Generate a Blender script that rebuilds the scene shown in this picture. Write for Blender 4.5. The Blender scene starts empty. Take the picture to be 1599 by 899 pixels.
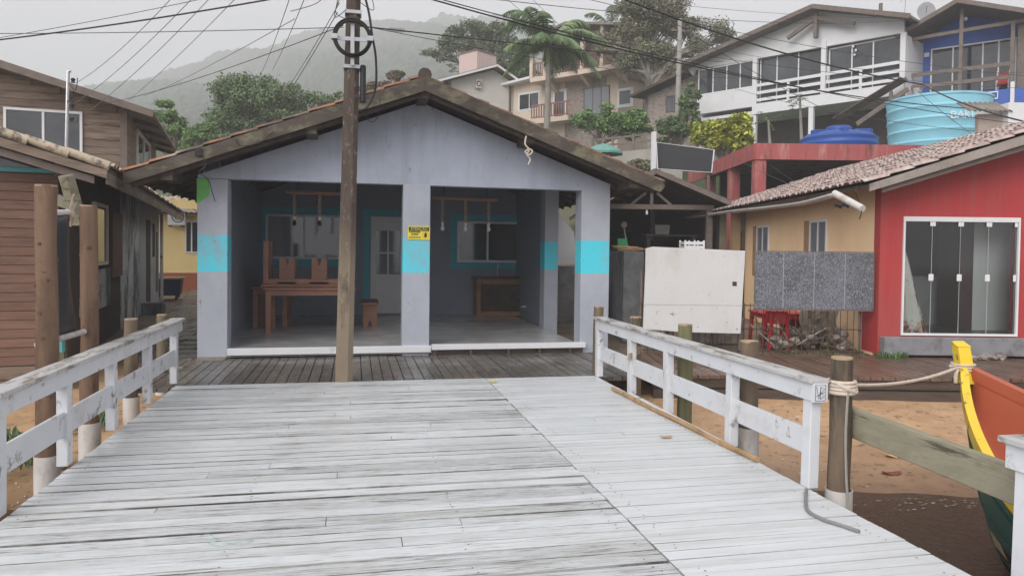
import bpy, math, random
import numpy as np
from math import sin, cos, pi, radians, sqrt
random.seed(7)
R = random.Random(11)
sc = bpy.context.scene
COL = sc.collection

# ------------------------------------------------------------------ camera model (pixels of the 1599x899 photograph)
F = 1155.0; YAW = radians(12.0); PITCH = radians(1.5); ROLL = 0.012; DY = -29.0; H = 1.6
fw = (sin(YAW)*cos(PITCH), cos(YAW)*cos(PITCH), -sin(PITCH))
_r0 = (cos(YAW), -sin(YAW), 0.0)
_u0 = (sin(YAW)*sin(PITCH), cos(YAW)*sin(PITCH), cos(PITCH))
_c, _s = cos(ROLL), sin(ROLL)
rt = tuple(_c*a + _s*b for a, b in zip(_r0, _u0))
up = tuple(-_s*a + _c*b for a, b in zip(_r0, _u0))
def ray(x, y):
    a = (x-799.5)/F; b = -(y-449.5-DY)/F
    return tuple(fw[i] + a*rt[i] + b*up[i] for i in range(3))
def atd(x, y, D):
    d = ray(x, y); return (d[0]*D, d[1]*D, H + d[2]*D)
class Fr:
    """a building's own axes: origin on the ground, yaw in degrees"""
    def __init__(s, ox, oy, yaw):
        s.o = (ox, oy); s.yaw = radians(yaw); s.c, s.s = cos(s.yaw), sin(s.yaw)
    def loc(s, p):
        dx, dy = p[0]-s.o[0], p[1]-s.o[1]; return (dx*s.c+dy*s.s, -dx*s.s+dy*s.c, p[2])
    def wld(s, p): return (s.o[0]+p[0]*s.c-p[1]*s.s, s.o[1]+p[0]*s.s+p[1]*s.c, p[2])
    def _r(s, x, y):
        d = ray(x, y); l = s.loc((s.o[0]+d[0], s.o[1]+d[1], 0)); return (l[0], l[1], d[2]), s.loc((0, 0, 0))
    def px(s, x, y, ly=0.0):
        l, c = s._r(x, y); k = (ly-c[1])/l[1]; return (c[0]+l[0]*k, H+l[2]*k)
    def pX(s, x, y, lx=0.0):
        l, c = s._r(x, y); k = (lx-c[0])/l[0]; return (c[1]+l[1]*k, H+l[2]*k)
    def pz(s, x, y, z=0.0):
        l, c = s._r(x, y); k = (z-H)/l[2]; return (c[0]+l[0]*k, c[1]+l[1]*k)
    def at(s, x, y, D): return s.loc(atd(x, y, D))
J = Fr(0, 0, 0)
V = Fr(0, 0, -12)

# ------------------------------------------------------------------ mesh helpers
class MB:
    def __init__(s): s.v = []; s.f = []; s.m = []; s.mi = 0
    def add(s, vs, fs):
        o = len(s.v); s.v.extend([tuple(map(float, p)) for p in vs]); s.f.extend([tuple(i+o for i in f) for f in fs]); s.m.extend([s.mi]*len(fs)); return s
    def box(s, x0, x1, y0, y1, z0, z1):
        x0, x1 = min(x0, x1), max(x0, x1); y0, y1 = min(y0, y1), max(y0, y1); z0, z1 = min(z0, z1), max(z0, z1)
        return s.add([(x0,y0,z0),(x1,y0,z0),(x1,y1,z0),(x0,y1,z0),(x0,y0,z1),(x1,y0,z1),(x1,y1,z1),(x0,y1,z1)],
              [(0,3,2,1),(4,5,6,7),(0,1,5,4),(1,2,6,5),(2,3,7,6),(3,0,4,7)])
    def beam(s, p, q, w, h, upv=(0,0,1)):
        """a squared timber from p to q, w across, h along upv"""
        p, q = np.array(p, float), np.array(q, float); d = q-p; d /= np.linalg.norm(d)
        a = np.cross(d, upv); n = np.linalg.norm(a)
        a = np.array((1.,0,0)) if n < 1e-6 else a/n
        b = np.cross(a, d); A, B = a*w/2, b*h/2
        vs = [p-A-B, p+A-B, p+A+B, p-A+B, q-A-B, q+A-B, q+A+B, q-A+B]
        return s.add(vs, [(0,1,2,3),(7,6,5,4),(0,4,5,1),(1,5,6,2),(2,6,7,3),(3,7,4,0)])
    def tube(s, pts, r, n=8, cap=True, jit=0.0):
        P = [np.array(p, float) for p in pts]; rs = r if isinstance(r, (list, tuple)) else [r]*len(P)
        ref = None; vs = []; 
        for i, p in enumerate(P):
            d = P[min(i+1, len(P)-1)]-P[max(i-1, 0)]; L = np.linalg.norm(d); d = d/L if L > 1e-9 else np.array((0,0,1.))
            if ref is None: ref = np.array((1.,0,0)) if abs(d[0]) < .8 else np.array((0,1.,0))
            a = ref-d*np.dot(ref, d); a /= np.linalg.norm(a); ref = a; b = np.cross(d, a)
            for k in range(n):
                t = 2*pi*k/n; rr = rs[i]*(1+(R.uniform(-jit, jit) if jit else 0))
                vs.append(p+a*cos(t)*rr+b*sin(t)*rr)
        fs = [(i*n+k, i*n+(k+1)%n, (i+1)*n+(k+1)%n, (i+1)*n+k) for i in range(len(P)-1) for k in range(n)]
        if cap: fs += [tuple(range(n-1, -1, -1)), tuple((len(P)-1)*n+k for k in range(n))]
        return s.add(vs, fs)
    def prism(s, poly, a, b, axis='y'):
        """closed polygon in the plane across axis, from a to b along it"""
        m = {'y': lambda u, w, t: (u, t, w), 'x': lambda u, w, t: (t, u, w), 'z': lambda u, w, t: (u, w, t)}[axis]
        n = len(poly); vs = [m(u, w, a) for u, w in poly]+[m(u, w, b) for u, w in poly]
        return s.add(vs, [tuple(range(n)), tuple(range(2*n-1, n-1, -1))]+[((i+1) % n, i, n+i, n+(i+1) % n) for i in range(n)])
    def slab(s, quad, th):
        """sloping slab: four points (top), thickness straight down"""
        q = [tuple(p) for p in quad]; n = len(q)
        return s.add(q+[(p[0], p[1], p[2]-th) for p in q], [tuple(range(n)), tuple(range(2*n-1, n-1, -1))]+[((i+1) % n, i, n+i, n+(i+1) % n) for i in range(n)])
    def lathe(s, prof, n=32, c=(0,0,0)):
        vs = [(c[0]+r*cos(2*pi*k/n), c[1]+r*sin(2*pi*k/n), c[2]+z) for r, z in prof for k in range(n)]
        m = len(prof)
        fs = [(i*n+k, i*n+(k+1) % n, (i+1)*n+(k+1) % n, (i+1)*n+k) for i in range(m-1) for k in range(n)]
        fs += [tuple(range(n-1, -1, -1)), tuple((m-1)*n+k for k in range(n))]
        return s.add(vs, fs)
    def ring(s, c, rad, r, ax='y', n=32, m=8):
        vs = []; 
        for i in range(n):
            t = 2*pi*i/n
            for k in range(m):
                f = 2*pi*k/m; q = rad+r*cos(f); h = r*sin(f)
                u, w = q*cos(t), q*sin(t)
                vs.append((c[0]+u, c[1]+h, c[2]+w) if ax == 'y' else (c[0]+u, c[1]+w, c[2]+h))
        return s.add(vs, [(i*m+k, i*m+(k+1) % m, ((i+1) % n)*m+(k+1) % m, ((i+1) % n)*m+k) for i in range(n) for k in range(m)])
    def tiles(s, p0, e, L, sl, S, tw=.2, course=.36, amp=.03, th=.02, sag=0.0, nsub=6):
        """roof of half-round clay tiles: from corner p0, L along the eave e, S up the slope sl"""
        p0, e, sl = (np.array(x, float) for x in (p0, e, sl)); e /= np.linalg.norm(e); sl /= np.linalg.norm(sl)
        n = np.cross(e, sl); n = n if n[2] > 0 else -n
        nc = max(2, int(L/tw*nsub)); rows = []
        k = 0; b = 0.0
        while b < S-1e-6:
            b1 = min(b+course, S); rows += [(b, th), (b1, 0.0)]; b = b1
        vs = []; o = []
        jt = [R.uniform(-.01, .01) for _ in range(nc//nsub+2)]
        for ri, (b, h) in enumerate(rows):
            for i in range(nc+1):
                a = L*i/nc; ph = a/tw
                hh = amp*abs(sin(pi*ph))**.8*1.6-amp*.6+h
                bb = b+(jt[int(ph) % len(jt)]+.012*sin(int(ph)*3.7+ri//2*1.9))*(1 if 0 < ri < len(rows)-1 else (1 if ri == 0 else 0))
                vs.append(p0+e*a+sl*bb+n*(hh)-np.array((0,0,1.))*sag*sin(pi*a/L))
        w = nc+1
        fs = [(r*w+i, r*w+i+1, (r+1)*w+i+1, (r+1)*w+i) for r in range(len(rows)-1) for i in range(nc)]
        return s.add(vs, fs)
    def build(s, name, mat, parent=None, smooth=False, bevel=0.0, loc=None, angle=40):
        me = bpy.data.meshes.new(name); me.from_pydata(s.v, [], s.f)
        ms = mat if isinstance(mat, (list, tuple)) else [mat]
        for m in ms: me.materials.append(m)
        if len(ms) > 1: me.polygons.foreach_set('material_index', s.m)
        if smooth:
            me.polygons.foreach_set('use_smooth', [True]*len(me.polygons))
            try: me.set_sharp_from_angle(angle=radians(angle))
            except Exception: pass
        me.update(); me.validate()
        o = bpy.data.objects.new(name, me); COL.objects.link(o)
        if parent is not None:
            o.parent = parent
            if parent.type == 'EMPTY':
                b = OFF.get(parent.name, (0,0,0)); o.location = (-b[0], -b[1], -b[2])
        if loc: o.location = loc
        if bevel:
            m = o.modifiers.new('edge', 'BEVEL'); m.width = bevel; m.segments = 1; m.limit_method = 'ANGLE'; m.angle_limit = radians(50)
        return o
OFF = {}
def thing(name, label, cat, fr=J, base=(0,0,0), group=None):
    """an Empty standing at the thing's base; its parts are written in the frame's coordinates"""
    o = bpy.data.objects.new(name, None); COL.objects.link(o); o.empty_display_size = .2
    o.location = fr.wld(base); o.rotation_euler = (0, 0, fr.yaw)
    o['label'] = label; o['category'] = cat
    if group: o['group'] = group
    OFF[o.name] = base
    return o
def tag(o, label, cat, group=None):
    o['label'] = label; o['category'] = cat
    if group: o['group'] = group
    return o
def one(name, mb, mat, label, cat, fr=J, base=(0,0,0), group=None, **k):
    """a thing of one mesh, written in the frame's coordinates"""
    mb.v = [(p[0]-base[0], p[1]-base[1], p[2]-base[2]) for p in mb.v]
    o = mb.build(name, mat, **k); o.location = fr.wld(base); o.rotation_euler = (0, 0, fr.yaw)
    return tag(o, label, cat, group)
def struct(name, mb, mat, kind='structure', fr=J, **k):
    o = mb.build(name, mat, **k); o.rotation_euler = (0, 0, fr.yaw); o.location = fr.wld((0,0,0)); o['kind'] = kind; return o

# ------------------------------------------------------------------ materials
def M(name, base, var=.12, scale=5, stretch=(1,1,1), rough=.7, bump=.15, spec=.4, metal=0.0, dirt=None, damt=.5, dscale=1.2,
      dstretch=(1,1,1), dsoft=.18, island=0.0, detail=6, band=None, bdist=.01, rvar=0.0, trans=0.0, grad=None):
    m = bpy.data.materials.new(name); m.use_nodes = True; nt = m.node_tree; N = nt.nodes; Lk = nt.links
    b = N['Principled BSDF']; tc = N.new('ShaderNodeTexCoord')
    def noise(sc_, st, det=6, ro=.6):
        mp = N.new('ShaderNodeMapping'); mp.inputs['Scale'].default_value = st; Lk.new(tc.outputs['Object'], mp.inputs[0])
        n = N.new('ShaderNodeTexNoise'); n.inputs['Scale'].default_value = sc_; n.inputs['Detail'].default_value = det; n.inputs['Roughness'].default_value = ro
        Lk.new(mp.outputs[0], n.inputs['Vector']); return n
    n = noise(scale, stretch, detail)
    def mix(fac, A, B):
        x = N.new('ShaderNodeMix'); x.data_type = 'RGBA'
        for i, v in ((0, fac), (6, A), (7, B)):
            if hasattr(v, 'is_output'): Lk.new(v, x.inputs[i])
            else: x.inputs[i].default_value = v if i == 0 else (*v[:3], 1)
        return x.outputs[2]
    mr = N.new('ShaderNodeMapRange'); mr.inputs[1].default_value = .3; mr.inputs[2].default_value = .7; Lk.new(n.outputs[0], mr.inputs[0])
    cur = mix(mr.outputs[0], tuple(c*(1-var) for c in base), tuple(min(1, c*(1+var)) for c in base))
    if band:       # painted bands by height: list of (z0, z1, colour)
        sx = N.new('ShaderNodeSeparateXYZ'); Lk.new(tc.outputs['Object'], sx.inputs[0])
        for z0, z1, colr in band:
            g = N.new('ShaderNodeMath'); g.operation = 'COMPARE'; Lk.new(sx.outputs[2], g.inputs[0]); g.inputs[1].default_value = (z0+z1)/2; g.inputs[2].default_value = abs(z1-z0)/2
            cc = mix(mr.outputs[0], tuple(c*(1-var*.5) for c in colr), tuple(min(1, c*(1+var*.5)) for c in colr))
            cur = mix(g.outputs[0], cur, cc)
    if grad:
        z0, z1, colr = grad; sx = N.new('ShaderNodeSeparateXYZ'); Lk.new(tc.outputs['Object'], sx.inputs[0]); ad = N.new('ShaderNodeMath'); ad.operation = 'MULTIPLY_ADD'; Lk.new(n.outputs[0], ad.inputs[0]); ad.inputs[1].default_value = .9; Lk.new(sx.outputs[2], ad.inputs[2])
        g = N.new('ShaderNodeMapRange'); g.inputs[1].default_value = z0+.45; g.inputs[2].default_value = z1+.45; Lk.new(ad.outputs[0], g.inputs[0]); cur = mix(g.outputs[0], colr, cur)
    if island:
        g = N.new('ShaderNodeNewGeometry'); hs = N.new('ShaderNodeHueSaturation'); q = N.new('ShaderNodeMapRange')
        q.inputs[3].default_value = 1-island; q.inputs[4].default_value = 1+island
        Lk.new(g.outputs['Random Per Island'], q.inputs[0]); Lk.new(q.outputs[0], hs.inputs['Value']); Lk.new(cur, hs.inputs['Color']); cur = hs.outputs[0]
    if dirt:
        dl = dirt if isinstance(dirt, list) else [(dirt, damt, dscale, dstretch, dsoft)]
        for i, (dc, da, ds, dst, so) in enumerate(dl):
            dn = noise(ds, dst, 8, .7); q = N.new('ShaderNodeMapRange'); q.inputs[1].default_value = 1-da-.035; q.inputs[2].default_value = 1-da-.035+so
            Lk.new(dn.outputs[0], q.inputs[0]); cur = mix(q.outputs[0], cur, dc)
    Lk.new(cur, b.inputs['Base Color'])
    b.inputs['Roughness'].default_value = rough; b.inputs['Metallic'].default_value = metal; b.inputs['Specular IOR Level'].default_value = spec
    if rvar:
        rn = noise(1.3, (1,1,1), 4); q = N.new('ShaderNodeMapRange'); q.inputs[1].default_value = .35; q.inputs[2].default_value = .65
        q.inputs[3].default_value = max(0, rough-rvar); q.inputs[4].default_value = min(1, rough+rvar); Lk.new(rn.outputs[0], q.inputs[0]); Lk.new(q.outputs[0], b.inputs['Roughness'])
    if bump:
        bp = N.new('ShaderNodeBump'); bp.inputs['Strength'].default_value = bump; bp.inputs['Distance'].default_value = bdist
        Lk.new(n.outputs[0], bp.inputs['Height']); Lk.new(bp.outputs[0], b.inputs['Normal'])
    if trans: b.inputs['Transmission Weight'].default_value = trans
    return m
def glass_clear(name):
    m = bpy.data.materials.new(name); m.use_nodes = True; nt = m.node_tree; N = nt.nodes; N.remove(N['Principled BSDF'])
    t = N.new('ShaderNodeBsdfTransparent'); t.inputs[0].default_value = (.93,.955,.95,1); g = N.new('ShaderNodeBsdfGlossy'); g.inputs['Roughness'].default_value = .02
    fr = N.new('ShaderNodeFresnel'); fr.inputs[0].default_value = 1.5; mx = N.new('ShaderNodeMixShader')
    nt.links.new(fr.outputs[0], mx.inputs[0]); nt.links.new(t.outputs[0], mx.inputs[1]); nt.links.new(g.outputs[0], mx.inputs[2]); nt.links.new(mx.outputs[0], N['Material Output'].inputs[0]); return m

G_ = (.20,.18,.15)
m_deck = M('white deck paint', (.615,.635,.65), .06, 3, (1,6,1), .42, .25, island=.06, rvar=.14,
           dirt=[((.50,.50,.485), .50, 1.3, (.3,5,1), .25), ((.30,.29,.265), .405, 2.4, (.8,26,1), .10), ((.22,.21,.19), .375, 1.1, (.7,11,1), .08), ((.15,.14,.125), .37, 7, (.5,12,1), .06), ((.13,.125,.115), .385, 24, (.12,8,1), .05)])
m_deckworn = M('worn white deck paint', (.575,.595,.61), .07, 3, (1,6,1), .45, .3, island=.07, rvar=.14,
           dirt=[((.45,.45,.43), .51, 1.1, (.35,5,1), .2), ((.27,.26,.235), .425, 2.4, (.8,24,1), .10), ((.17,.16,.14), .395, 1.3, (.8,10,1), .07), ((.12,.115,.10), .395, 7, (.5,12,1), .05), ((.10,.095,.085), .41, 24, (.12,8,1), .05)])
m_deck2 = M('white deck paint newer', (.625,.645,.665), .05, 3, (1,6,1), .42, .2, island=.035, rvar=.14,
           dirt=[((.52,.515,.50), .50, 1.4, (.3,6,1), .25), ((.33,.32,.30), .385, 2.2, (.6,26,1), .09), ((.25,.245,.235), .36, 24, (.12,8,1), .05)])
m_gapwood = M('bare dark plank edge', (.11,.103,.092), .4, 2, (1,3,3), .8, .2, dirt=[((.44,.44,.43), .545, .8, (1,5,1), .12)])
m_gapwood2 = M('half painted plank edge', (.20,.195,.185), .3, 2, (1,3,3), .8, .2, dirt=[((.50,.51,.51), .60, .8, (1,5,1), .12)])
m_rail = M('white rail paint', (.63,.645,.675), .06, 4, (1,1,1), .5, .2, dirt=[((.24,.22,.19), .385, 6, (1,1,1), .08), ((.48,.47,.45), .43, 2, (1,1,1), .2)])
m_cap = M('worn rail cap', (.50,.495,.49), .10, 4, (4,1,1), .5, .3, dirt=[((.20,.165,.13), .47, 4, (3,.6,1), .1)])
m_pvc = M('white pipe', (.62,.585,.555), .05, 3, rough=.45, bump=.03, dirt=((.35,.28,.22), .4, 3, (1,1,.5), .15) and [((.33,.26,.20), .42, 3, (1,1,.5), .2), ((.14,.11,.09), .36, 9, (1,1,.4), .06)])
m_log = M('weathered log', (.17,.125,.085), .3, 9, (1,1,.12), .75, .5, dirt=[((.07,.055,.04), .45, 5, (1,1,.15), .12), ((.13,.14,.075), .42, 2, (1,1,.4), .2)], bdist=.02)
m_loggreen = M('mossy log', (.17,.165,.085), .3, 9, (1,1,.12), .75, .5, dirt=[((.07,.06,.04), .45, 5, (1,1,.15), .12)], bdist=.02)
m_logred = M('orange log', (.20,.12,.076), .3, 7, (1,1,.14), .6, .5, dirt=[((.11,.065,.042), .51, 4, (1,1,.25), .14), ((.10,.05,.03), .36, 14, (1,1,1), .05)], bdist=.02)
m_knot = M('knot', (.11,.06,.038), .3, 20, rough=.7)
m_logend = M('sawn end', (.40,.29,.19), .25, 14, rough=.8, bump=.3)
m_moss = M('mossy plank', (.31,.285,.205), .25, 6, (1,.15,1), .7, .4, dirt=[((.17,.16,.095), .50, 3, (1,.3,1), .18), ((.09,.08,.055), .43, 7, (1,.2,2), .1)], bdist=.02)
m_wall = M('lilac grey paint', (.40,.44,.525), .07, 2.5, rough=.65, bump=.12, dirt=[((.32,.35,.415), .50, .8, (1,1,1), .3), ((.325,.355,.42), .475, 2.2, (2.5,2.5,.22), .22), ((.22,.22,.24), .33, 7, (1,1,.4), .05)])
m_pill = M('pillar paint', (.41,.435,.495), .06, 2.5, rough=.6, bump=.12, band=[(1.235,1.765,(.085,.66,.80))],
           dirt=[((.33,.355,.41), .47, 1.3, (1,1,.6), .25), ((.36,.39,.44), .385, 3, (2,2,.25), .2), ((.22,.21,.20), .31, 8, (1,1,.5), .05)])
m_turq = M('turquoise paint', (.07,.42,.50), .06, 3, rough=.55, bump=.08)
m_inner = M('shade toned blue grey wall', (.235,.265,.33), .06, 2, rough=.5, bump=.08)  # house paint made darker: the porch shade is put into the colour
m_tilefl = M('porch tiles', (.46,.46,.46), .12, 2.2, rough=.16, bump=.02, dirt=[((.34,.33,.32), .45, 1.2, (1,1,1), .2)], rvar=.1)
m_dkwood = M('dark timber', (.075,.058,.045), .3, 7, (1,1,1), .75, .4, dirt=[((.15,.125,.10), .43, 2.2, (1,1,1), .15)])
m_barge = M('lichen timber', (.085,.068,.055), .3, 6, (.35,1,1), .8, .5, dirt=[((.17,.155,.10), .45, 5, (.6,1,1), .12), ((.035,.028,.022), .42, 1.6, (.5,1,1), .15)], bdist=.02)
m_terra = M('clay tiles', (.30,.13,.075), .3, 5, rough=.75, bump=.4, dirt=[((.10,.075,.06), .53, 1.8, (1,1,1), .14), ((.33,.27,.22), .40, 3.5, (1,1,1), .1)], island=0)
m_oldridge = M('old ridge tiles', (.085,.06,.05), .3, 5, rough=.8, bump=.5, dirt=[((.17,.12,.09), .42, 4, (1,1,1), .15)])
m_terrapink = M('old pink clay tiles', (.44,.335,.305), .25, 5, rough=.7, bump=.4, dirt=[((.17,.115,.10), .49, 2.2, (1,1,1), .14), ((.52,.45,.41), .45, 4, (1,1,1), .1), ((.40,.15,.08), .34, .9, (1,1,1), .04)])
m_terrapale = M('pale tiles', (.48,.40,.30), .15, 4, rough=.7, bump=.3, dirt=[((.14,.10,.08), .44, 5, (1,1,1), .08)])
m_pole = M('utility pole', (.080,.058,.046), .25, 9, (1,1,.3), .8, .5, grad=(1.1,2.0,(.235,.185,.13)), dirt=[((.20,.16,.12), .41, 16, (1,1,.5), .08), ((.06,.05,.04), .42, 4, (1,1,.4), .15)], bdist=.015)
m_steel = M('galvanised steel', (.48,.48,.50), .1, 10, rough=.4, bump=.05, metal=.6)
m_black = M('black cable', (.018,.018,.02), .1, 5, rough=.55, bump=0)
m_wire = M('grey wire', (.06,.06,.065), .1, 5, rough=.6, bump=0)
m_walk = M('wet boardwalk', (.13,.115,.10), .25, 5, (5,.5,1), .34, .4, island=.22, dirt=[((.06,.045,.035), .44, 2, (2,.5,1), .2)], rvar=.15)
m_walkred = M('wet brown boardwalk', (.155,.095,.068), .25, 5, (5,.5,1), .34, .4, island=.12, dirt=[((.07,.04,.03), .45, 1.4, (1,.6,1), .2)], rvar=.14)
m_wetbeam = M('wet beam', (.085,.062,.048), .3, 5, (.4,1,3), .5, .4, dirt=[((.16,.13,.10), .40, 2, (.4,1,2), .12)])
m_red = M('red paint', (.46,.047,.05), .07, 1.6, rough=.55, bump=.08, dirt=[((.41,.042,.045), .50, 1.1, (1,1,.6), .25), ((.40,.07,.065), .47, 2.2, (2.2,2.2,.18), .14)])
m_orange = M('apricot paint', (.93,.66,.40), .05, 1.6, rough=.6, bump=.08, dirt=[((.84,.57,.33), .42, 1.0, (1,1,.5), .25)])
m_plinth = M('grey plinth', (.23,.23,.245), .15, 4, rough=.7, bump=.3, dirt=[((.10,.085,.075), .44, 1.8, (1,1,1), .15)])
m_crumb = M('crumbling concrete', (.30,.26,.23), .3, 5, rough=.9, bump=.7, dirt=[((.10,.08,.065), .46, 2.2, (1,1,1), .15)], bdist=.03)
m_alu = M('white aluminium', (.76,.76,.77), .03, 3, rough=.35, bump=0)
m_stripgrey = M('door strip', (.50,.51,.52), .05, 3, rough=.35, bump=0)
m_whitewood = M('white wood', (.70,.70,.72), .05, 3, rough=.5, bump=.1, dirt=[((.40,.38,.36), .36, 2, (1,1,1), .2)])
m_glassdark = M('dark window glass', (.045,.05,.056), .6, .9, rough=.05, bump=0, spec=.9)
m_glassgrey = M('pale grey window glass', (.20,.215,.24), .15, .5, rough=.06, bump=0, spec=.9)  # pane colour a paler grey than the dark glass
m_glass = glass_clear('clear door glass')
m_tablewood = M('red brown wood', (.34,.16,.105), .2, 6, (.4,1,1), .4, .2)
m_counter = M('counter wood', (.30,.165,.085), .2, 6, rough=.5, bump=.2)
m_darktop = M('dark stone top', (.05,.05,.055), .3, 20, rough=.25, bump=0)
m_rope = M('rope', (.36,.29,.21), .2, 40, rough=.9, bump=.4)
m_ropelight = M('pale rope', (.58,.50,.42), .15, 40, rough=.9, bump=.4)
m_sign = M('sign yellow', (.78,.66,.07), .04, 5, rough=.4, bump=0)
m_signblk = M('sign black', (.02,.02,.018), .1, 5, rough=.4, bump=0)
m_white = M('white', (.78,.78,.78), .03, 3, rough=.45, bump=.03)
m_board = M('whitewashed board', (.64,.63,.62), .04, 2, rough=.6, bump=.1, dirt=[((.55,.51,.46), .42, 1.6, (1,1,.5), .25), ((.18,.15,.12), .33, 6, (1,1,1), .04)])
m_chalk = M('chalky slate', (.105,.11,.125), .3, 3, rough=.7, bump=.1, dirt=[((.20,.21,.25), .50, 2.2, (1,1,.6), .3), ((.27,.28,.31), .475, 48, (1,1,.45), .10), ((.045,.05,.06), .43, 60, (1,1,.6), .08)], detail=10)
m_chalkseam = M('slate seam', (.34,.33,.34), .1, 5, rough=.7, bump=0)
m_rust = M('rusty rebar', (.075,.05,.038), .3, 8, rough=.8, bump=.2)
m_conc = M('grey concrete', (.22,.22,.225), .25, 5, rough=.85, bump=.4, dirt=[((.08,.085,.08), .48, 1.6, (1,1,.3), .2)])
m_plred = M('red plastic', (.55,.022,.035), .06, 4, rough=.35, bump=0)
m_plblue = M('blue plastic', (.028,.085,.33), .12, 1.5, rough=.4, bump=.03, dirt=[((.05,.12,.32), .42, 1.2, (1,1,.5), .25)])
m_plteal = M('teal plastic', (.29,.62,.74), .06, 1.4, rough=.45, bump=.03, dirt=[((.23,.52,.62), .42, 1.2, (2,2,.25), .25)])
m_pink = M('faded coral paint', (.37,.095,.092), .1, 2, rough=.75, bump=.15, dirt=[((.46,.22,.19), .45, 2.4, (1.4,1.4,.25), .15), ((.13,.055,.05), .405, 1.9, (1.8,1.8,.3), .14)])
m_shadow = M('painted shadow dark', (.045,.042,.04), .2, 2, rough=.8, bump=.1)  # near-black colour stands in for the shade of dark interiors and openings
m_shedroof = M('old shed roof', (.075,.068,.062), .3, 4, rough=.8, bump=.4, dirt=[((.14,.12,.10), .43, 2, (1,1,1), .2)])
m_huts = M('hut boards', (.19,.105,.075), .18, 5, (.4,1,4), .65, .3, island=.14, dirt=[((.12,.065,.04), .43, 2.5, (.5,1,3), .15), ((.30,.19,.11), .37, 1.2, (.5,1,3), .2)])
m_oldwood = M('greyed brown boards', (.22,.165,.125), .25, 5, (.4,.4,4), .75, .4, island=.18, dirt=[((.10,.07,.055), .46, 2.2, (.5,.5,4), .15)])
m_teal = M('teal trim', (.12,.42,.44), .08, 3, rough=.5, bump=.05)
m_mural = M('peeling mural wall', (.80,.80,.78), .15, 3, rough=.75, bump=.2, dirt=[((.12,.17,.17), .50, 1.3, (1,1,.5), .1), ((.40,.34,.26), .42, 2.2, (1,1,.6), .06), ((.09,.075,.065), .36, .8, (1,1,.7), .12)])
m_ltgrey = M('light grey wall', (.46,.47,.48), .06, 2, rough=.7, bump=.1, dirt=[((.26,.25,.24), .42, 1.0, (1,1,.6), .2)])
m_yellow = M('yellow house paint', (.90,.70,.32), .06, 2, rough=.6, bump=.08, band=[(-2,.62,(.36,.11,.055))])
m_tarp = M('black tarp', (.028,.028,.032), .25, 1.5, rough=.45, bump=.2, dirt=[((.12,.12,.125), .36, 1.6, (1.5,1.5,.35), .1)])
m_boaty = M('boat yellow', (.80,.55,.03), .08, 4, rough=.4, bump=.1, dirt=[((.18,.14,.08), .385, 6, (1,1,1), .05), ((.62,.42,.05), .45, 2, (1,1,1), .2)])
m_boatg = M('boat green', (.028,.15,.125), .12, 3, rough=.4, bump=.1, dirt=[((.16,.21,.17), .40, 4, (1,1,1), .08), ((.035,.10,.085), .46, 1.5, (1,1,1), .2)])
m_boato = M('boat orange', (.41,.105,.055), .09, 2, rough=.45, bump=.1, dirt=[((.38,.10,.05), .42, 1.5, (1,1,1), .2)])
m_boatk = M('boat black', (.02,.018,.018), .1, 3, rough=.5, bump=.1)
m_boatc = M('boat cream', (.60,.50,.32), .08, 3, rough=.5, bump=.1)
m_cream = M('cream house paint', (.64,.52,.43), .05, 2, rough=.7, bump=.08, dirt=[((.48,.39,.32), .42, .7, (1,1,.5), .25)])
m_stone = M('stone cladding', (.33,.275,.24), .3, 7, (1,1,1.6), .8, .5, dirt=[((.18,.15,.13), .46, 4, (1,1,1.5), .12)])
m_balus = M('red brown balusters', (.24,.12,.10), .15, 4, rough=.6, bump=.1)
m_offw = M('off white wall', (.62,.59,.55), .05, 1.5, rough=.7, bump=.08, dirt=[((.45,.42,.38), .40, .9, (1,1,.5), .25)])
m_pinkch = M('pale pink render', (.60,.47,.44), .05, 2, rough=.7, bump=.08)
m_hwhite = M('white house paint', (.72,.72,.73), .04, 1.5, rough=.6, bump=.06, dirt=[((.52,.51,.50), .40, .8, (1,1,.4), .25)])
m_greyroof = M('grey roof', (.21,.19,.175), .25, 3, rough=.8, bump=.3, dirt=[((.10,.09,.085), .44, 1.2, (1,1,1), .2)])
m_bwood = M('grey brown wood', (.17,.135,.115), .2, 5, rough=.7, bump=.2)
m_bblue = M('bright blue paint', (.045,.115,.42), .07, 2, rough=.55, bump=.06)
m_umb = M('green parasol cloth', (.15,.33,.29), .1, 3, rough=.8, bump=.1)
m_bamboo = M('bamboo', (.40,.25,.12), .25, 6, rough=.5, bump=.2, dirt=[((.13,.075,.04), .41, 5, (1,1,1), .1)])
m_bark = M('bark', (.13,.105,.085), .3, 9, (1,1,.3), .85, .5)
m_barkpale = M('pale bark', (.27,.245,.215), .25, 9, (1,1,.3), .85, .5)
def leafmat(name, c, var=.3, c2=None, trans=.25):
    m = M(name, c, .15, .8, rough=.6, bump=0, spec=.25, island=var, dirt=[(c2, .5, .5, (1,1,1), .2)] if c2 else None); return m
m_lf_mid = leafmat('mid leaves', (.15,.215,.10), .35, (.115,.17,.085))
m_lf_dark = leafmat('dark leaves', (.10,.165,.08), .4, (.13,.19,.085))
m_lf_grey = leafmat('grey green leaves', (.18,.215,.135), .35, (.145,.18,.11))
m_lf_olive = leafmat('olive brown leaves', (.25,.235,.165), .35, (.19,.215,.12))
m_lf_yel = leafmat('yellow green leaves', (.42,.43,.07), .35, (.22,.30,.06))
m_lf_bright = leafmat('bright leaves', (.18,.29,.10), .35, (.13,.22,.08))
m_lf_red = leafmat('reddish leaves', (.20,.145,.10), .35, (.11,.125,.06))
m_lf_palm = leafmat('palm leaves', (.17,.25,.12), .35, (.23,.30,.14))
m_grass = leafmat('weeds', (.08,.15,.045), .4)

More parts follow.
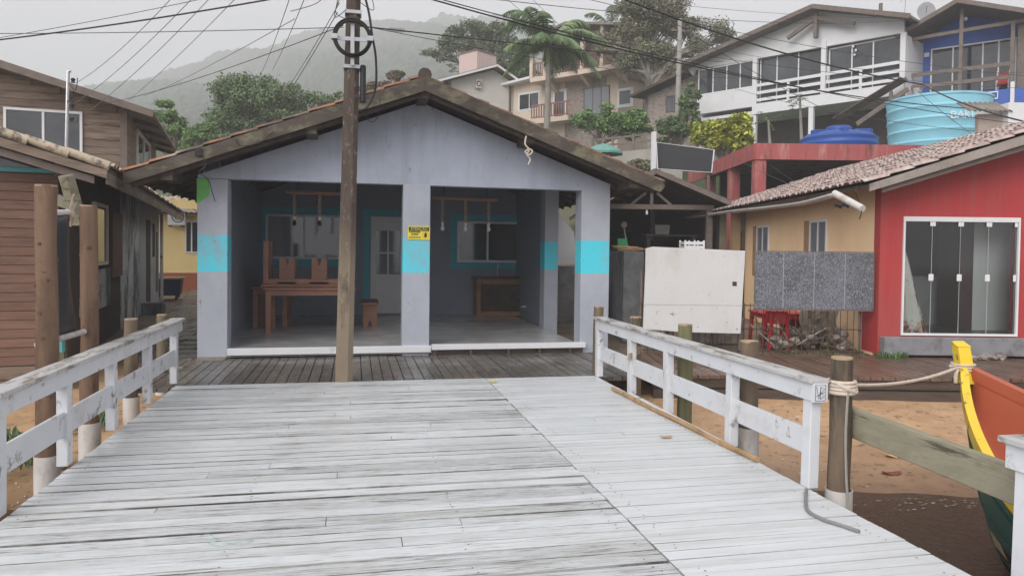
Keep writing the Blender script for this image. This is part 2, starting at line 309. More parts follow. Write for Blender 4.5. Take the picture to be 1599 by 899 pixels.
# ------------------------------------------------------------------ ground, water, hills
def ss(a, b, x):
    t = min(1, max(0, (x-a)/(b-a))); return t*t*(3-2*t)
RIDGE = [(-3,.12),(-.75,.17),(-.55,.215),(-.42,.245),(-.32,.268),(-.2,.298),(-.1,.318),(.0,.30),(.15,.22),(.4,.17),(3,.12)]
VZ = [(-120,-2.2),(0,-1.25),(4,-.92),(6.76,-.62),(9.6,-.36),(10.3,-.30),(11.2,-.07),(20,-.05),(25,1.0),(30,3.4),(38,5.4),(46,7.2),(60,11),(80,15.5),(110,19),(800,19)]
VZL = [(-120,-2.2),(0,-1.25),(4,-.92),(6.2,-.60),(8.6,-.36),(10.5,-.22),(12.5,-.06),(29,-.02),(33,1.4),(38,3.6),(46,6.0),(60,9.5),(80,13.5),(110,17),(800,17)]
def lin(T, v):
    for (a, za), (b, zb) in zip(T, T[1:]):
        if v <= b: return za+(zb-za)*max(0, (v-a)/(b-a))
    return T[-1][1]
def gz(u, v):
    t = ss(-3.4, -1.6, u) if v < 20 else ss(-.28, -.10, u/v)
    z = lin(VZL, v)*(1-t)+lin(VZ, v)*t
    return z
mb = MB()
us = sorted(set([round(x*.35, 3) for x in range(-40, 41)] + [s*(14+1.2*1.13**k) for s in (-1, 1) for k in range(1, 60)]))
us = [u for u in us if abs(u) < 760]
vs_ = [-110,-80,-50,-30,-18,-10,-6,-3,-1,0,1,2,3] + [3+.22*k for k in range(1, 46)] + [13.3+.8*k for k in range(0, 22)] + [31.5*1.06**k for k in range(0, 56)]
vs_ = [v for v in vs_ if v < 770]
for v in vs_:
    for u in us:
        z = gz(u, v)
        if v < 11: z += .018*sin(u*2.3+v*1.1)*sin(v*1.9-u*.7)+R.uniform(-.008, .008)
        mb.v.append((u, v, z))
w = len(us); mb.f = [(j*w+i, j*w+i+1, (j+1)*w+i+1, (j+1)*w+i) for j in range(len(vs_)-1) for i in range(w-1)]; mb.m = [0]*len(mb.f)
def ground_mat():
    m = M('ground', (.51,.325,.185), .16, 3.5, rough=.62, bump=.5, dirt=[((.40,.24,.13), .50, 1.3, (1,1,1), .2), ((.17,.12,.08), .40, 11, (1,1,1), .06)], bdist=.03)
    nt = m.node_tree; N = nt.nodes; Lk = nt.links; b = N['Principled BSDF']; old = b.inputs['Base Color'].links[0].from_socket
    tc = N.new('ShaderNodeTexCoord'); sx = N.new('ShaderNodeSeparateXYZ'); Lk.new(tc.outputs['Object'], sx.inputs[0])
    def step(sock, a, bb):
        q = N.new('ShaderNodeMapRange'); q.inputs[1].default_value = a; q.inputs[2].default_value = bb; Lk.new(sock, q.inputs[0]); return q.outputs[0]
    def mix(f, A, B):
        x = N.new('ShaderNodeMix'); x.data_type = 'RGBA'; Lk.new(f, x.inputs[0])
        for i, v in ((6, A), (7, B)):
            if hasattr(v, 'is_output'): Lk.new(v, x.inputs[i])
            else: x.inputs[i].default_value = (*v, 1)
        return x.outputs[2]
    n = N.new('ShaderNodeTexNoise'); n.inputs['Scale'].default_value = 1.1; n.inputs['Detail'].default_value = 8; Lk.new(tc.outputs['Object'], n.inputs[0])
    rp = N.new('ShaderNodeMapRange'); rp.inputs[1].default_value = .35; rp.inputs[2].default_value = .65; Lk.new(n.outputs[0], rp.inputs[0])
    dirt = mix(rp.outputs[0], (.16,.115,.08), (.235,.175,.125))
    n2 = N.new('ShaderNodeTexNoise'); n2.inputs['Scale'].default_value = .09; n2.inputs['Detail'].default_value = 9; n2.inputs['Roughness'].default_value = .7; Lk.new(tc.outputs['Object'], n2.inputs[0])
    rp2 = N.new('ShaderNodeMapRange'); rp2.inputs[1].default_value = .35; rp2.inputs[2].default_value = .65; Lk.new(n2.outputs[0], rp2.inputs[0])
    veg = mix(rp2.outputs[0], (.032,.055,.026), (.085,.115,.05))
    c = mix(step(sx.outputs[1], 10.6, 11.4), old, dirt)
    c = mix(step(sx.outputs[1], 24, 32), c, veg)
    wet = mix(step(sx.outputs[2], -.45, -.70), c, (.12,.07,.042))     # the wet margin at the waterline
    Lk.new(wet, b.inputs['Base Color'])
    q = N.new('ShaderNodeMapRange'); q.inputs[1].default_value = -.45; q.inputs[2].default_value = -.64; q.inputs[3].default_value = .62; q.inputs[4].default_value = .25; Lk.new(sx.outputs[2], q.inputs[0]); Lk.new(q.outputs[0], b.inputs['Roughness'])
    return m
struct('ground', mb, ground_mat(), fr=V, smooth=True)
# misty forested hill
g = random.Random(77); HF = 700.0
mb = MB(); na, nv = 420, 46; cr_ = [[g.random() for _ in range(nv+1)] for _ in range(na+1)]
for k in range(nv+1):
    v = 105+(HF+40-105)*(k/nv)
    for i in range(na+1):
        a = -1.0+2.0*i/na; zr = lin(RIDGE, a)*HF+1.6; t = min(1, (v-105)/(HF-105)); z = 12+(zr-12)*t**1.12-(6 if v > HF+5 else 0)
        z += t*(5*sin(a*17+v*.01)+4*sin(a*31+1+v*.02)+2.5*sin(a*67+v*.03))+(.5+3.6*t)*cr_[i][k]
        mb.v.append((a*v, v, z))
w = na+1; mb.f = [(j*w+i, j*w+i+1, (j+1)*w+i+1, (j+1)*w+i) for j in range(nv) for i in range(na)]; mb.m = [0]*len(mb.f)
struct('hill', mb, M('forest', (.075,.095,.055), .45, .05, rough=.9, bump=0, dirt=[((.12,.125,.085), .50, .03, (1,1,1), .12), ((.035,.05,.03), .50, .12, (1,1,1), .1)]), fr=V, smooth=False)
# shallow brown water
mb = MB(); W0 = 7.2
xs = [-750,-390,-200,-100,-50,-25,-14]+[-13+.25*i for i in range(0, 105)]+[14,25,50,100,200,390,750]
ys = [-105,-60,-30,-15,-8,-4]+[-3+.2*i for i in range(0, 54)]
for y in ys:
    for x in xs: mb.v.append((x, y, -.62+(.006*sin(y*7+sin(x*1.3)*1.5)+.004*sin(x*5+y*3) if y > -4 else 0)))
w = len(xs); mb.f = [(j*w+i, j*w+i+1, (j+1)*w+i+1, (j+1)*w+i) for j in range(len(ys)-1) for i in range(w-1)]; mb.m = [0]*len(mb.f)
def water_mat():
    m = bpy.data.materials.new('murky water'); m.use_nodes = True; nt = m.node_tree; N = nt.nodes; b = N['Principled BSDF']
    b.inputs['Base Color'].default_value = (.085,.053,.033,1); b.inputs['Specular IOR Level'].default_value = .17; b.inputs['Roughness'].default_value = .16; b.inputs['Alpha'].default_value = .62
    tc = N.new('ShaderNodeTexCoord'); n = N.new('ShaderNodeTexNoise'); n.inputs['Scale'].default_value = 9; n.inputs['Detail'].default_value = 7; nt.links.new(tc.outputs['Object'], n.inputs[0])
    bp = N.new('ShaderNodeBump'); bp.inputs['Strength'].default_value = .8; bp.inputs['Distance'].default_value = .05; nt.links.new(n.outputs[0], bp.inputs['Height']); nt.links.new(bp.outputs[0], b.inputs['Normal']); return m
struct('water', mb, water_mat(), fr=V, smooth=True)
g = random.Random(5); mb = MB()
for _ in range(170):
    u = g.uniform(2.3, 7.0); v = 6.72+.10*sin(u*3.1)+.06*sin(u*7.3)-abs(g.gauss(0, .16)); r_ = g.uniform(.003, .013); a = g.uniform(0, 3)
    n = 6; mb.add([(u+r_*1.8*cos(2*pi*k/n+a), v+r_*.7*sin(2*pi*k/n+a), -.608) for k in range(n)], [tuple(range(n))])
o_ = struct('foam', mb, M('foam', (.42,.36,.30), .1, 9, rough=.5, bump=0), 'stuff', V); o_['label'] = 'pale foam flecks along the edge of the water'
# alley of wet stone slabs
mb = MB()
rr = random.Random(5)
for i in range(46):
    y0 = 12.2+i*.36; xl = -3.2-(y0-10.5)*.15; x = xl+.1
    while x < xl+1.9:
        wd = rr.uniform(.35, .7); z = gz(*V.loc((x, y0, 0))[:2])
        mb.box(x+.01, x+wd-.01, y0+.01, y0+.34, z-.05, z+.03+rr.uniform(0, .012)); x += wd
m_path = M('wet stone path', (.20,.185,.17), .2, 4, rough=.35, bump=.4, island=.2, dirt=[((.10,.085,.07), .44, 2, (1,1,1), .2)], rvar=.15)
struct('path', mb, m_path)

# boardwalk in front of the house (planks run towards the house) and on to the right
mb = MB(); x = -2.45
while x < 3.86:
    wd = rr.uniform(.118, .14); mb.box(x, x+wd-.012, 9.06, 11.36+rr.uniform(-.01, .01), -.075, -.03+rr.uniform(-.003, .003)); x += wd
struct('boardwalk', mb, m_walk)
mb = MB(); u = 1.72
while u < 12.5:
    wd = rr.uniform(.14, .17); mb.box(u, u+wd-.012, 9.82+rr.uniform(-.015, .015), 11.98, -.08, -.037+rr.uniform(-.003, .003)); u += wd
struct('boardwalk_brown', mb, m_walkred, fr=V)
mb = MB()
mb.box(1.9, 12.5, 9.86, 9.96, -.21, -.083); mb.box(1.9, 12.5, 9.80, 9.90, -.36, -.225)
struct('boardwalk_kerb', mb, m_wetbeam, fr=V)

# ------------------------------------------------------------------ jetty
jt = thing('jetty', 'long white painted plank jetty with worn paint leading to the grey house', 'jetty', J, (.5, 9, 0))
def planks(x0, x1, y0, y1, pitch, gapr, split=0, zj=.002, rag=.01, worn=None):
    mb = MB(); y = y0; len_m = 3 if worn else 2
    while y < y1-.02:
        wd = pitch*rr.uniform(.86, 1.14); g = gapr(y); ye = min(y+wd-g, y1)
        xs = [x0+rr.uniform(-rag, rag)]+([rr.uniform(x0+.8, x1-.8)] if rr.random() < split else [])+[x1+rr.uniform(-rag, rag)]
        for a, b in zip(xs, xs[1:]):
            z = rr.uniform(-zj, zj); tl = rr.uniform(-.006, .006); dz = rr.uniform(-zj, zj)
            a2 = a+.004; mb.mi = 2 if worn and rr.random() < worn(y) else 0
            vs = [(a2,y+tl,-.035),(b,y-tl,-.035),(b,ye-tl,-.035),(a2,ye+tl,-.035),(a2,y+tl,z),(b,y-tl,z+dz),(b,ye-tl,z+dz),(a2,ye+tl,z)]
            fs_ = [(0,3,2,1),(4,5,6,7),(0,1,5,4),(1,2,6,5),(2,3,7,6),(3,0,4,7)]; keep = mb.mi
            b0_ = len(mb.v); mb.add(vs, [fs_[1]]); mb.mi = len_m; mb.f.extend([tuple(q_+b0_ for q_ in f_) for f_ in (fs_[0],)+tuple(fs_[2:])]); mb.m.extend([len_m]*5); mb.mi = keep; zn = z+max(dz, 0)+.001
        for xn in [x_ for x_ in ((-1.9,-.65,.6,1.5) if worn else (1.72,2.92)) if rr.random() < .6]:
            for q_ in (.28, .72):
                a, b = xn+rr.uniform(-.02,.02), y+(ye-y)*q_; r_ = rr.uniform(.0025,.0045)*(rr.random() < .75)+.001; mb.mi = 1; mb.add([(a-r_,b-r_,zn),(a+r_,b-r_,zn),(a+r_,b+r_,zn),(a-r_,b+r_,zn)], [(0,1,2,3)]); mb.mi = 0
        y += wd
    return mb
def gl(y):
    r = rr.random(); near = max(0, min(1, (5.6-y)/2.6))
    return .0075+(.007+.016*rr.random())*(r < .25+.40*near)+rr.uniform(0, .003)
planks(-2.0, 1.595, -4, 9.04, .135, gl, .40, .0032, .005, worn=lambda y: .08+.45*max(0, min(1, (5.3-y)/1.5))).build('deck_panel', [m_deck, m_rust, m_deckworn, m_gapwood], jt)
planks(1.602, 3.03, -4, 9.04, .095, lambda y: .005+(.006*rr.random() if rr.random() < .3 else 0)+rr.uniform(0, .0015), .06, .0016, .004).build('deck_panel', [m_deck2, m_rust, m_gapwood2], jt)['label'] = 'narrower deck strip with cleaner newer white paint'
mb = MB()
for x in (-1.9, -.6, .6, 1.56, 1.68, 2.9): mb.box(x-.05, x+.05, -4, 9.0, -.22, -.04)
mb.build('stringer', m_wetbeam, jt)
mb = MB()
for y in (-3, -1, 1, 3, 5, 7, 8.9): mb.box(-2.0, 3.0, y-.08, y+.08, -.40, -.225)
mb.build('crossbeam', m_wetbeam, jt)
for y in (-3, 1, 5, 8.9):
    for x in (-1.7, .5, 2.75): MB().tube([(x, y, -1.6), (x, y, -.405)], .11, 10).build('pile', m_wetbeam, jt, smooth=True)
# white kerb strip along the edge by the right railing
mb = MB(); mb.beam((2.995, 7.75, .018), (2.995, 5.62, .018), .05, .03); mb.build('kerb_strip', m_rail, jt, bevel=.004)

def railing(name, label, xr, ys, ytop, ztop, side, scrib=False, ysmid=None):
    t = thing(name, label, 'railing', J, (xr, sum(ys)/len(ys), 0))
    z1 = ztop
    for i, y in enumerate(ys):
        mb = MB(); l = rr.uniform(-.012, .012)
        mb.add([(xr-.038,y-.048,0.004),(xr+.038,y-.048,.004),(xr+.038,y+.048,.004),(xr-.038,y+.048,.004),
                (xr-.038+l,y-.048,z1-.13),(xr+.038+l,y-.048,z1-.13),(xr+.038+l,y+.048,z1-.13),(xr-.038+l,y+.048,z1-.13)],
               [(0,3,2,1),(4,5,6,7),(0,1,5,4),(1,2,6,5),(2,3,7,6),(3,0,4,7)])
        p = mb.build('post', m_rail, t, bevel=.004)
    y0, y1 = ytop
    mb = MB(); mb.box(xr-.045, xr-.012, y0, y1, z1-.155, z1-.032); mb.box(xr+.012, xr+.045, y0, y1, z1-.155, z1-.032); mb.build('side_board', m_rail, t, bevel=.003)
    mb = MB(); mb.box(xr-.075, xr+.075, y0-.02, y1+.02, z1-.03, z1); mb.build('cap_board', m_cap, t, bevel=.004)
    s = .045 if side > 0 else -.045
    mb = MB(); mb.box(xr-.012, xr+.012, ys[0]+.05, ys[-1]-.05, .22, .40); mb.build('mid_board', m_rail, t, bevel=.003)
    return t
rl = railing('railing', 'white railing with five posts beside the leaning black tarp and tall orange logs', -2.05, [4.83, 5.88, 6.95, 8.07, 9.2], (4.75, 9.42), .745, -1)
rg = railing('railing', 'white railing with scribbled end post beside the bamboo pole and sand', 3.06, [4.50, 5.58, 6.83, 7.83, 8.97], (4.42, 9.02), .76, 1)
# end board with the little scrawled monogram
mb = MB(); mb.box(3.005, 3.115, 4.398, 4.42, .605, .732); eb = mb.build('end_board', m_rail, rg)
mb = MB()
def stroke(mb, pts, y, r=.0016): mb.tube([(3.022+px*.076, y, .615+pz*.105) for px, pz in pts], r, 5)
for pts in ([(0,0),(0,1),(1,1),(1,0),(0,0)], [(.1,.9),(.32,.1),(.55,.85)], [(.5,.1),(.5,.9),(.9,.75),(.55,.5),(.9,.3),(.5,.1)], [(.1,.3),(.9,.55)]): stroke(mb, pts, 4.396)
mb.build('monogram', m_signblk, eb)
# the next length of railing, nearer, only its end seen
railing('railing', 'white railing end beside the yellow and green boat bow', 3.17, [-.4, .9, 2.0, 2.93], (-.6, 3.02), .72, 1)

# logs along both sides, each in a white pipe sleeve or straight in the sand
def log(fr_px, ztop, x, y, r, mat, sleeve=None, zb=-1.0, label='', group=None, lean=(0,0), cat='post', name='mooring_post'):
    t = thing(name, label, cat, J, (x, y, zb), group)
    n = 7; pts = [(x+lean[0]*k/n+R.uniform(-.005,.005), y+lean[1]*k/n, zb+(ztop-zb)*k/n) for k in range(n+1)]
    rs = [r*(1.06-.1*k/n+R.uniform(-.03,.03)) for k in range(n+1)]
    mb = MB().tube(pts, rs, 14, cap=False, jit=.03)
    if mat is m_logred:
        mb.mi = 1
        for _ in range(11):
            zz = R.uniform(.1, ztop-.1); a = R.uniform(0, 2*pi); k_ = R.uniform(.010,.02); mb.tube([(x+cos(a)*r*.9, y+sin(a)*r*.9, zz), (x+cos(a)*r*1.04, y+sin(a)*r*1.04, zz)], [k_*1.3, k_], 8)
    mb.build('trunk', [mat, m_knot], t, smooth=True)
    mb = MB(); q = pts[-1]; mb.tube([(q[0], q[1], q[2]-.012), (q[0], q[1], q[2]+.002)], rs[-1]*1.01, 14); mb.build('sawn_top', m_logend, t)
    if sleeve is not None:
        mb = MB(); n = 24; ro, ri = r*1.20, r*1.12
        mb.lathe([(ro, zb-sleeve), (ro, 0.0), (ri, 0.0), (ri, zb-sleeve)], n, (x, y, sleeve)); mb.build('pipe_sleeve', m_pvc, t, smooth=True)
    return t
GR = 'round posts along the jetty edge'
log(None, .85, 3.22, 9.5, .068, m_log, None, -.8, 'short round post behind the first railing post by the house pillar', GR)
log(None, .83, 3.24, 8.2, .070, m_log, None, -.9, 'round post tied with rope to the white railing near the concrete wall', GR)
log(None, .875, 3.26, 6.9, .074, m_loggreen, None, -.9, 'green mossy round post rising below the whitewashed board', GR)
log(None, .86, 3.26, 5.66, .075, m_log, .13, -.9, 'round post in a white sleeve behind the railing below the chalkboard', GR)
mp = log(None, .90, 3.24, 4.43, .074, m_log, .0, -1.0, 'thick grey mooring post with a pale rope wound round its top', GR)
log(None, .78, -2.45, 8.98, .072, m_log, -.10, -.9, 'short sawn post behind the railing nearest the alley mouth but one', GR)
log(None, .72, -2.42, 10.2, .066, m_log, -.15, -.9, 'shortest sawn post behind the end of the railing near the alley', GR)
log(None, 2.07, -2.41, 6.55, .080, m_logred, -.09, -1.0, 'tall orange log in front of the brown board hut', 'tall orange logs', name='log_post')
log(None, 1.97, -2.45, 7.65, .080, m_logred, -.08, -.9, 'tall orange log with a dark wet foot beside the alley windows', 'tall orange logs', name='log_post')

# mossy timber bolted to the mooring post
a = J.pX(1293, 657, 3.32); b = J.pX(1600, 792, 3.32)
mb = MB(); mb.beam((3.335, 4.55, .455), (3.335, 2.0, .395), .05, .20); one('timber_rail', mb, m_moss, 'mossy grey timber running from the mooring post past the boat', 'plank', J, (3.335, 4.5, .35), bevel=.006)
# bamboo pole on the deck edge
p0 = J.pz(957, 606, .03); p1 = J.pz(1183, 717, .03)
mb = MB(); n = 14
pts = [(p0[0]+(p1[0]-p0[0])*k/n, p0[1]+(p1[1]-p0[1])*k/n, .024+.006*sin(k)) for k in range(n+1)]
mb.tube(pts, [.021*(1.14 if k % 3 == 0 else 1) for k in range(n+1)], 8); one('bamboo_pole', mb, m_bamboo, 'brown bamboo pole lying along the deck by the railing', 'pole', J, (p0[0], p0[1], 0), smooth=True)
# grey cord on the deck
def smooth(pts, k=6):
    P = [np.array(p, float) for p in pts]; out = []
    for i in range(len(P)-1):
        a, b, c, d = P[max(i-1,0)], P[i], P[i+1], P[min(i+2,len(P)-1)]
        for j in range(k):
            t = j/k; out.append(.5*((2*b)+(-a+c)*t+(2*a-5*b+4*c-d)*t*t+(-a+3*b-3*c+d)*t**3))
    out.append(P[-1]); return out
pp = [J.pz(x, y, .014) for x, y in ((1259,764),(1258,780),(1262,797),(1285,810),(1315,820),(1342,829))]
one('cord', MB().tube(smooth([(a, b, .014) for a, b in pp]), .011, 7), M('grey cord', (.22,.22,.22), .1, 30, rough=.7), 'grey cord lying on the white deck below the scribbled post', 'cord', J, (pp[0][0], pp[0][1], 0), smooth=True)
pp = [J.pz(x, y, .006) for x, y in ((310,838),(325,834),(340,843),(325,848),(345,852),(372,846),(395,842),(380,850),(350,846))]
one('fishing_line', MB().tube(smooth([(a, b, .006+.004*(i % 2)) for i, (a, b) in enumerate(pp)]), .0013, 5), M('green line', (.22,.45,.38), .1, 5, rough=.6, bump=0), 'thin green fishing line tangled on the deck planks', 'line', J, (pp[0][0], pp[0][1], 0))
# a few fallen leaves
for i, (x, y, l) in enumerate([(1040,683,'small tan leaf on the white deck beside the bamboo pole'), (770,597,'yellow leaf scraps at the far edge of the deck seam')]):
    a, b = J.pz(x, y, .004); mb = MB(); n = 10
    vs = [(a+.055*cos(2*pi*k/n)*(1+.2*sin(3*k)), b+.03*sin(2*pi*k/n), .006+.012*abs(cos(2*pi*k/n))) for k in range(n)]
    mb.add(vs+[(p[0], p[1], p[2]+.003) for p in vs], [tuple(range(n-1,-1,-1)), tuple(range(n, 2*n))]+[(k, (k+1) % n, n+(k+1) % n, n+k) for k in range(n)])
    one('fallen_leaf', mb, M('leaf tan %d' % i, (.45,.30,.16) if i == 0 else (.55,.45,.12), .2, 20, rough=.7), l, 'leaf', J, (a, b, 0))

# ------------------------------------------------------------------ grey house with the porch
YH = 11.4
hs = thing('grey_house', 'lilac grey single storey house with turquoise banded pillars and open porch', 'house', J, (.9, YH, 0))
RX, RZ, SL = .97, 4.07, .378
rz = lambda x, d=0: RZ-d-SL*abs(x-RX)
mb = MB(); mb.prism([(-2.225,2.585),(4.03,2.565),(4.03,rz(4.03,.235)),(RX,rz(RX,.235)),(-2.225,rz(-2.225,.235))], YH+.004, YH+.22); mb.build('gable_wall', m_wall, hs)
for x0, x1 in ((-2.23,-1.815), (.715,1.13), (3.555,4.035)):
    MB().box(x0, x1, YH, YH+.34, -.05, 2.58).build('pillar', m_pill, hs, bevel=.008)
mb = MB(); mb.box(3.56, 3.83, 13.75, 14.1, -.05, 2.75); mb.build('pillar', m_pill, hs, bevel=.008)['label'] = 'inner pillar standing back under the porch roof'
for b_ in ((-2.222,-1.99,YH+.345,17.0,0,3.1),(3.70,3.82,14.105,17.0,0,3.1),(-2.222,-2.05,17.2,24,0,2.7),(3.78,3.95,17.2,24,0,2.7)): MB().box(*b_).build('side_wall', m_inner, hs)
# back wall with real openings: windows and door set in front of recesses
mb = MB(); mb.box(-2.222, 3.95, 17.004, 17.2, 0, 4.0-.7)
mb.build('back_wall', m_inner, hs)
MB().box(-1.985, 3.56, YH+.02, 17.0, -.02, .10).build('porch_floor', m_tilefl, hs)
mb = MB(); mb.box(-1.81, 1.16, YH-.05, YH+.016, .012, .115); mb.build('floor_edge', m_whitewood, hs, bevel=.006)
mb = MB(); mb.box(1.165, 3.62, YH-.12, YH+.016, .055, .135); mb.build('floor_edge', m_whitewood, hs, bevel=.006)
mb = MB()
for x in (1.2, 1.75, 2.35, 2.85, 3.35): mb.box(x, x+.035, YH-.10, YH-.05, -.03, .053)
mb.box(1.165, 3.6, YH-.02, YH+.016, -.05, .05)
mb.build('floor_bearer', m_wetbeam, hs)
MB().box(-2.2, -1.815, YH-.22, YH-.004, -.08, -.005).build('footing', m_crumb, hs)
# roof
roof = MB().slab([(RX, 10.78, RZ-.035), (-3.02, 10.78, rz(-3.02)-.035), (-3.02, 24.4, rz(-3.02)-.035), (RX, 24.4, RZ-.035)], .05)
roof.slab([(RX+.001, 10.78, RZ-.035), (RX+.001, 24.4, RZ-.035), (4.66, 24.4, rz(4.66)-.035), (4.66, 10.78, rz(4.66)-.035)], .05)
rf = roof.build('roof', m_dkwood, hs)
mb = MB(); sx = sqrt(1+SL*SL)
mb.tiles((-3.06, 10.74, rz(-3.06)+.035), (0,1,0), 13.5, (1,0,SL), (RX+3.06)*sx, .21, .37)
mb.tiles((4.70, 10.76, rz(4.70)+.02), (0,1,0), 13.5, (-1,0,SL), (4.70-RX)*sx, .21, .37)
mb.build('roof_tiles', m_terra, rf, smooth=True, angle=60)
mb = MB()
for k in range(30): mb.tube([(RX, 10.74+k*.455, RZ+.035), (RX, 10.74+k*.455+.47, RZ+.05)], [.10, .085], 10)
mb.build('ridge_tiles', m_oldridge, rf, smooth=True)
mb = MB()
mb.prism([(RX, RZ+.01), (-3.02, rz(-3.02)+.0), (-3.02, rz(-3.02)-.155), (RX, RZ-.20)], 10.72, 10.765)
mb.build('barge_board', m_barge, rf)
mb = MB(); mb.prism([(RX+.002, RZ+.012), (RX+.002, RZ-.20), (4.60, rz(4.60)-.18), (4.68, rz(4.68)-.06), (4.64, rz(4.64)+.0)], 10.715, 10.768); mb.build('barge_board', m_barge, rf)
mb = MB()
mb.prism([(RX, RZ-.205), (-2.95, rz(-2.95)-.16), (-2.95, rz(-2.95)-.21), (RX, RZ-.255)], 10.84, 10.90); mb.prism([(RX+.002, RZ-.205), (RX+.002, RZ-.255), (4.55, rz(4.55)-.21), (4.55, rz(4.55)-.165)], 10.84, 10.90)
mb.build('inner_rafter', m_dkwood, rf)
for x, h in ((-2.50,.15), (-.62,.15), (RX,.17), (2.55,.15), (4.22,.14)):
    z = rz(x, .12); MB().box(x-.075, x+.075, 10.80, YH+.0, z-h, z-.0).build('purlin_end', m_dkwood, rf)
mb = MB()
for i in range(10):
    y = 11.9+i*.6
    mb.prism([(RX, RZ-.10), (-2.95, rz(-2.95)-.10), (-2.95, rz(-2.95)-.17), (RX, RZ-.19), (4.6, rz(4.6)-.17), (4.6, rz(4.6)-.10)], y, y+.06)
mb.build('rafter', m_dkwood, rf)
# old green paint on the left pillar, loose cables along the verge
mb = MB(); mb.prism([(-2.235,2.20),(-2.06,2.34),(-2.06,2.575),(-2.235,2.578)], YH-.004, YH-.001); mb.build('green_paint_patch', M('lime paint', (.17,.50,.13), .15, 5, rough=.7), hs)
mb = MB(); pts = [(-2.05,10.7,2.85),(-1.98,10.69,2.70),(-2.06,10.68,2.60),(-1.95,10.7,2.5),(-2.0,11.2,2.4),(-1.98,11.36,2.25)]; mb.tube(smooth(pts), .006, 5); mb.box(-2.12,-2.04,10.68,10.71,2.82,2.92); mb.build('verge_cable', m_black, hs); mb = MB(); pts = [(-1.6,10.70,3.08),(-1.55,10.69,2.98),(-1.3,10.69,3.02),(-1.1,10.7,3.2)]; mb.tube(smooth(pts), .006, 5)
mb.build('verge_cable', m_black, hs)
# windows and door of the back wall
YB = 17.0
def window(parent, fr, x0, x1, z0, z1, y, mul=(.5,), trim=None, glass=m_glassdark, fw_=.05, frame_mat=m_alu, tw=.16, dpt=.05, pane=True):
    """aluminium window on the plane y: frame > panes, painted surround"""
    if trim: 
        mb = MB(); a, b, c, d = x0-tw, x1+tw, z0-tw, z1+tw
        mb.box(a, x0-.002, y-.012, y-.002, c, d); mb.box(x1+.002, b, y-.012, y-.002, c, d); mb.box(x0-.002, x1+.002, y-.012, y-.002, c, z0-.002); mb.box(x0-.002, x1+.002, y-.012, y-.002, z1+.002, d); mb.build('painted_surround', trim, parent)
    mb = MB(); f = fw_
    mb.box(x0, x0+f, y-dpt, y-.001, z0, z1); mb.box(x1-f, x1, y-dpt, y-.001, z0, z1); mb.box(x0+f, x1-f, y-dpt, y-.001, z0, z0+f); mb.box(x0+f, x1-f, y-dpt, y-.001, z1-f, z1)
    for t in mul:
        xm = x0+(x1-x0)*t; mb.box(xm-f*.45, xm+f*.45, y-dpt*.9, y-.001, z0+f, z1-f)
    w_ = mb.build('window', frame_mat, parent)
    mb = MB(); ed = [x0+f]+[x0+(x1-x0)*t for t in mul]+[x1-f]
    for i, (a, b) in enumerate(zip(ed, ed[1:])):
        aa = a+(f*.45 if i else 0); bb = b-(f*.45 if i < len(ed)-2 else 0)
        mb.box(aa, bb, y-dpt*.5, y-dpt*.3, z0+f, z1-f)
    p = mb.build('pane', glass, w_)
    return w_
q = lambda x, y: J.px(x, y, YB)
a = q(415, 334); b = q(541, 405); window(hs, J, a[0], b[0], b[1], a[1], YB, (.47,), m_turq, m_glassgrey)
a = q(714, 345); b = q(809, 410); window(hs, J, a[0], b[0], b[1], a[1], YB, (.49,), m_turq, m_glassdark)
a = q(579, 338); b = q(628, 487); dx0, dx1, dz1 = a[0], b[0]+.06, a[1]
mb = MB(); mb.box(dx0-.17, dx0-.005, YB-.012, YB-.002, .1, dz1+.17); mb.box(dx0-.005, dx1+.1, YB-.012, YB-.002, dz1+.005, dz1+.17); mb.box(dx1+.005, dx1+.1, YB-.012, YB-.002, .1, dz1+.005); mb.build('painted_surround', m_turq, hs)
dw = dx1-dx0; mb = MB(); mb.box(dx0, dx1, YB-.05, YB-.001, .13, 1.02); mb.box(dx0, dx0+.12, YB-.05, YB-.001, 1.02, dz1); mb.box(dx1-.12, dx1, YB-.05, YB-.001, 1.02, dz1); mb.box(dx0+.12, dx1-.12, YB-.05, YB-.001, 2.0, dz1)
mb.box(dx0+dw/2-.02, dx0+dw/2+.02, YB-.045, YB-.001, 1.02, 2.0); mb.box(dx0+.12, dx1-.12, YB-.046, YB-.001, 1.48, 1.52); mb.box(dx0+.10, dx1-.10, YB-.062, YB-.051, .30, .90)
dd = mb.build('door', m_white, hs, bevel=.006)
mb = MB(); mb.box(dx0+.12, dx1-.12, YB-.025, YB-.012, 1.02, 2.0); mb.build('pane', m_glassgrey, dd)
mb = MB(); mb.tube([(dx1-.06, YB-.09, 1.03), (dx1-.19, YB-.09, 1.03)], .012, 8); mb.tube([(dx1-.06, YB-.09, 1.03), (dx1-.06, YB-.045, 1.03)], .012, 8); mb.box(dx1-.085, dx1-.035, YB-.055, YB-.05, .92, 1.12); mb.build('handle', m_steel, dd)
# wall switch boxes on the left inner wall
mb = MB(); mb.box(-1.99, -1.965, 12.2, 12.28, 1.98, 2.08); mb.box(-1.99, -1.965, 12.2, 12.28, 1.72, 1.82); mb.build('socket', m_white, hs)

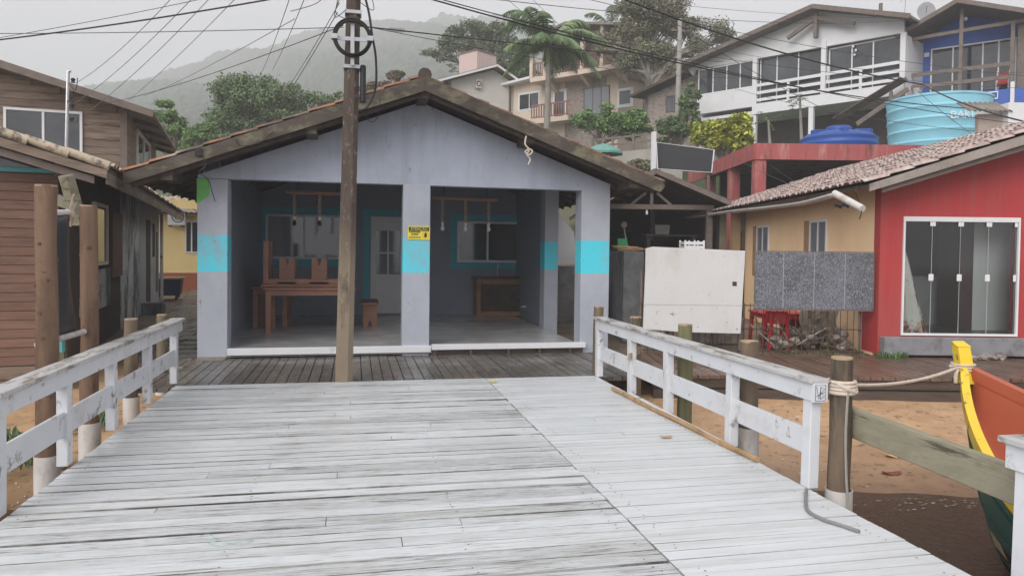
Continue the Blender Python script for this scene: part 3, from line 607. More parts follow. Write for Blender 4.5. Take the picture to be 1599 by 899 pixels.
# sink counter
ct = thing('sink_counter', 'small wooden sink counter with dark top below the porch window', 'counter', J, (3.1, 16.7, .1))
c0 = J.px(745, 432, 16.45)[0]; c1 = J.px(819, 432, 16.45)[0]; zt = J.px(780, 432, 16.45)[1]
MB().box(c0-.05, c1+.05, 16.40, 16.98, zt-.05, zt).build('top', m_darktop, ct, bevel=.006)
mb = MB(); mb.box(c0, c0+.09, 16.46, 16.96, .1, zt-.052); mb.box(c1-.09, c1, 16.46, 16.96, .1, zt-.052); mb.box(c0+.09, c1-.09, 16.46, 16.52, zt-.17, zt-.052); mb.box(c0+.09, c1-.09, 16.46, 16.52, .1, .2); mb.build('cabinet_frame', m_counter, ct, bevel=.005)
mb = MB(); mb.box(c0+.09, c1-.09, 16.53, 16.55, .2, zt-.17); mb.build('cabinet_door', m_dkwood, ct)
mb = MB(); xm = (c0+c1)/2; mb.tube(smooth([(xm,16.85,zt),(xm,16.85,zt+.25),(xm,16.80,zt+.30),(xm,16.72,zt+.28),(xm,16.70,zt+.2)]), .014, 8); mb.build('tap', m_steel, ct, smooth=True)
pp = [J.px(x, y, 15.9) for x, y in ((814,479),(822,479),(830,486),(832,500),(826,504))]
one('garden_hose', MB().tube(smooth([(a, 15.9, b) for a, b in pp]), .022, 8), m_white, 'pale bent hose beside the sink counter under the porch', 'hose', J, (pp[0][0], 15.9, .1), smooth=True)

# tables and benches stacked on the porch
def table(name, label, x0, x1, y0, y1, z0, ht, flip=False, group='wooden tables and benches on the porch'):
    t = thing(name, label, 'table', J, ((x0+x1)/2, (y0+y1)/2, z0), group)
    zt = lambda a, b: (z0+ht-b, z0+ht-a) if flip else (z0+a, z0+b)
    a, b = zt(ht-.045, ht); MB().box(x0, x1, y0, y1, a, b).build('tabletop', m_tablewood, t, bevel=.006)
    a, b = zt(ht-.14, ht-.048); mb = MB(); i = .05
    for c in ((x0+i, x1-i, y0+i, y0+i+.03), (x0+i, x1-i, y1-i-.03, y1-i), (x0+i, x0+i+.03, y0+i+.03, y1-i-.03), (x1-i-.03, x1-i, y0+i+.03, y1-i-.03)): mb.box(*c, a, b)
    mb.build('apron', m_tablewood, t)
    a, b = zt(0, ht-.048)
    for xx in (x0+.04, x1-.13):
        for yy in (y0+.035, y1-.125): MB().box(xx, xx+.09, yy, yy+.09, a, b).build('leg', m_tablewood, t, bevel=.004)
    return t
table('wooden_table', 'upright brown wooden table carrying the upturned table on the porch', -1.55, .02, 13.35, 14.25, .1, .80)
table('wooden_table', 'upturned brown wooden table lying legs up on the other table', -1.60, .0, 13.45, 14.2, .905, .80, True)
def bench(label, cx, y0, y1, z0, flip=False):
    w, h = .34, .46; t = thing('wooden_bench', label, 'bench', J, (cx, (y0+y1)/2, z0), 'wooden tables and benches on the porch')
    f = (lambda z: z0+h-z) if flip else (lambda z: z0+z)
    MB().box(cx-w/2, cx+w/2, y0, y1, f(h-.04), f(h)).build('seat', m_tablewood, t, bevel=.005)
    for y in (y0+.08, y1-.12):
        pl = [(cx-.13, f(0)), (cx-.045, f(0)), (cx, f(.15)), (cx+.045, f(0)), (cx+.13, f(0)), (cx+.13, f(h-.042)), (cx-.13, f(h-.042))]
        MB().prism(pl, y, y+.035).build('leg', m_tablewood, t)
    MB().box(cx-.015, cx+.015, y0+.12, y1-.125, f(h-.14), f(h-.042)).build('stretcher', m_tablewood, t)
    return t
bench('brown bench with notched legs standing right of the utility pole on the porch floor', .29, 14.35, 15.5, .1)
bench('upturned notched bench on the stacked tables, further from the utility pole', -1.17, 13.5, 14.15, .955, True)
bench('upturned notched bench on the stacked tables, close to the utility pole', -.62, 13.5, 14.15, .955, True)
table('wooden_table', 'brown wooden table half hidden behind the stacked tables by the side wall', -1.9, -1.2, 14.45, 15.4, .1, .76)
# rope lamps
def lamp(label, x0, x1, y, z, xs, L):
    t = thing('rope_lamp', label, 'pendant lamp', J, ((x0+x1)/2, y, z), 'rope pendant lamps under the porch roof')
    mb = MB(); mb.beam((x0, y, z), (x1, y, z-.01), .07, .055); mb.build('hanging_beam', m_tablewood, t, bevel=.006)
    mb = MB(); mb.tube([(x0+.2, y, z+.03), (x0+.2, y, z+.9)], .008, 6); mb.tube([(x1-.2, y, z+.03), (x1-.2, y, z+.9)], .008, 6); mb.build('hanger', m_black, t)
    for x in xs:
        mb = MB()
        for ph in (0, pi): mb.tube([(x+.020*sin(k*.9+ph), y+.020*cos(k*.9+ph), z-.03-k*L/16) for k in range(17)], .014, 6)
        r_ = mb.build('rope_drop', m_rope, t, smooth=True)
        MB().tube([(x, y, z-.03-L), (x, y, z-.09-L)], .022, 8).build('socket', m_white, r_)
        MB().lathe([(.004,-.16),(.03,-.145),(.036,-.12),(.03,-.09),(.015,-.06)], 12, (x, y, z-.03-L)).build('bulb', m_black if x < .5 else m_white, r_, smooth=True)
lamp('rope pendant lamp beam with two drops over the stacked tables', -1.17, -.1, 13.2, 2.54, (-1.02, -.60), .38)
lamp('rope pendant lamp beam with three drops in front of the porch window', 1.37, 2.56, 13.4, 2.52, (1.55, 1.97, 2.40), .40)
# sign
x0, z1 = J.px(637, 353, YH); x1, z0 = J.px(671, 374.5, YH)
sg = thing('warning_sign', 'small yellow ATENÇÃO warning sign on the middle pillar', 'sign', J, ((x0+x1)/2, YH-.01, z0))
MB().box(x0, x1, YH-.012, YH-.001, z0, z1).build('plate', m_sign, sg)
hh = (z1-z0); MB().box(x0+.012, x1-.012, YH-.0145, YH-.0125, z1-.012-hh*.30, z1-.012).build('header', m_signblk, sg)
def text(name, body, mat, parent, x, y, z, size, rot=(pi/2, 0, 0), width=None):
    cu = bpy.data.curves.new(name, 'FONT'); cu.body = body; cu.size = size; cu.align_x = 'CENTER'; cu.align_y = 'CENTER'; cu.extrude = .001
    tmp = bpy.data.objects.new(name+'_t', cu); COL.objects.link(tmp); dg = bpy.context.evaluated_depsgraph_get(); dg.update()
    me = bpy.data.meshes.new_from_object(tmp.evaluated_get(dg)); COL.objects.unlink(tmp); bpy.data.objects.remove(tmp)
    if width:
        xs = [v.co.x for v in me.vertices]; k = width/(max(xs)-min(xs))
        for v in me.vertices: v.co.x *= k
    me.name = name; me.materials.clear(); me.materials.append(mat); o = bpy.data.objects.new(name, me); COL.objects.link(o)
    if parent is not None:
        o.parent = parent; b = OFF.get(parent.name, (0,0,0)) if parent.type == 'EMPTY' else (0,0,0); o.location = (x-b[0], y-b[1], z-b[2])
    o.rotation_euler = rot; return o
text('lettering', 'ATENÇÃO', m_sign, sg, (x0+x1)/2, YH-.0155, z1-.012-hh*.155, .062, width=(x1-x0)*.78)
mb = MB()
for i, (zz, n, w) in enumerate(((.565, 9, .52), (.40, 6, .34), (.225, 11, .52), (.12, 13, .56))):
    for k in range(n):
        a = x0+(x1-x0)*(.06+(.52-w)/2+w*k/n); mb.box(a, a+(x1-x0)*w/n*.72, YH-.014, YH-.0125, z0+hh*zz-(.011 if i < 2 else .005), z0+hh*zz+(.011 if i < 2 else .005))
mb.build('small_print', m_signblk, sg)
mb = MB(); cx, cz = x0+(x1-x0)*.80, z0+hh*.36; mb.ring((cx, YH-.013, cz), .047, .004, 'y', 24, 6); mb.build('hand_roundel', M('sign orange', (.62,.34,.03), .05, 5, rough=.4, bump=0), sg)
mb = MB(); mb.prism([(cx-.018,cz-.035),(cx+.016,cz-.035),(cx+.022,cz),(cx+.018,cz+.03),(cx+.006,cz+.036),(cx-.012,cz+.03),(cx-.02,cz)], YH-.0145, YH-.0125); mb.build('hand_symbol', m_signblk, sg)
# rope hanging off the right purlin
rp = [(2.46,10.68,3.28),(2.44,10.66,3.16),(2.50,10.66,3.08),(2.47,10.66,3.0),(2.52,10.66,2.94),(2.49,10.66,2.86)]
mb = MB(); mb.tube(smooth(rp), .012, 6); mb.tube(smooth([(2.48,10.66,3.10),(2.55,10.65,3.06),(2.50,10.65,3.0),(2.44,10.65,3.04),(2.50,10.66,3.09)]), .012, 6); one('hanging_rope', mb, m_ropelight, 'knotted pale rope hanging from the roof edge of the grey house', 'rope', J, (2.47,10.66,2.86), smooth=True)

# things seen past the side of the porch
one('banner', MB().prism([J.px(866,412,16.0),J.px(901,412,16.0),J.px(896,362,16.0),J.px(868,328,16.0)], 16.0, 16.03), m_white, 'white sheet hanging beyond the side opening of the porch', 'banner', J, (5.1,16,1.2))
o_ = MB().box(4.35, 5.9, 16.3, 16.5, -.05, 1.25); one('garden_wall', o_, m_conc, 'low grey wall seen through the side opening of the porch', 'wall', J, (5.1,16.4,-.05))
mb = MB(); mb.lathe([(.02,0),(.24,0),(.25,.08),(.24,.42),(.255,.46),(.24,.50),(.245,1.0),(.22,1.06),(.02,1.07)], 20, (4.62, 13.95, -.03)); one('plastic_barrel', mb, M('deep blue plastic', (.03,.035,.22), .1, 3, rough=.4, bump=0), 'deep blue plastic barrel just behind the porch corner pillar', 'barrel', J, (4.62,13.95,-.03), smooth=True)
cwl = thing('concrete_wall', 'short mossy concrete wall end between the pillar and the whitewashed board', 'wall', V, (2.2, 14.4, -.05))
MB().box(2.02, 2.39, 13.4, 15.7, -.05, 1.60).build('wall', m_conc, cwl, bevel=.012)
mb = MB()
for k in range(9):
    a = rr.uniform(1.95, 2.1); mb.tube([(a, 13.6+k*.18, 1.61+.012*k), (a+rr.uniform(.3,.5), 13.5+k*.17+rr.uniform(-.2,.2), 1.615+.01*k)], .014, 6)
one('bamboo_sticks', mb, m_bamboo, 'loose pale sticks lying on top of the concrete wall end', 'sticks', V, (2.2, 14.2, 1.6))
one('green_board', MB().box(2.15, 2.34, 15.1, 15.13, 1.62, 1.86), M('green board', (.03,.26,.10), .1, 4, rough=.6), 'small green board standing above the concrete wall end', 'board', V, (2.24,15.1,1.62))

# ------------------------------------------------------------------ utility pole
D0 = 9.1; bx, by = -.12, D0
up_ = thing('utility_pole', 'square brown utility pole with a cable coil standing at the jetty end', 'utility pole', J, (bx, by, -.03))
topz = 7.6; lx = .085/4.55*topz
mb = MB()
def sq(z, w): 
    cx = bx+lx*z/topz; c = w*.30
    return [(cx-w/2+c,by-w/2,z),(cx+w/2-c,by-w/2,z),(cx+w/2,by-w/2+c,z),(cx+w/2,by+w/2-c,z),(cx+w/2-c,by+w/2,z),(cx-w/2+c,by+w/2,z),(cx-w/2,by+w/2-c,z),(cx-w/2,by-w/2+c,z)]
zs = [-.6,0,1,2,3,4,5,6,topz]
for z in zs: mb.v.extend(sq(z, .205-.0085*z))
n = 8; mb.f = [(i*n+k, i*n+(k+1) % n, (i+1)*n+(k+1) % n, (i+1)*n+k) for i in range(len(zs)-1) for k in range(n)]+[tuple((len(zs)-1)*n+k for k in range(n))]; mb.m = [0]*len(mb.f)
mb.build('shaft', m_pole, up_)
pxz = lambda z: bx+lx*z/topz
for z in (3.745, 4.385, 5.4): MB().box(pxz(z)-.097, pxz(z)+.097, by-.10, by+.10, z-.022, z+.022).build('band', m_steel, up_, bevel=.004)
zc = 4.055; cx = pxz(zc)
MB().box(cx-.235, cx+.235, by-.135, by-.118, zc-.022, zc+.022).build('cross_bracket', m_steel, up_)
MB().box(cx-.022, cx+.022, by-.150, by-.137, zc-.31, zc+.24).build('upright_bracket', m_steel, up_)
mb = MB()
for k in range(12): mb.ring((cx+rr.uniform(-.005,.005), by-.160-.013*(k//3), zc+rr.uniform(-.005,.005)), .192+.012*(k % 3)+rr.uniform(-.004,.004), .0085, 'y', 40, 6)
mb.build('cable_coil', m_black, up_, smooth=True)
for s in (-1, 1): MB().box(cx+s*.205-.035, cx+s*.205+.035, by-.215, by-.118, zc-.028, zc+.028).build('clip', m_steel, up_)
mb = MB(); mb.tube(smooth([(pxz(5.4)+.07,by-.1,5.5),(cx+.10,by-.13,4.8),(cx+.19,by-.15,4.35),(cx+.225,by-.18,4.1),(cx+.27,by-.15,3.85),(cx+.27,by-.12,3.5),(cx+.18,by-.1,3.28),(cx+.08,by-.08,3.23)]), .014, 7); mb.build('riser_cable', m_black, up_, smooth=True)
mb = MB(); mb.lathe([(.02,0),(.035,.01),(.035,.42),(.03,.44),(.01,.45)], 12, (cx+.125, by-.05, 3.33)); mb.build('splice_case', m_black, up_, smooth=True)
mb = MB()
for pts in ([(pxz(4.4)-.08,by-.1,4.4),(-.25,by-.1,4.3),(-.22,by-.1,4.52),(-.30,by-.12,4.62),(-.45,by-.1,4.45),(-.75,by-.1,4.33)], [(pxz(4.35)-.05,by-.11,4.28),(-.24,by-.11,4.36),(-.17,by-.12,4.6),(-.27,by-.1,4.75)], [(pxz(3.3)+.09,by-.1,3.25),(.18,by-.1,3.1),(.27,by-.1,3.2),(.28,by-.1,3.4)], [(pxz(4.7)+.07,by-.1,4.5),(.2,by-.1,4.42),(.15,by-.1,4.65)]): MB().tube(smooth(pts), .0045, 5).build('loose_wire', m_black, up_)

# ------------------------------------------------------------------ wires (each from real anchor to anchor)
def wire(A, B, sag, r, label, mat=m_wire, n=20, group='overhead cables'):
    A, B = np.array(A, float), np.array(B, float)
    pts = [A+(B-A)*k/n-np.array((0,0,1.))*sag*4*(k/n)*(1-k/n) for k in range(n+1)]
    b = tuple((A+B)/2); b = (b[0], b[1], b[2]-sag); mb = MB().tube(pts, r, 5)
    return one('overhead_cable', mb, mat, label, 'cable', J, b, group)
P = atd
wire(P(-260,88,11), P(560,-26,9.0), .10, .011, 'thick black cable sweeping up from the upper left corner to the pole', m_black)
wire(P(-150,82,13), P(420,-24,10), .06, .005, 'thin cable just above the thick one over the wooden house', m_wire)
wire(P(-300,50,12), P(536,43,9.25), .05, .0055, 'level thin cable reaching the coil bracket over the wooden house', m_wire)
wire(P(70,176,22), P(536,40,9.25), .22, .006, 'cable rising from the wooden house eave to the coil bracket', m_wire)
for (x, y), (x2, y2), l in [((122,128),(275,-10),'first service wire from the small mast, closest to the upper left'), ((115,163),(308,-10),'second service wire from the small mast, bent midway'), ((130,180),(335,-10),'third service wire from the small mast, from its lowest clamp')]:
    wire(P(x,y,16), P(x2,y2,10), .10, .0055, l, M('pale wire', (.16,.16,.17), .1, 5, rough=.6, bump=0))
wire(P(180,172,30), P(372,-6,12), .12, .006, 'thin wire crossing the misty hill left of the trees', m_wire)
wire(P(225,150,34), P(460,30,14), .1, .007, 'faint wire along the hill ridge left of the pole', m_wire)
for (x, y, D), (x2, y2), l in [((408,115,20),(455,-10),'wire dropping behind the leafy tree, leftmost by the pole'), ((425,110,20),(478,-8),'wire dropping behind the leafy tree, middle of three'), ((440,150,20),(530,5),'wire dropping from the pole head in front of the leafy tree'), ((388,240,16),(527,20),'wire dropping from the pole to the grey house roof')]:
    wire(P(x,y,D), P(x2,y2,9.3), .06, .0055, l, m_wire)
sw = wire(P(560,41,9.2), P(1130,97,30), .05, .009, 'cable from the coil bracket past the palm to the hillside', m_black)
one('splice_box', MB().beam(P(607,46.5,10.6), P(630,48,11), .05, .05), m_steel, 'small grey splice box on the cable right of the pole', 'box', J, P(618,47,10.8))
wire(P(562,40,9.2), P(1180,120,26), .25, .005, 'thin slack wire below the splice box to the white house', m_wire)
wire(P(648,-8,12), P(1650,172,24), .55, .014, 'thick black cable crossing before the palm to the blue house', m_black)
wire(P(662,-8,13), P(1700,205,22), .35, .010, 'second cable just under the thick one before the palm', m_black)
wire(P(700,-9,14), P(1420,32,31), .3, .008, 'thin cable running to the white house roof corner', m_wire)
wire(P(880,-10,20), P(1620,120,28), .3, .009, 'cable over the brown crowned tree to the blue house', m_wire)
wire(P(945,-12,16), P(1440,132,21), .22, .020, 'heavy twisted cable dropping before the white balcony', m_black)
wire(P(1440,132,21), P(1600,190,15), .10, .018, 'heavy twisted cable crossing the teal water tank', m_black)
wire(P(985,-10,18), P(1330,190,24), .2, .008, 'thin cable falling before the white balcony to the blue tank', m_wire)
wire(P(790,30,24), P(1640,140,26), .4, .008, 'thin cable through the palm fronds to the blue house', m_wire)
wire(P(1000,2,24), P(1420,28,34), .15, .007, 'thin cable from the concrete pole to the white gable', m_wire)
wire(P(1055,62,38), P(1640,112,28), .6, .008, 'slack cable from the concrete pole across the white glazing', m_wire)
wire(P(1062,110,36), P(1640,215,20), .5, .008, 'low cable from the yellow bush across both tanks', m_wire)
wire(P(1130,200,30), P(1400,385,14), .15, .006, 'thin cable falling across the coral slab to the red roof', m_wire)
wire(P(1090,215,30), P(1330,330,13), .1, .006, 'thin cable from the black billboard down to the tiled eave', m_wire)
wire(P(1430,140,20), P(1660,300,12), .12, .007, 'cable sloping across the old pink tiles to the red gable', m_wire)
wire(P(780,-12,30), P(930,112,42), .1, .009, 'cable descending steeply beside the palm crown', m_wire)
wire(P(820,-12,30), P(975,130,42), .1, .009, 'second cable descending steeply right of the palm crown', m_wire)

# ------------------------------------------------------------------ left: board hut and its long house
L = Fr(-3.70, 10.5, 8.5)
def boards(x0, x1, y0, y1, z0, z1, pitch, axis='x', seed=1, gap=.006, brk=0.0):
    """horizontal boards: wall face at y0 (front)"""
    g = random.Random(seed); mb = MB(); z = z0
    while z < z1-.01:
        ze = min(z+pitch, z1); j = g.uniform(0, .008)
        xs = [x0]+([g.uniform(x0+.3, x1-.3)] if g.random() < brk and x1-x0 > 1 else [])+[x1]
        for a, b in zip(xs, xs[1:]):
            if axis == 'x': mb.box(a+.002, b-.002, y0-j, y1, z+gap/2, ze-gap/2)
            else: mb.box(y0-j, y1, a+.002, b-.002, z+gap/2, ze-gap/2)
        z = ze
    return mb
hut = thing('board_hut', 'brown horizontal board house front with teal trim behind the tall orange log', 'house', L, (-1.5, 2, -.3))
HW = -5.0
boards(HW, -.02, 0, .03, .06, 2.50, .116, 'x', 3, .007, .3).build('front_wall', m_huts, hut)
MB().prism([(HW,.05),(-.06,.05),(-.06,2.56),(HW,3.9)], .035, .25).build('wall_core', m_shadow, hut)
MB().box(HW, -.03, -.02, .03, 2.505, 2.56).build('trim_board', m_teal, hut)
MB().prism([(HW,2.565),(-.06,2.565),(HW,4.0)], -.005, .03).build('gable_pane', m_glassdark, hut)
MB().box(-.055, .05, -.03, .09, 2.46, 2.72).build('bracket', m_oldwood, hut)
mb = MB(); mb.box(HW, .02, -.06, .02, -.10, .05); mb.box(HW, .02, -.03, .06, -.22, -.11); mb.build('sill_beam', m_oldwood, hut)
for x in (-4.5, -2.2, -.3): MB().box(x-.07, x+.07, .1, .24, -.8, -.2).build('stilt', m_wetbeam, hut)
# long side wall along the alley: plain wall with shade put into its colour, window, board panel, mural, grey end
mb = MB(); mb.box(-.25, -.005, .255, 5.3, -.1, 2.85); mb.build('side_wall', M('shade toned alley wall', (.085,.062,.052), .2, 3, rough=.75, bump=.3), hut)
mb = MB(); mb.box(-.25, 0, 5.302, 8.3, -.1, 2.85); mb.build('side_wall', m_mural, hut)['label'] = 'flaking painted mural wall'
mb = MB(); mb.box(-.25, .003, 8.302, 13.0, -.1, 2.85); mb.build('side_wall', m_ltgrey, hut)['label'] = 'light grey end wall with narrow openings'
def swindow(y0, y1, z0, z1, xf=.0, glass=m_glassdark, fm=m_alu, parent=hut, f=.05):
    mb = MB(); mb.box(xf+.001, xf+.05, y0, y0+f, z0, z1); mb.box(xf+.001, xf+.05, y1-f, y1, z0, z1); mb.box(xf+.001, xf+.05, y0+f, y1-f, z0, z0+f); mb.box(xf+.001, xf+.05, y0+f, y1-f, z1-f, z1)
    w_ = mb.build('window', fm, parent); mb = MB(); mb.box(xf+.01, xf+.02, y0+f, y1-f, z0+f, z1-f); mb.build('pane', glass, w_); return w_
swindow(2.2, 3.5, 1.27, 2.28)
mb = boards(4.0, 5.25, 0, .03, 1.05, 2.25, .13, 'y', 4); 
MB().box(.001, .05, 4.0, 5.2, 1.02, 2.2).build('shutter', m_huts, hut)
mb = MB(); mb.box(.001, .012, 1.2, 3.95, .55, 1.20); mb.build('mural_panel', m_mural, hut)
MB().box(.004, .02, 9.7, 10.55, .1, 2.25).build('door', m_shadow, hut)
MB().box(.004, .02, 11.2, 11.7, 1.3, 2.2).build('vent', m_shadow, hut)
MB().box(.004, .02, 12.1, 12.55, .3, 2.0).build('door', M('blue grey door', (.10,.13,.16), .1, 3), hut)
for y, h in ((8.6, .28), (9.2, .2)): MB().box(.01, .45, y, y+.5, -.1, h-.05).build('step', m_conc, hut)
mb = MB(); mb.tube([(.08,12.95,0),(.08,12.95,2.35),(.08,12.95,2.55),(.0,12.95,2.62)], .045, 10); mb.build('downpipe', m_pvc, hut, smooth=True)
# roof: verge towards the jetty, eave along the alley
ex, ez = .62, 2.56; sl = .30
hx = -5.4; hz = ez+sl*(ex-hx)
mb = MB().slab([(ex, -.55, ez), (ex, 13.6, ez), (hx, 13.6, hz), (hx, -.55, hz)], .05); hr = mb.build('roof', m_dkwood, hut)
mb = MB(); mb.tiles((ex+.05, -.5, ez+.02), (0,1,0), 14.1, (-1,0,sl), (ex-hx)*sqrt(1+sl*sl), .2, .36); mb.build('roof_tiles', m_terrapale, hr, smooth=True, angle=60)
mb = MB(); zz = lambda x: ez+sl*(ex-x)
for k in range(14):
    a = ex+.02-k*.43; b_ = a-.47; mb.tube([(a, -.57, zz(a)+.02), (b_, -.57, zz(b_)+.045)], [.062, .05], 9)
mb.build('verge_tile', m_terrapale, hr, smooth=True)
mb = MB(); mb.prism([(ex, zz(ex)-.04), (ex, zz(ex)-.14), (hx, hz-.17), (hx, hz-.04)], -.62, -.575); mb.build('barge_board', m_oldwood, hr)
mb = MB(); mb.prism([(ex-.15, zz(ex-.15)-.16), (ex-.15, zz(ex-.15)-.25), (hx, hz-.28), (hx, hz-.175)], -.55, -.50); mb.build('barge_board', m_bwood, hr)
mb = MB(); mb.box(ex-.03, ex+.0, -.5, 13.6, ez-.20, ez-.055); mb.build('fascia', m_oldwood, hr)
# awning frame bits in front of the hut: slanted mossy brace, thin post, tarp with pipe rails
a = J.pX(97,275,-2.75); b = J.pX(130,330,-2.75)
mb = MB(); A_ = lambda x, y, X: (lambda q_: (X, q_[0], q_[1]))(J.pX(x, y, X))
mb.beam(A_(103,274,-2.82), A_(125,350,-2.74), .10, .10); mb.beam(A_(88,312,-2.85), A_(118,322,-2.70), .09, .11); one('timber_brace', mb, m_moss, 'mossy slanted timber between the two tall orange logs', 'beam', J, (-2.75,7.5,2))
mb = MB(); mb.box(-2.74,-2.66,7.62,7.70,-.5,1.9); one('thin_post', mb, m_loggreen, 'thin mossy squared post behind the black tarp', 'post', J, (-2.7,7.66,-.5))
tp = thing('tarp_screen', 'black tarp stretched between white pipes beside the tall orange logs', 'tarp', J, (-2.5, 7.1, .5))
A = lambda x, y: (lambda q: (-2.5, q[0], q[1]))(J.pX(x, y, -2.5))
tl, tr, br, bl = A(84,332), A(113,330), A(130,522), A(76,524)
tl = (-2.5, 6.62, 1.84); bl = (-2.5, 6.58, .80); tr = (-2.52, 7.34, 1.88); br = (-2.5, 7.52, .79)
mb = MB(); n = 10
for i in range(n+1):
    for j in range(n+1):
        s, t = i/n, j/n; p = (np.array(tl)*(1-s)+np.array(tr)*s)*(1-t)+(np.array(bl)*(1-s)+np.array(br)*s)*t
        p[0] += .03*sin(s*pi)*sin(t*pi)+.012*sin(s*9+t*3); p[1] -= .14*sin(t*pi)*(s-.5)*1.2; mb.v.append(tuple(p))
mb.f = [(i*(n+1)+j, (i+1)*(n+1)+j, (i+1)*(n+1)+j+1, i*(n+1)+j+1) for i in range(n) for j in range(n)]; mb.m = [0]*len(mb.f)
o_ = mb.build('tarp', m_tarp, tp, smooth=True); md = o_.modifiers.new('cloth', 'SOLIDIFY'); md.thickness = .006
MB().tube([tl[:2]+(tl[2]+.01,), tr[:2]+(tr[2]+.01,)], .026, 10).build('top_pipe', m_pvc, tp, smooth=True)
MB().tube([(bl[0]+.03, bl[1]-.05, bl[2]), (br[0]+.03, br[1]+.05, br[2])], .026, 10).build('bottom_pipe', m_pvc, tp, smooth=True)
MB().box(-2.56,-2.50,7.12,7.19,.66,.80).build('teal_tab', m_teal, tp); MB().box(-2.56,-2.50,6.85,6.92,1.88,1.99).build('teal_tab', m_teal, tp)
mb = MB()
for k in range(7): mb.tube(smooth([tr, (tr[0]+rr.uniform(-.05,.05), tr[1]+rr.uniform(.02,.12), tr[2]+rr.uniform(-.1,.18)), (tr[0], tr[1]+rr.uniform(0,.1), tr[2]+rr.uniform(-.12,.1))], 4), .006, 5)
mb.build('lashing', m_rope, tp)

# upper wooden house (second storey behind the hut)
o = atd(195, 200, 18); U = Fr(o[0], o[1], 8.5)
uh = thing('wooden_house', 'weathered wooden upper storey with wide white framed window above the tiled eave', 'house', U, (-2, 2, 2.6))
zv = lambda x: 5.02+.285*(0-x)        # verge line
mb = MB(); z = 2.6
while z < 6.5:
    j = rr.uniform(0, .008); xe = min(-.09, (4.93-z-.17)/.285) if z > 4.6 else -.09
    if xe > -6: 
        xm = rr.uniform(-5, min(-1, xe)); mb.box(-6, xm-.002, -j, .04, z+.004, z+.166); mb.box(xm+.002, xe, -j, .04, z+.004, z+.166)
    z += .17
mb.build('front_wall', m_oldwood, uh)
MB().prism([(-6,2.6),(-.02,2.6),(-.02,4.96),(-6,6.62)], .045, .2).build('wall_core', m_oldwood, uh)
boards(.045, 7.6, 0, -.04, 2.6, 4.93, .17, 'y', 9, .008, .6).build('side_wall', m_oldwood, uh)
MB().box(-.10, .05, -.035, .08, 2.6, 4.88).build('corner_post', m_bwood, uh)
window(uh, U, -2.50, -.90, 3.35, 4.76, 0, (.495,), None, m_glassdark, .055, m_alu, dpt=.06)
window(uh, U, -4.3, -2.72, 3.35, 4.9, 0, (.495,), None, m_glassdark, .055, m_alu, dpt=.06)
mb = MB(); y0, z1 = U.pX(214,198,0); y1, z0 = U.pX(236,240,0)
swindow(2.2, 5.4, 3.65, 4.75, .0, m_glassdark, m_alu, uh, .07); MB().box(.003,.05,3.78,3.84,3.72,4.68).build('mullion', m_alu, uh)
mb = MB().slab([(.68,-.6,zv(.68)), (.68,8.2,zv(.68)), (-6.5,8.2,zv(-6.5)), (-6.5,-.6,zv(-6.5))], .07); ur = mb.build('roof', m_greyroof, uh)
mb = MB(); mb.prism([(.68,zv(.68)-.002),(.68,zv(.68)-.17),(-6.5,zv(-6.5)-.19),(-6.5,zv(-6.5)-.002)], -.66, -.605); mb.build('barge_board', m_bwood, ur)
mb = MB()
for y in (1.5,3.5,5.5,7.5): MB().prism([(.62,zv(.62)-.075),(.62,zv(.62)-.17),(0,zv(0)-.18),(0,zv(0)-.075)], y, y+.08).build('rafter', m_dkwood, ur)
# small metal service mast on the hut roof with insulators
p = atd(103, 228, 16); ptop = atd(106.5, 112, 16)
ms = thing('service_mast', 'thin metal mast with insulators and looped wires before the wooden house', 'mast', J, p)
OFF[ms.name] = p
MB().tube([(p[0],p[1],p[2]-.3), ptop, (ptop[0]+.05,ptop[1],ptop[2]+.01)], .035, 8).build('tube', m_steel, ms, smooth=True)
for x, y in ((114,126),(114,146),(112,166),(112,187)):
    q_ = atd(x, y, 15.95); MB().lathe([(.01,-.05),(.05,-.045),(.03,-.01),(.05,.02),(.03,.05),(.01,.055)], 10, q_).build('insulator', m_black, ms, smooth=True)
mb = MB()
for (x0,y0),(x1,y1),(x2,y2) in (((107,130),(118,141),(121,122)), ((108,150),(113,170),(118,160)), ((107,180),(118,192),(122,183)), ((105,160),(112,152),(118,146))): mb.tube(smooth([atd(x0,y0,15.95), atd(x1,y1,15.9), atd(x2,y2,15.95)]), .010, 5)
mb.build('looped_wire', m_black, ms)

# yellow house at the end of the alley, its air conditioner and the blue bin
o = atd(262, 440, 27); Yh = Fr(o[0], o[1], 3)
yh = thing('yellow_house', 'yellow house with an orange base at the end of the alley', 'house', Yh, (1.5, 2, -.1))
MB().box(-1.2, 5, 0, 5, -.4, 3.3).build('wall', m_yellow, yh)
x0, z1 = Yh.px(289,345); x1, z0 = Yh.px(312,395); window(yh, Yh, x0, x1, z0, z1, 0, (.45,), None, m_glassdark, .05, m_alu)
mb = MB()
x0, z0 = Yh.px(238,296,-.7); x1, z1 = Yh.px(302,325,-.7); mb.tiles((-1.2,-.5,2.78), (1,0,.0), 2.6, (0,1,.3), 2.6, .18, .5, .03); yr = mb.build('roof', m_terrapale, yh, smooth=True, angle=60)
MB().slab([(-1.2,-.48,2.75),(1.4,-.48,2.75),(1.4,2,3.50),(-1.2,2,3.50)], .04).build('soffit', m_bwood, yr)
mb = MB(); mb.beam((1.2,-.02,2.35), (1.2,-.7,2.72), .06, .06); mb.build('eave_strut', m_dkwood, yr)
x0, z1 = Yh.px(262,324,-.5); x1, z0 = Yh.px(284,352,-.5)
acu = thing('air_conditioner', 'white air conditioner unit on the yellow house above the blue bin', 'air conditioner', Yh, (x0, -.4, z0))
MB().box(x0, x1+.1, -.55, -.2, z0, z1).build('casing', m_whitewood, acu, bevel=.02)
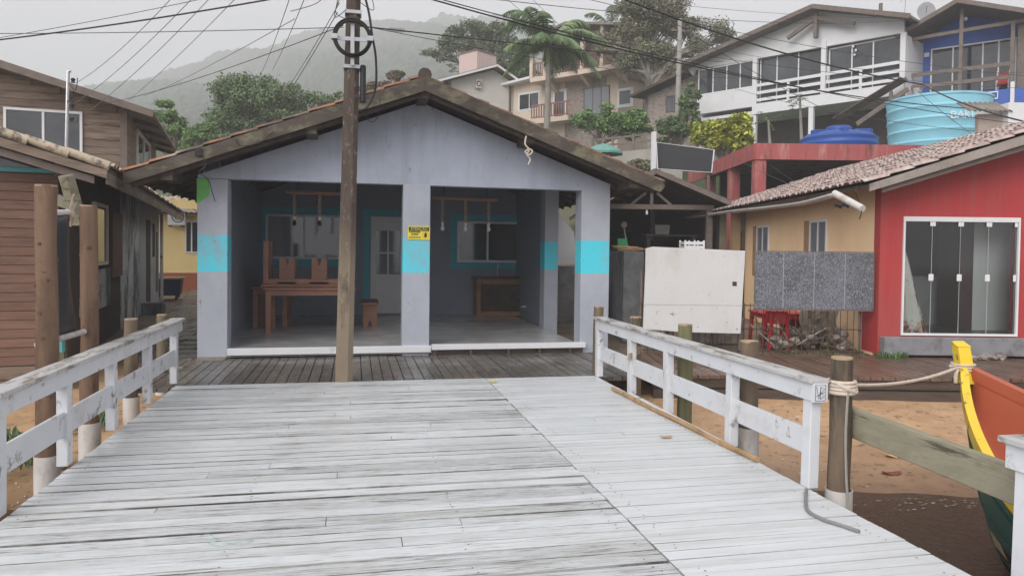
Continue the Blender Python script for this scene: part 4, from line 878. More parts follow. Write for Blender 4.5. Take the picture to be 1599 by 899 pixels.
mb = MB(); mb.ring((x1-.12, -.56, (z0+z1)/2), .2, .015, 'y', 24, 6); mb.ring((x1-.12, -.56, (z0+z1)/2), .11, .012, 'y', 20, 6); mb.build('fan_grille', m_black, acu)
mb = MB(); mb.beam((x0+.05,-.0,z0-.03),(x0+.05,-.6,z0-.03),.04,.04); mb.beam((x1,-.0,z0-.03),(x1,-.6,z0-.03),.04,.04); mb.build('bracket', m_dkwood, acu)
c = J.pz(252, 468, 0.0)
bn = thing('storage_bin', 'dark blue wheeled box with a wooden lid at the alley corner', 'bin', L, L.loc((c[0], c[1], 0.0)))
b0 = OFF[bn.name]; X, Y = b0[0]-.28, b0[1]
MB().prism([(X+.03,.12),(X+.77,.12),(X+.82,.60),(X,.60)], Y, Y+1.1).build('body', M('navy bin', (.022,.038,.085), .15, 3, rough=.5), bn)
MB().box(X-.04, X+.88, Y-.05, Y+1.15, .605, .65).build('lid', M('lid wood', (.38,.25,.16), .2, 5), bn)
for xx in (X+.12, X+.68):
    for yy in (Y+.1, Y+1.0): MB().tube([(xx-.03,yy,.06),(xx+.03,yy,.06)], .06, 10).build('wheel', m_black, bn)
# weeds and stones at the foot of the pillar and hut
def tuft(name, label, pts, hmin, hmax, n, mat=m_grass, kind='stuff'):
    mb = MB()
    for (x, y, z, r) in pts:
        for _ in range(n):
            a = rr.uniform(0, 2*pi); q = r*sqrt(rr.random()); bx_, by_ = x+q*cos(a), y+q*sin(a); h = rr.uniform(hmin, hmax); d = rr.uniform(0, 2*pi); w = h*.16; ln = h*rr.uniform(.1,.7)
            t = (bx_+cos(d)*ln, by_+sin(d)*ln, z+h)
            m1 = (bx_+cos(d)*ln*.35, by_+sin(d)*ln*.35, z+h*.6)
            mb.add([(bx_-sin(d)*w*.4, by_+cos(d)*w*.4, z-.01), (bx_+sin(d)*w*.4, by_-cos(d)*w*.4, z-.01), (m1[0]+sin(d)*w, m1[1]-cos(d)*w, m1[2]), t, (m1[0]-sin(d)*w, m1[1]+cos(d)*w, m1[2])], [(0,1,2,3,4)])
    o = mb.build(name, mat); o['kind'] = kind; o['label'] = label; return o
wp = [J.pz(x, y, -.02) for x, y in ((1378,556),(1392,558),(1408,557),(1425,556))]
tuft('weeds', 'green weeds at the foot of the red house plinth', [(a, b, -.03, .10) for a, b in wp[::2]]+[(a, b, -.03, .16) for a, b in wp[1:2]], .02, .10, 34)
tuft('yard_weeds', 'weeds along the foot of the wire fence', [(*V.wld((u_, 12.1, 0))[:2], -.04, .12) for u_ in (2.6,3.3,3.9,4.6,5.2,5.7)], .03, .09, 35, leafmat('dry weeds', (.13,.14,.06), .4))
tuft('shore_weeds', 'dark green weeds under the board hut', [(-3.1,7.6,-.42,.3),(-3.5,8.2,-.4,.3),(-2.9,8.8,-.36,.3),(-3.9,7.9,-.42,.3)], .04, .16, 120, m_lf_dark)
def stones(name, label, boxes, n, s0, s1, mat, seed=3):
    g = random.Random(seed); mb = MB()
    for (x0, x1, y0, y1, z) in boxes:
        for _ in range(n):
            x, y, s = g.uniform(x0,x1), g.uniform(y0,y1), g.uniform(s0,s1); zz = z if z is not None else gz(*V.loc((x,y,0))[:2])
            ph = [g.uniform(.75,1.2) for _ in range(14)]; vs = []
            for i, (ct_, st_) in enumerate(((.9,.43),(.2,.98),(-.6,.8))):
                for k in range(4): vs.append((x+s*st_*cos(k*pi/2+i*.6)*ph[i*4+k], y+s*st_*sin(k*pi/2+i*.6)*ph[i*4+k], zz+s*.6*ct_*ph[13]))
            mb.add(vs, [(0,1,2,3)[::-1]]+[(i*4+k, (i)*4+(k+1) % 4, (i+1)*4+(k+1) % 4, (i+1)*4+k) for i in range(2) for k in range(4)][::1]+[(8,9,10,11)])
    o = mb.build(name, mat); o['kind'] = 'stuff'; o['label'] = label; return o
stones('gravel', 'small pale stones and shells scattered on the sand', [(-4.6,-2.2,4.8,8.8,None),(3.2,7.5,4.6,8.6,None)], 240, .005, .016, M('stone', (.42,.36,.30), .3, 3, island=.4))
stones('rubble', 'broken stones and roots beside the house corner', [(-2.75,-2.3,10.4,11.4,-.08)], 22, .05, .13, m_crumb, 9)
for (x, y, l, c) in ((1392,739,'dark red leaf lying on the wet sand near the water', (.20,.055,.035)), (1396,718,'pale orange leaf on the wet sand below the timber', (.55,.33,.20))):
    a, b = V.pz(x, y, -.56); z = gz(a, b)+.006; mb = MB(); n = 12
    vs = [(a+.10*cos(2*pi*k/n), b+.05*sin(2*pi*k/n), z+.03*abs(cos(2*pi*k/n))) for k in range(n)]
    mb.add(vs+[(p[0], p[1], p[2]+.004) for p in vs], [tuple(range(n-1,-1,-1)), tuple(range(n, 2*n))]+[(k, (k+1) % n, n+(k+1) % n, n+k) for k in range(n)])
    one('fallen_leaf', mb, M('shore leaf', c, .2, 20, rough=.5), l, 'leaf', V, (a, b, z))

# ------------------------------------------------------------------ boat
bow = np.array((5.02, 5.27)); axd = np.array((4.32, 2.4))-bow; axd = axd/np.linalg.norm(axd); sd = np.array((axd[1], -axd[0]))   # sd: port (towards the jetty)
if sd[0] > 0: sd = -sd
Bt = thing('fishing_boat', 'wooden fishing boat with yellow gunwale, green hull and orange inside', 'boat', J, (4.4, 3.6, -.8))
LEN = 4.6
def hb(t): return .86*(1-(1-min(t/2.9, 1))**1.9)*(1-.25*max(0, (t-3.2)/1.4)**2)+.012
def zg(t): return .08+.60*(1-min(t/2.7, 1))**1.7+.05*max(0, (t-3)/1.6)
def zk(t): return -.78+1.20*max(0, 1-t/.92)**1.15
def sec(t, k, off=0.0):
    """k 0..1 from gunwale to keel on the port side; off inward"""
    a = k*pi/2; fl = .9; x = (hb(t)-off)*cos(a)**(fl) if k < 1 else 0; z = zk(t)+off*1.2+(zg(t)-zk(t)-off*1.2)*(1-sin(a)**1.35); return max(x, 0.0), z
ts = [0,.05,.12,.22,.35,.5,.7,.95,1.2,1.5,1.9,2.3,2.8,3.3,3.9,LEN]; NK = 12
def bp_(t, x, z, s): q = bow+axd*t+sd*x*s; return (q[0], q[1], z)
def shell(off, mats):
    mb = MB(); ks = [i/NK for i in range(NK+1)]
    for s in (1, -1):
        o0 = len(mb.v)
        for t in ts:
            tt = t+(off*1.5 if off else 0)
            for k in ks: x, z = sec(min(tt, LEN), k, off if t > 0 else 0); mb.v.append(bp_(min(tt, LEN), x, z, s))
        for i in range(len(ts)-1):
            for j in range(NK):
                f = (o0+i*(NK+1)+j, o0+(i+1)*(NK+1)+j, o0+(i+1)*(NK+1)+j+1, o0+i*(NK+1)+j+1); mb.f.append(f if s > 0 else f[::-1])
                z = sum(mb.v[q][2] for q in f)/4; mb.m.append(0 if len(mats) == 1 else (0 if z > -.36 else (1 if z > -.43 else 2)))
    # transom
    n = len(ts)-1; a = [mb.v[n*(NK+1)+j] for j in range(NK+1)]; o0 = len(ts)*(NK+1); b = [mb.v[o0+n*(NK+1)+j] for j in range(NK)]
    mb.add(a+b[::-1], [tuple(range(2*NK+1))])
    return mb
shell(0, [m_boatg, m_boatc, m_boatk]).build('hull', [m_boatg, m_boatc, m_boatk], Bt, smooth=True, angle=60)
for kk in (.22, .42, .62):
    MB().tube([bp_(t_, sec(t_, kk)[0]+.003, sec(t_, kk)[1], 1) for t_ in [.25+.15*i for i in range(28)]], .0055, 5).build('plank_seam', M('seam green', (.012,.06,.052), .2, 6, rough=.6), Bt)
shell(.035, [m_boato]).build('inner_lining', m_boato, Bt, smooth=True, angle=60)
for s in (1, -1):
    mb = MB(); ring = []
    for t in [i*.12 for i in range(int(LEN/.12)+1)]:
        x = hb(t)
        for (dx, dz) in ((.022,.012),(.022,-.085),(-.045,-.085),(-.045,.012)): ring.append(bp_(t, max(x+dx, 0.0), zg(t)+dz, s))
    n = len(ring)//4; mb.add(ring, [(i*4+k, i*4+(k+1) % 4, (i+1)*4+(k+1) % 4, (i+1)*4+k) for i in range(n-1) for k in range(4)]+[(0,3,2,1), tuple((n-1)*4+k for k in range(4))]); g_ = mb.build('gunwale', m_boaty if s > 0 else m_boato, Bt)
mb = MB()   # stem head rising above the gunwale, and the stem running down to the keel
def stem(st, w, d, name, mat):
    mb = MB()
    for i, (t, z) in enumerate(st):
        for (a, b) in ((0,1),(0,-1),(d,-1),(d,1)): mb.v.append(bp_(t+a-.02, b*w, z+(.0 if i else (.012 if a == 0 else -.02)), 1))
    n = len(st); mb.f = [(i*4+k, i*4+(k+1) % 4, (i+1)*4+(k+1) % 4, (i+1)*4+k) for i in range(n-1) for k in range(4)]+[(0,1,2,3), tuple((n-1)*4+k for k in range(4))]; mb.m = [0]*len(mb.f)
    return mb.build(name, mat, Bt, bevel=.006)
stem([(-.10,.855),(-.065,.75),(-.03,.63),(.0,.53)], .052, .11, 'stem_head', m_boaty)
stem([(.005,.525),(.04,.40),(.13,.2),(.23,0),(.35,-.2),(.47,-.4),(.60,-.58),(.75,-.74),(.95,-.80)], .024, .05, 'stem_post', m_boatg)
for t in (1.6, 2.9): MB().add([bp_(t, hb(t)-.06, zg(t)-.2, 1), bp_(t+.25, hb(t+.25)-.06, zg(t+.25)-.2, 1), bp_(t+.25, hb(t+.25)-.06, zg(t+.25)-.2, -1), bp_(t, hb(t)-.06, zg(t)-.2, -1)]+[(p[0],p[1],p[2]-.03) for p in (bp_(t, hb(t)-.06, zg(t)-.2, 1), bp_(t+.25, hb(t+.25)-.06, zg(t+.25)-.2, 1), bp_(t+.25, hb(t+.25)-.06, zg(t+.25)-.2, -1), bp_(t, hb(t)-.06, zg(t)-.2, -1))], [(0,1,2,3),(7,6,5,4),(1,0,4,5),(2,1,5,6),(3,2,6,7),(0,3,7,4)]).build('thwart', m_boato, Bt)
# mooring rope from the post to the bow
rt_ = thing('mooring_rope', 'pale rope from the mooring post to the boat bow', 'rope', J, (3.24, 4.43, .7))
pb = bp_(-.05, 0, .66, 1); A = np.array((3.33, 4.46, .705)); B = np.array((pb[0]-.05, pb[1]-.03, pb[2]))
MB().tube([A+(B-A)*k/16-np.array((0,0,1))*.05*4*(k/16)*(1-k/16) for k in range(17)], .013, 7).build('line', m_ropelight, rt_, smooth=True)
mb = MB()
for k in range(4): mb.ring((3.24, 4.43, .665+.024*k), .086, .013, 'z', 24, 6)
mb.tube(smooth([(3.16,4.38,.74),(3.22,4.335,.70),(3.30,4.36,.67),(3.34,4.42,.70)]), .013, 6); mb.build('post_wraps', m_ropelight, rt_, smooth=True)
mb = MB()
for k in range(3):
    c_ = bp_(-.02, 0, .64+.022*k, 1); mb.ring(c_, .085, .011, 'z', 20, 6)
mb.tube(smooth([(B[0],B[1],B[2]),(B[0]-.08,B[1]-.06,B[2]-.05),(B[0]-.10,B[1]-.08,B[2]-.12)]), .016, 6); mb.tube(smooth([(B[0],B[1],B[2]),(B[0]-.12,B[1]-.04,B[2]+.02)], 3), .012, 6); mb.build('bow_knot', m_ropelight, rt_, smooth=True)
mb = MB(); mb.tube(smooth([(3.225,4.34,.68),(3.22,4.345,.4),(3.225,4.335,.1),(3.22,4.30,-.1),(3.17,4.27,-.14)]), .009, 6); mb.build('hanging_tail', M('grey cord tail', (.30,.28,.25), .1, 30, rough=.8), rt_, smooth=True)
mb = MB()
for dz in (0, .03, -.025): mb.tube(smooth([(3.0,7.79,.42+dz),(3.02,7.77,.43+dz),(3.12,7.90,.43+dz),(3.26,8.13,.44+dz),(3.33,8.22,.43+dz),(3.24,8.30,.42+dz)]), .011, 6)
mb.tube(smooth([(3.22,8.1,.46),(3.18,8.0,.52),(3.25,7.98,.40),(3.2,8.02,.30)]), .008, 5); one('rope_lashing', mb, m_rope, 'brown rope lashing between the railing and the post behind', 'rope', J, (3.1,8.0,.4), smooth=True)

# ------------------------------------------------------------------ red house (axes of V)
c = V.pz(1370, 552, 0.0); U0, V0 = c; EU = U0-.45          # front corner, eave
rh = thing('red_house', 'red fronted house with apricot side wall and folding glass doors', 'house', V, (U0+2, V0+2, 0))
wz = lambda u: 2.75+.33*(u-U0)+.02
UA = U0+4.0
fr_ = lambda x, y, d=0: V.px(x, y, V0+d)
dl, dt = fr_(1410.5, 338); drr, db_ = fr_(1587, 525); 
mb = MB()
mb.prism([(U0,0.0),(dl,0.0),(dl,wz(dl)),(U0,wz(U0))], V0, V0+.2)
mb.prism([(dl,dt),(drr,dt),(drr,wz(drr)),(dl,wz(dl))], V0, V0+.2); mb.box(dl, drr, V0, V0+.2, 0, db_)
mb.prism([(drr,0.0),(U0+8,0.0),(U0+8,wz(U0)),(UA,wz(UA)),(drr,wz(drr))], V0, V0+.2)
mb.build('front_wall', m_red, rh)
mb = MB(); VE = V0+6.9
mb.box(U0+.002, U0+.2, V0+.202, VE, -.05, 2.78); mb.build('side_wall', m_orange, rh)
mb = MB(); mb.box(U0-.003, U0+.001, V0+.01, V0+.55, 0, 1.53); mb.build('red_dado', m_red, rh)
mb = MB(); mb.box(U0+.03, U0+8, V0-.16, V0-.003, .0, .285); mb.build('plinth', m_plinth, rh, bevel=.01)
stones('plinth_rubble', 'crumbling concrete at the foot of the plinth', [(*[V.wld((U0+x, V0-.2, 0))[0] for x in (1.1, 1.9)], V.wld((U0+1.5, V0-.22, 0))[1]-.12, V.wld((U0+1.5, V0-.22, 0))[1]+.02, .0)], 16, .06, .12, m_crumb, 4)
# side windows
for x0, x1, yt, zb in ((1266,1293,343,1.05), (1183,1202,352,1.05)):
    a = V.pX(x0, yt, U0)[0]; b = V.pX(x1, yt, U0)[0]; zt_ = V.pX((x0+x1)/2, yt, U0)[1]
    mb = MB(); y0, y1 = min(a,b), max(a,b); f = .05; xf = U0
    for (p, q_, r_, s_) in ((y0,y0+f,zb,zt_),(y1-f,y1,zb,zt_),(y0+f,y1-f,zb,zb+f),(y0+f,y1-f,zt_-f,zt_),((y0+y1)/2-.02,(y0+y1)/2+.02,zb+f,zt_-f)): mb.box(xf-.03, xf-.001, p, q_, r_, s_)
    w_ = mb.build('window', m_alu, rh); mb = MB(); mb.box(xf-.015, xf-.005, y0+f, y1-f, zb+f, zt_-f); mb.build('pane', m_glassgrey, w_)
    mb = MB(); mb.box(xf-.012, xf-.0015, y1+.002, y1+.30, zb, zt_); mb.build('brown_reveal', M('brown reveal', (.40,.22,.12), .08, 2), rh)  # flat brown strip on the wall beside the window
a = V.pX(1146, 362, U0)[0]; b = V.pX(1158, 362, U0)[0]; MB().box(U0-.012, U0-.001, min(a,b), max(a,b), 0, 2.15).build('side_door', M('brown door', (.14,.07,.04), .15, 4), rh)
# folding glass doors
fd = thing('folding_door', 'folding glass doors', 'door', V, (dl, V0, db_)); 
for k_ in ('label', 'category'): del fd[k_]
fd.parent = rh; fd.rotation_euler = (0,0,0); b0 = OFF[rh.name]; fd.location = (dl-b0[0], V0-b0[1], db_-b0[2])
mb = MB(); mb.box(dl, drr, V0-.03, V0+.05, dt-.075, dt); mb.box(dl, drr, V0-.03, V0+.05, db_, db_+.035); mb.box(dl, dl+.03, V0-.03, V0+.05, db_+.035, dt-.075); mb.box(drr-.03, drr, V0-.03, V0+.05, db_+.035, dt-.075); mb.build('frame', m_alu, fd)
nP = 4; pw = (drr-dl-.06)/nP
for k in range(nP):
    a = dl+.03+k*pw; mb = MB(); mb.box(a+.008, a+pw-.008, V0+.004, V0+.012, db_+.035, dt-.075); mb.build('pane', m_glass, fd)
    mb = MB(); mb.box(a+pw-.024, a+pw-.006, V0-.008, V0+.003, db_+.04, dt-.08) if k < nP-1 else None
    if k < nP-1: mb.v = [(p[0]+(.010 if p[0] < a+pw-.015 else -.004), p[1], p[2]) for p in mb.v]; mb.build('edge_strip', m_stripgrey, fd)
    zz_ = (db_+dt)/2-.02; MB().box(a+pw-.06, a+pw+.02 if k < nP-1 else a+pw-.01, V0-.02, V0-.009, zz_-.055, zz_+.055).build('latch', m_alu, fd, bevel=.006)
    MB().box(a+pw-.055, a+pw+.03 if k < nP-1 else a+pw-.01, V0-.02, V0-.009, dt-.15, dt-.08).build('hanger', m_alu, fd)
# room behind the glass
mb = MB(); mb.box(U0+.25, U0+7.5, V0+4.0, V0+4.1, 0, 2.7); mb.box(U0+7.4,U0+7.5,V0+.25,V0+4,0,2.7); mb.box(U0+.25, U0+7.4, V0+.25, V0+4, 2.62, 2.7); mb.build('inner_wall', M('room wall', (.24,.24,.25), .1, 2), rh)
MB().box(U0+.25, U0+7.4, V0+.22, V0+4, .02, db_+.02).build('inner_floor', M('room floor', (.10,.085,.08), .1, 2, rough=.3), rh)
pcl = thing('folded_parasol', 'folded white and rust cloth parasol leaning inside the glass doors', 'parasol', V, (dl+.2, V0+.35, db_))
mb = MB(); n = 18
for j in range(9):
    t = j/8; z = db_+.02+(1.42)*(1-t); r_ = .03+.20*t**.9
    for k in range(n): mb.v.append((dl+.12+.16*t+r_*cos(2*pi*k/n)*(1+.22*cos(k*pi*.66+t*2)), V0+.245+r_*.8*sin(2*pi*k/n)*(1+.22*cos(k*pi*.66)), z))
mb.f = [(j*n+k, j*n+(k+1) % n, (j+1)*n+(k+1) % n, (j+1)*n+k) for j in range(8) for k in range(n)]+[tuple(range(n-1,-1,-1))]; mb.m = [0]*len(mb.f)
mb.build('canopy', M('stained cloth', (.82,.79,.73), .08, 3, rough=.85, bump=.2, dirt=[((.30,.10,.06), .46, 2.2, (1,1,1), .08)]), pcl, smooth=True)
MB().tube([(dl+.28, V0+.27, db_), (dl+.10, V0+.25, db_+1.55)], .018, 8).build('shaft', m_bwood, pcl)
a0, a1 = V.px(1424,440,V0+1.6)[0], V.px(1480,440,V0+1.6)[0]
one('display_counter', MB().box(a0,a1,V0+1.6,V0+2.2,db_+.02,db_+.9), M('pale counter', (.30,.30,.31), .1, 3), 'pale counter standing inside the red house room', 'counter', V, ((a0+a1)/2,V0+1.9,db_))
a0, a1, a2 = V.px(1499,440,V0+.75)[0], V.px(1519,440,V0+.75)[0], V.px(1640,440,V0+.75)[0]
one('white_cabinet', MB().box(a1+.002, a2, V0+.75, V0+1.4, db_+.02, 2.25), M('white cabinet', (.80,.83,.82), .04, 2, rough=.4), 'tall white cabinet behind the last glass door', 'cabinet', V, ((a1+a2)/2,V0+1.1,db_))
one('dark_cabinet', MB().box(a0, a1, V0+.75, V0+1.4, db_+.02, 2.25), M('dark cabinet', (.075,.045,.04), .1, 2, rough=.4), 'dark cabinet beside the white one inside the glass doors', 'cabinet', V, ((a0+a1)/2,V0+1.1,db_))

# roof
RS = .33; ez = 2.70; ra = lambda u: ez+RS*(u-EU); FV = V0-.55; BV = 22.6
mb = MB().slab([(EU,FV,ez-.02),(UA,FV,ra(UA)-.02),(UA,BV,ra(UA)-.02),(EU,BV,ez-.02)], .06).slab([(UA+.001,FV,ra(UA)-.02),(2*UA-EU,FV,ez-.02),(2*UA-EU,BV,ez-.02),(UA+.001,BV,ra(UA)-.02)], .06)
rr_ = mb.build('roof', m_dkwood, rh)
mb = MB(); sx = sqrt(1+RS*RS); mb.tiles((EU-.08,FV,ez+.0), (0,1,0), BV-FV, (1,0,RS), (UA-EU+.08)*sx, .15, .40, .030, .025); mb.tiles((2*UA-EU+.08,FV,ez), (0,1,0), BV-FV, (-1,0,RS), (UA-EU+.08)*sx, .15, .40, .030, .025)
mb.build('roof_tiles', m_terrapink, rr_, smooth=True, angle=60)
mb = MB(); mb.prism([(EU-.02,ez-.03),(EU-.02,ez-.14),(UA,ra(UA)-.20),(UA,ra(UA)-.03)], FV-.05, FV-.005); mb.build('barge_board', M('pale lichen board', (.33,.29,.26), .2, 4, dirt=[((.15,.12,.10), .44, 2, (1,1,1), .15)]), rr_)
mb = MB(); mb.prism([(EU+.2,ra(EU+.2)-.14),(EU+.2,ra(EU+.2)-.22),(UA,ra(UA)-.30),(UA,ra(UA)-.21)], FV+.02, FV+.07); mb.build('barge_board', m_bwood, rr_)
# gutter: sagging half pipe along the eave with its loose end hanging out
mb = MB(); n = 8; gu = EU-.14
g_pts = [(FV+.9, 2.60),(FV+2.2, 2.55),(FV+4, 2.57),(FV+7, 2.63),(BV, 2.66)]
path = [(gu, v, z) for v, z in g_pts]; path = smooth(path, 5)
def halfpipe(path, r, mb):
    o = len(mb.v); m = 8
    for p in path:
        for k in range(m+1):
            t = pi+pi*k/m; mb.v.append((p[0]+r*cos(t), p[1], p[2]+r*sin(t)))
    for i in range(len(path)-1):
        for k in range(m): mb.f.append((o+i*(m+1)+k, o+i*(m+1)+k+1, o+(i+1)*(m+1)+k+1, o+(i+1)*(m+1)+k)); mb.m.append(0)
halfpipe(path, .06, mb); g_ = mb.build('gutter', m_pvc, rr_, smooth=True); md = g_.modifiers.new('wall', 'SOLIDIFY'); md.thickness = .006
p0_ = V.at(1303, 302, 11.6); p1_ = V.at(1347, 326, 11.0)
mb = MB(); mb.tube([p0_, p1_], .055, 12); mb.build('loose_gutter_end', m_pvc, rr_, smooth=True)
mb = MB(); mb.tube(smooth([V.at(1340,290,11.3), V.at(1336,300,11.3), V.at(1341,312,11.3), V.at(1345,330,11.0), V.at(1342,342,11.0)]), .008, 5); mb.build('dangling_cable', m_black, rr_)
mb = MB()
for k, (x, y) in enumerate(((1306,320),(1312,322),(1318,319),(1324,321))): mb.lathe([(.005,-.04),(.03,-.02),(.035,.01),(.01,.03)], 8, V.at(x, y, 12.0))
mb.build('eave_lights', m_black, rr_)
# end post and back lean-to at the far end of the side wall
mb = MB(); mb.box(U0-.35, U0-.15, VE-.1, VE+.1, -.05, 2.6); mb.build('end_post', M('ochre post', (.33,.22,.13), .15, 3), rh)

# fence, boards and red plastic furniture in the yard
FVv = 12.05
fn = thing('wire_fence', 'low rusty rod fence between the whitewashed board and red house', 'fence', V, (3.9, FVv, -.05))
mb = MB(); u = 2.12
while u < 5.72: mb.tube([(u, FVv, -.06), (u+rr.uniform(-.01,.01), FVv, .78)], .0065, 5); u += .105
mb.build('rod', m_rust, fn)
mb = MB()
for z in (-.0, .36, .74): mb.tube([(2.1, FVv-.012, z), (5.75, FVv-.012, z+.01)], .009, 6)
mb.build('rail', m_rust, fn)
for u_ in (2.12, 3.74, 5.70): MB().tube([(u_, FVv+.03, -.3), (u_, FVv+.03, 1.28)], .025, 8).build('post', m_bwood, fn, smooth=True)
xl, zt_ = V.px(1006, 385, FVv-.08); xr_, zb_ = V.px(1161, 518, FVv-.08)
mb = MB(); mb.prism([(xl+.0,zb_+.03),(xl+.02,zt_-.4),(xl+.02,zt_-.03),(xl+.13,zt_),(xr_,zt_-.05),(xr_-.05,zb_-.03),(xl+.6,zb_-.015)], FVv-.10, FVv-.06)
wb = thing('white_board', 'big whitewashed board leaning on the rod fence', 'board', V, ((xl+xr_)/2, FVv-.08, zb_)); mb.build('panel', m_board, wb, bevel=.006)
mb = MB(); hx_, hz_ = V.px(1147, 443, FVv-.1); mb.box(hx_-.035, hx_+.035, FVv-.104, FVv-.101, hz_-.035, hz_+.035); mb.build('knot_hole', m_shadow, wb)
z_ = V.px(1080, 476, FVv-.1)[1]; MB().box(xl+.03, xr_-.03, FVv-.1015, FVv-.1003, z_-.006, z_+.003).build('seam', M('board seam', (.42,.38,.34), .2, 8), wb)
xl, zt_ = V.px(1180, 392, FVv-.1); xr_, zb_ = V.px(1363, 484, FVv-.1)
cb = thing('chalkboard', 'chalky grey slate board hung on the fence before the apricot wall', 'board', V, ((xl+xr_)/2, FVv-.1, zb_))
MB().box(xl, xr_, FVv-.09, FVv-.055, zb_, zt_-.01).build('panel', m_chalk, cb, bevel=.004)
mb = MB(); n = 4
for k in (1, 2, 3): a = xl+(xr_-xl)*(k/n+.01*k-.02); mb.box(a-.006, a+.006, FVv-.093, FVv-.091, zb_+.01, zt_-.02)
mb.build('seam', m_chalkseam, cb)
mb = MB(); mb.box(xl-.015, xr_+.015, FVv-.085, FVv-.05, zt_-.008, zt_+.008); mb.box(xr_+.002, xr_+.018, FVv-.085, FVv-.05, zb_, zt_-.01); mb.box(xl-.005, xr_+.01, FVv-.085, FVv-.05, zb_-.022, zb_-.002); mb.build('frame', m_bwood, cb)
# red plastic table
rt2 = thing('plastic_table', 'red plastic table in the yard under the chalkboard', 'table', V, (4.5, 13.2, -.05))
ta, tb = V.px(1192, 490, 13.0)[0], V.px(1262, 490, 13.0)[0]; TZ = V.px(1225, 489, 13.0)[1]; v0_, v1_ = 13.0, 13.75
MB().box(ta-.03, tb+.03, v0_-.03, v1_+.03, TZ-.03, TZ).build('tabletop', m_plred, rt2, bevel=.012)
mb = MB()
for cc in ((ta,tb,v0_,v0_+.025),(ta,tb,v1_-.025,v1_),(ta,ta+.025,v0_+.025,v1_-.025),(tb-.025,tb,v0_+.025,v1_-.025)): mb.box(*cc, TZ-.10, TZ-.031)
mb.build('apron', m_plred, rt2)
for xx, s in ((ta, 1), (tb, -1)):
    for yy, s2 in ((v0_, 1), (v1_, -1)):
        mb = MB(); w = .07; a, b = xx+s*.0, xx+s*w; c_, d_ = yy, yy+s2*w; e = -.02*s
        mb.add([(a+e,c_,-.05),(b+e-s*.02,c_,-.05),(b+e-s*.02,d_-s2*.02,-.05),(a+e,d_-s2*.02,-.05),(a,c_,TZ-.03),(b,c_,TZ-.03),(b,d_,TZ-.03),(a,d_,TZ-.03)], [(0,3,2,1),(4,5,6,7),(0,1,5,4),(1,2,6,5),(2,3,7,6),(3,0,4,7)]); mb.build('leg', m_plred, rt2)
def pstool(label, cu, cv, z=-.05, h=.62, rot=0):
    t = thing('plastic_stool', label, 'stool', V, (cu, cv, z), 'red plastic stools'); w = .15
    MB().box(cu-w, cu+w, cv-w, cv+w, z+h-.03, z+h).build('seat', m_plred, t, bevel=.012)
    mb = MB(); mb.box(cu-w+.01, cu+w-.01, cv-w+.01, cv-w+.025, z+h-.22, z+h-.031); mb.box(cu-w+.01, cu-w+.025, cv-w+.026, cv+w-.01, z+h-.22, z+h-.031); mb.box(cu+w-.025, cu+w-.01, cv-w+.026, cv+w-.01, z+h-.22, z+h-.031); mb.build('skirt', m_plred, t)
    for sx_ in (-1, 1):
        for sy_ in (-1, 1):
            mb = MB(); mb.beam((cu+sx_*(w+.02), cv+sy_*(w+.02), z), (cu+sx_*(w-.03), cv+sy_*(w-.03), z+h-.03), .055, .04); mb.build('leg', m_plred, t)
pstool('red plastic stool pushed in front of the table legs', V.px(1212, 520, 12.75)[0], 12.75, -.05, .66)
pstool('small red plastic stool half hidden behind the taller stool', V.px(1241, 520, 13.3)[0], 13.35, -.05, .52)
# heaps of junk in the yard
g = random.Random(21); mb = MB()
for k in range(70):
    cu, cv, s = g.uniform(4.4, 5.75), g.uniform(12.3, 13.3), g.uniform(.03, .12); zz = g.uniform(0, .35)*(1-abs(cu-5.3)*.6); 
    vs = [(cu+s*g.uniform(.6,1.3)*cos(t)*c_, cv+s*g.uniform(.6,1.2)*sin(t)*c_, zz+s*.6*z_) for z_, c_ in ((-1,.6),(-.2,1),(.5,.8),(1,.3)) for t in [2*pi*q_/7 for q_ in range(7)]]
    mb.add(vs, [(i*7+q_, i*7+(q_+1) % 7, (i+1)*7+(q_+1) % 7, (i+1)*7+q_) for i in range(3) for q_ in range(7)]+[tuple(21+q_ for q_ in range(7))])
for k in range(34): a = (g.uniform(4.3,5.7), g.uniform(12.3,13.2), g.uniform(0,.2)); mb.tube([a, (a[0]+g.uniform(-.5,.5), a[1]+g.uniform(-.2,.2), a[2]+g.uniform(0,.4))], .012, 5)
o_ = mb.build('yard_rubble', M('grubby rubble', (.30,.255,.215), .3, 4, rough=.85, bump=.4, island=.5, dirt=[((.09,.075,.06), .46, 3, (1,1,1), .15)]), None); o_.rotation_euler = (0,0,V.yaw); o_['kind'] = 'stuff'; o_['label'] = 'heap of rubble and sticks behind the rod fence'
# crumpled grey sheet leaning on the apricot wall
mb = MB(); n = 12
for i in range(n+1):
    for j in range(n+1):
        s, t = i/n, j/n; mb.v.append((5.05+.62*s+.03*sin(t*7), 12.75+.12*t+.06*sin(s*14+t*3)+.03*g.random(), .05+.62*t-.06*abs(sin(s*4))*t))
mb.f = [(i*(n+1)+j, (i+1)*(n+1)+j, (i+1)*(n+1)+j+1, i*(n+1)+j+1) for i in range(n) for j in range(n)]; mb.m = [0]*len(mb.f)
mb.v = [(p[0]-5.3, p[1]-12.8, p[2]-.05) for p in mb.v]
o_ = mb.build('canvas_sheet', M('grey brown canvas', (.34,.29,.23), .2, 4, rough=.9, bump=.3, dirt=[((.13,.10,.08), .45, 3, (1,1,.4), .15)])); md = o_.modifiers.new('cloth', 'SOLIDIFY'); md.thickness = .008
o_.location = V.wld((5.3,12.8,.05)); o_.rotation_euler = (0,0,V.yaw); tag(o_, 'crumpled grey brown canvas standing behind the fence', 'canvas')
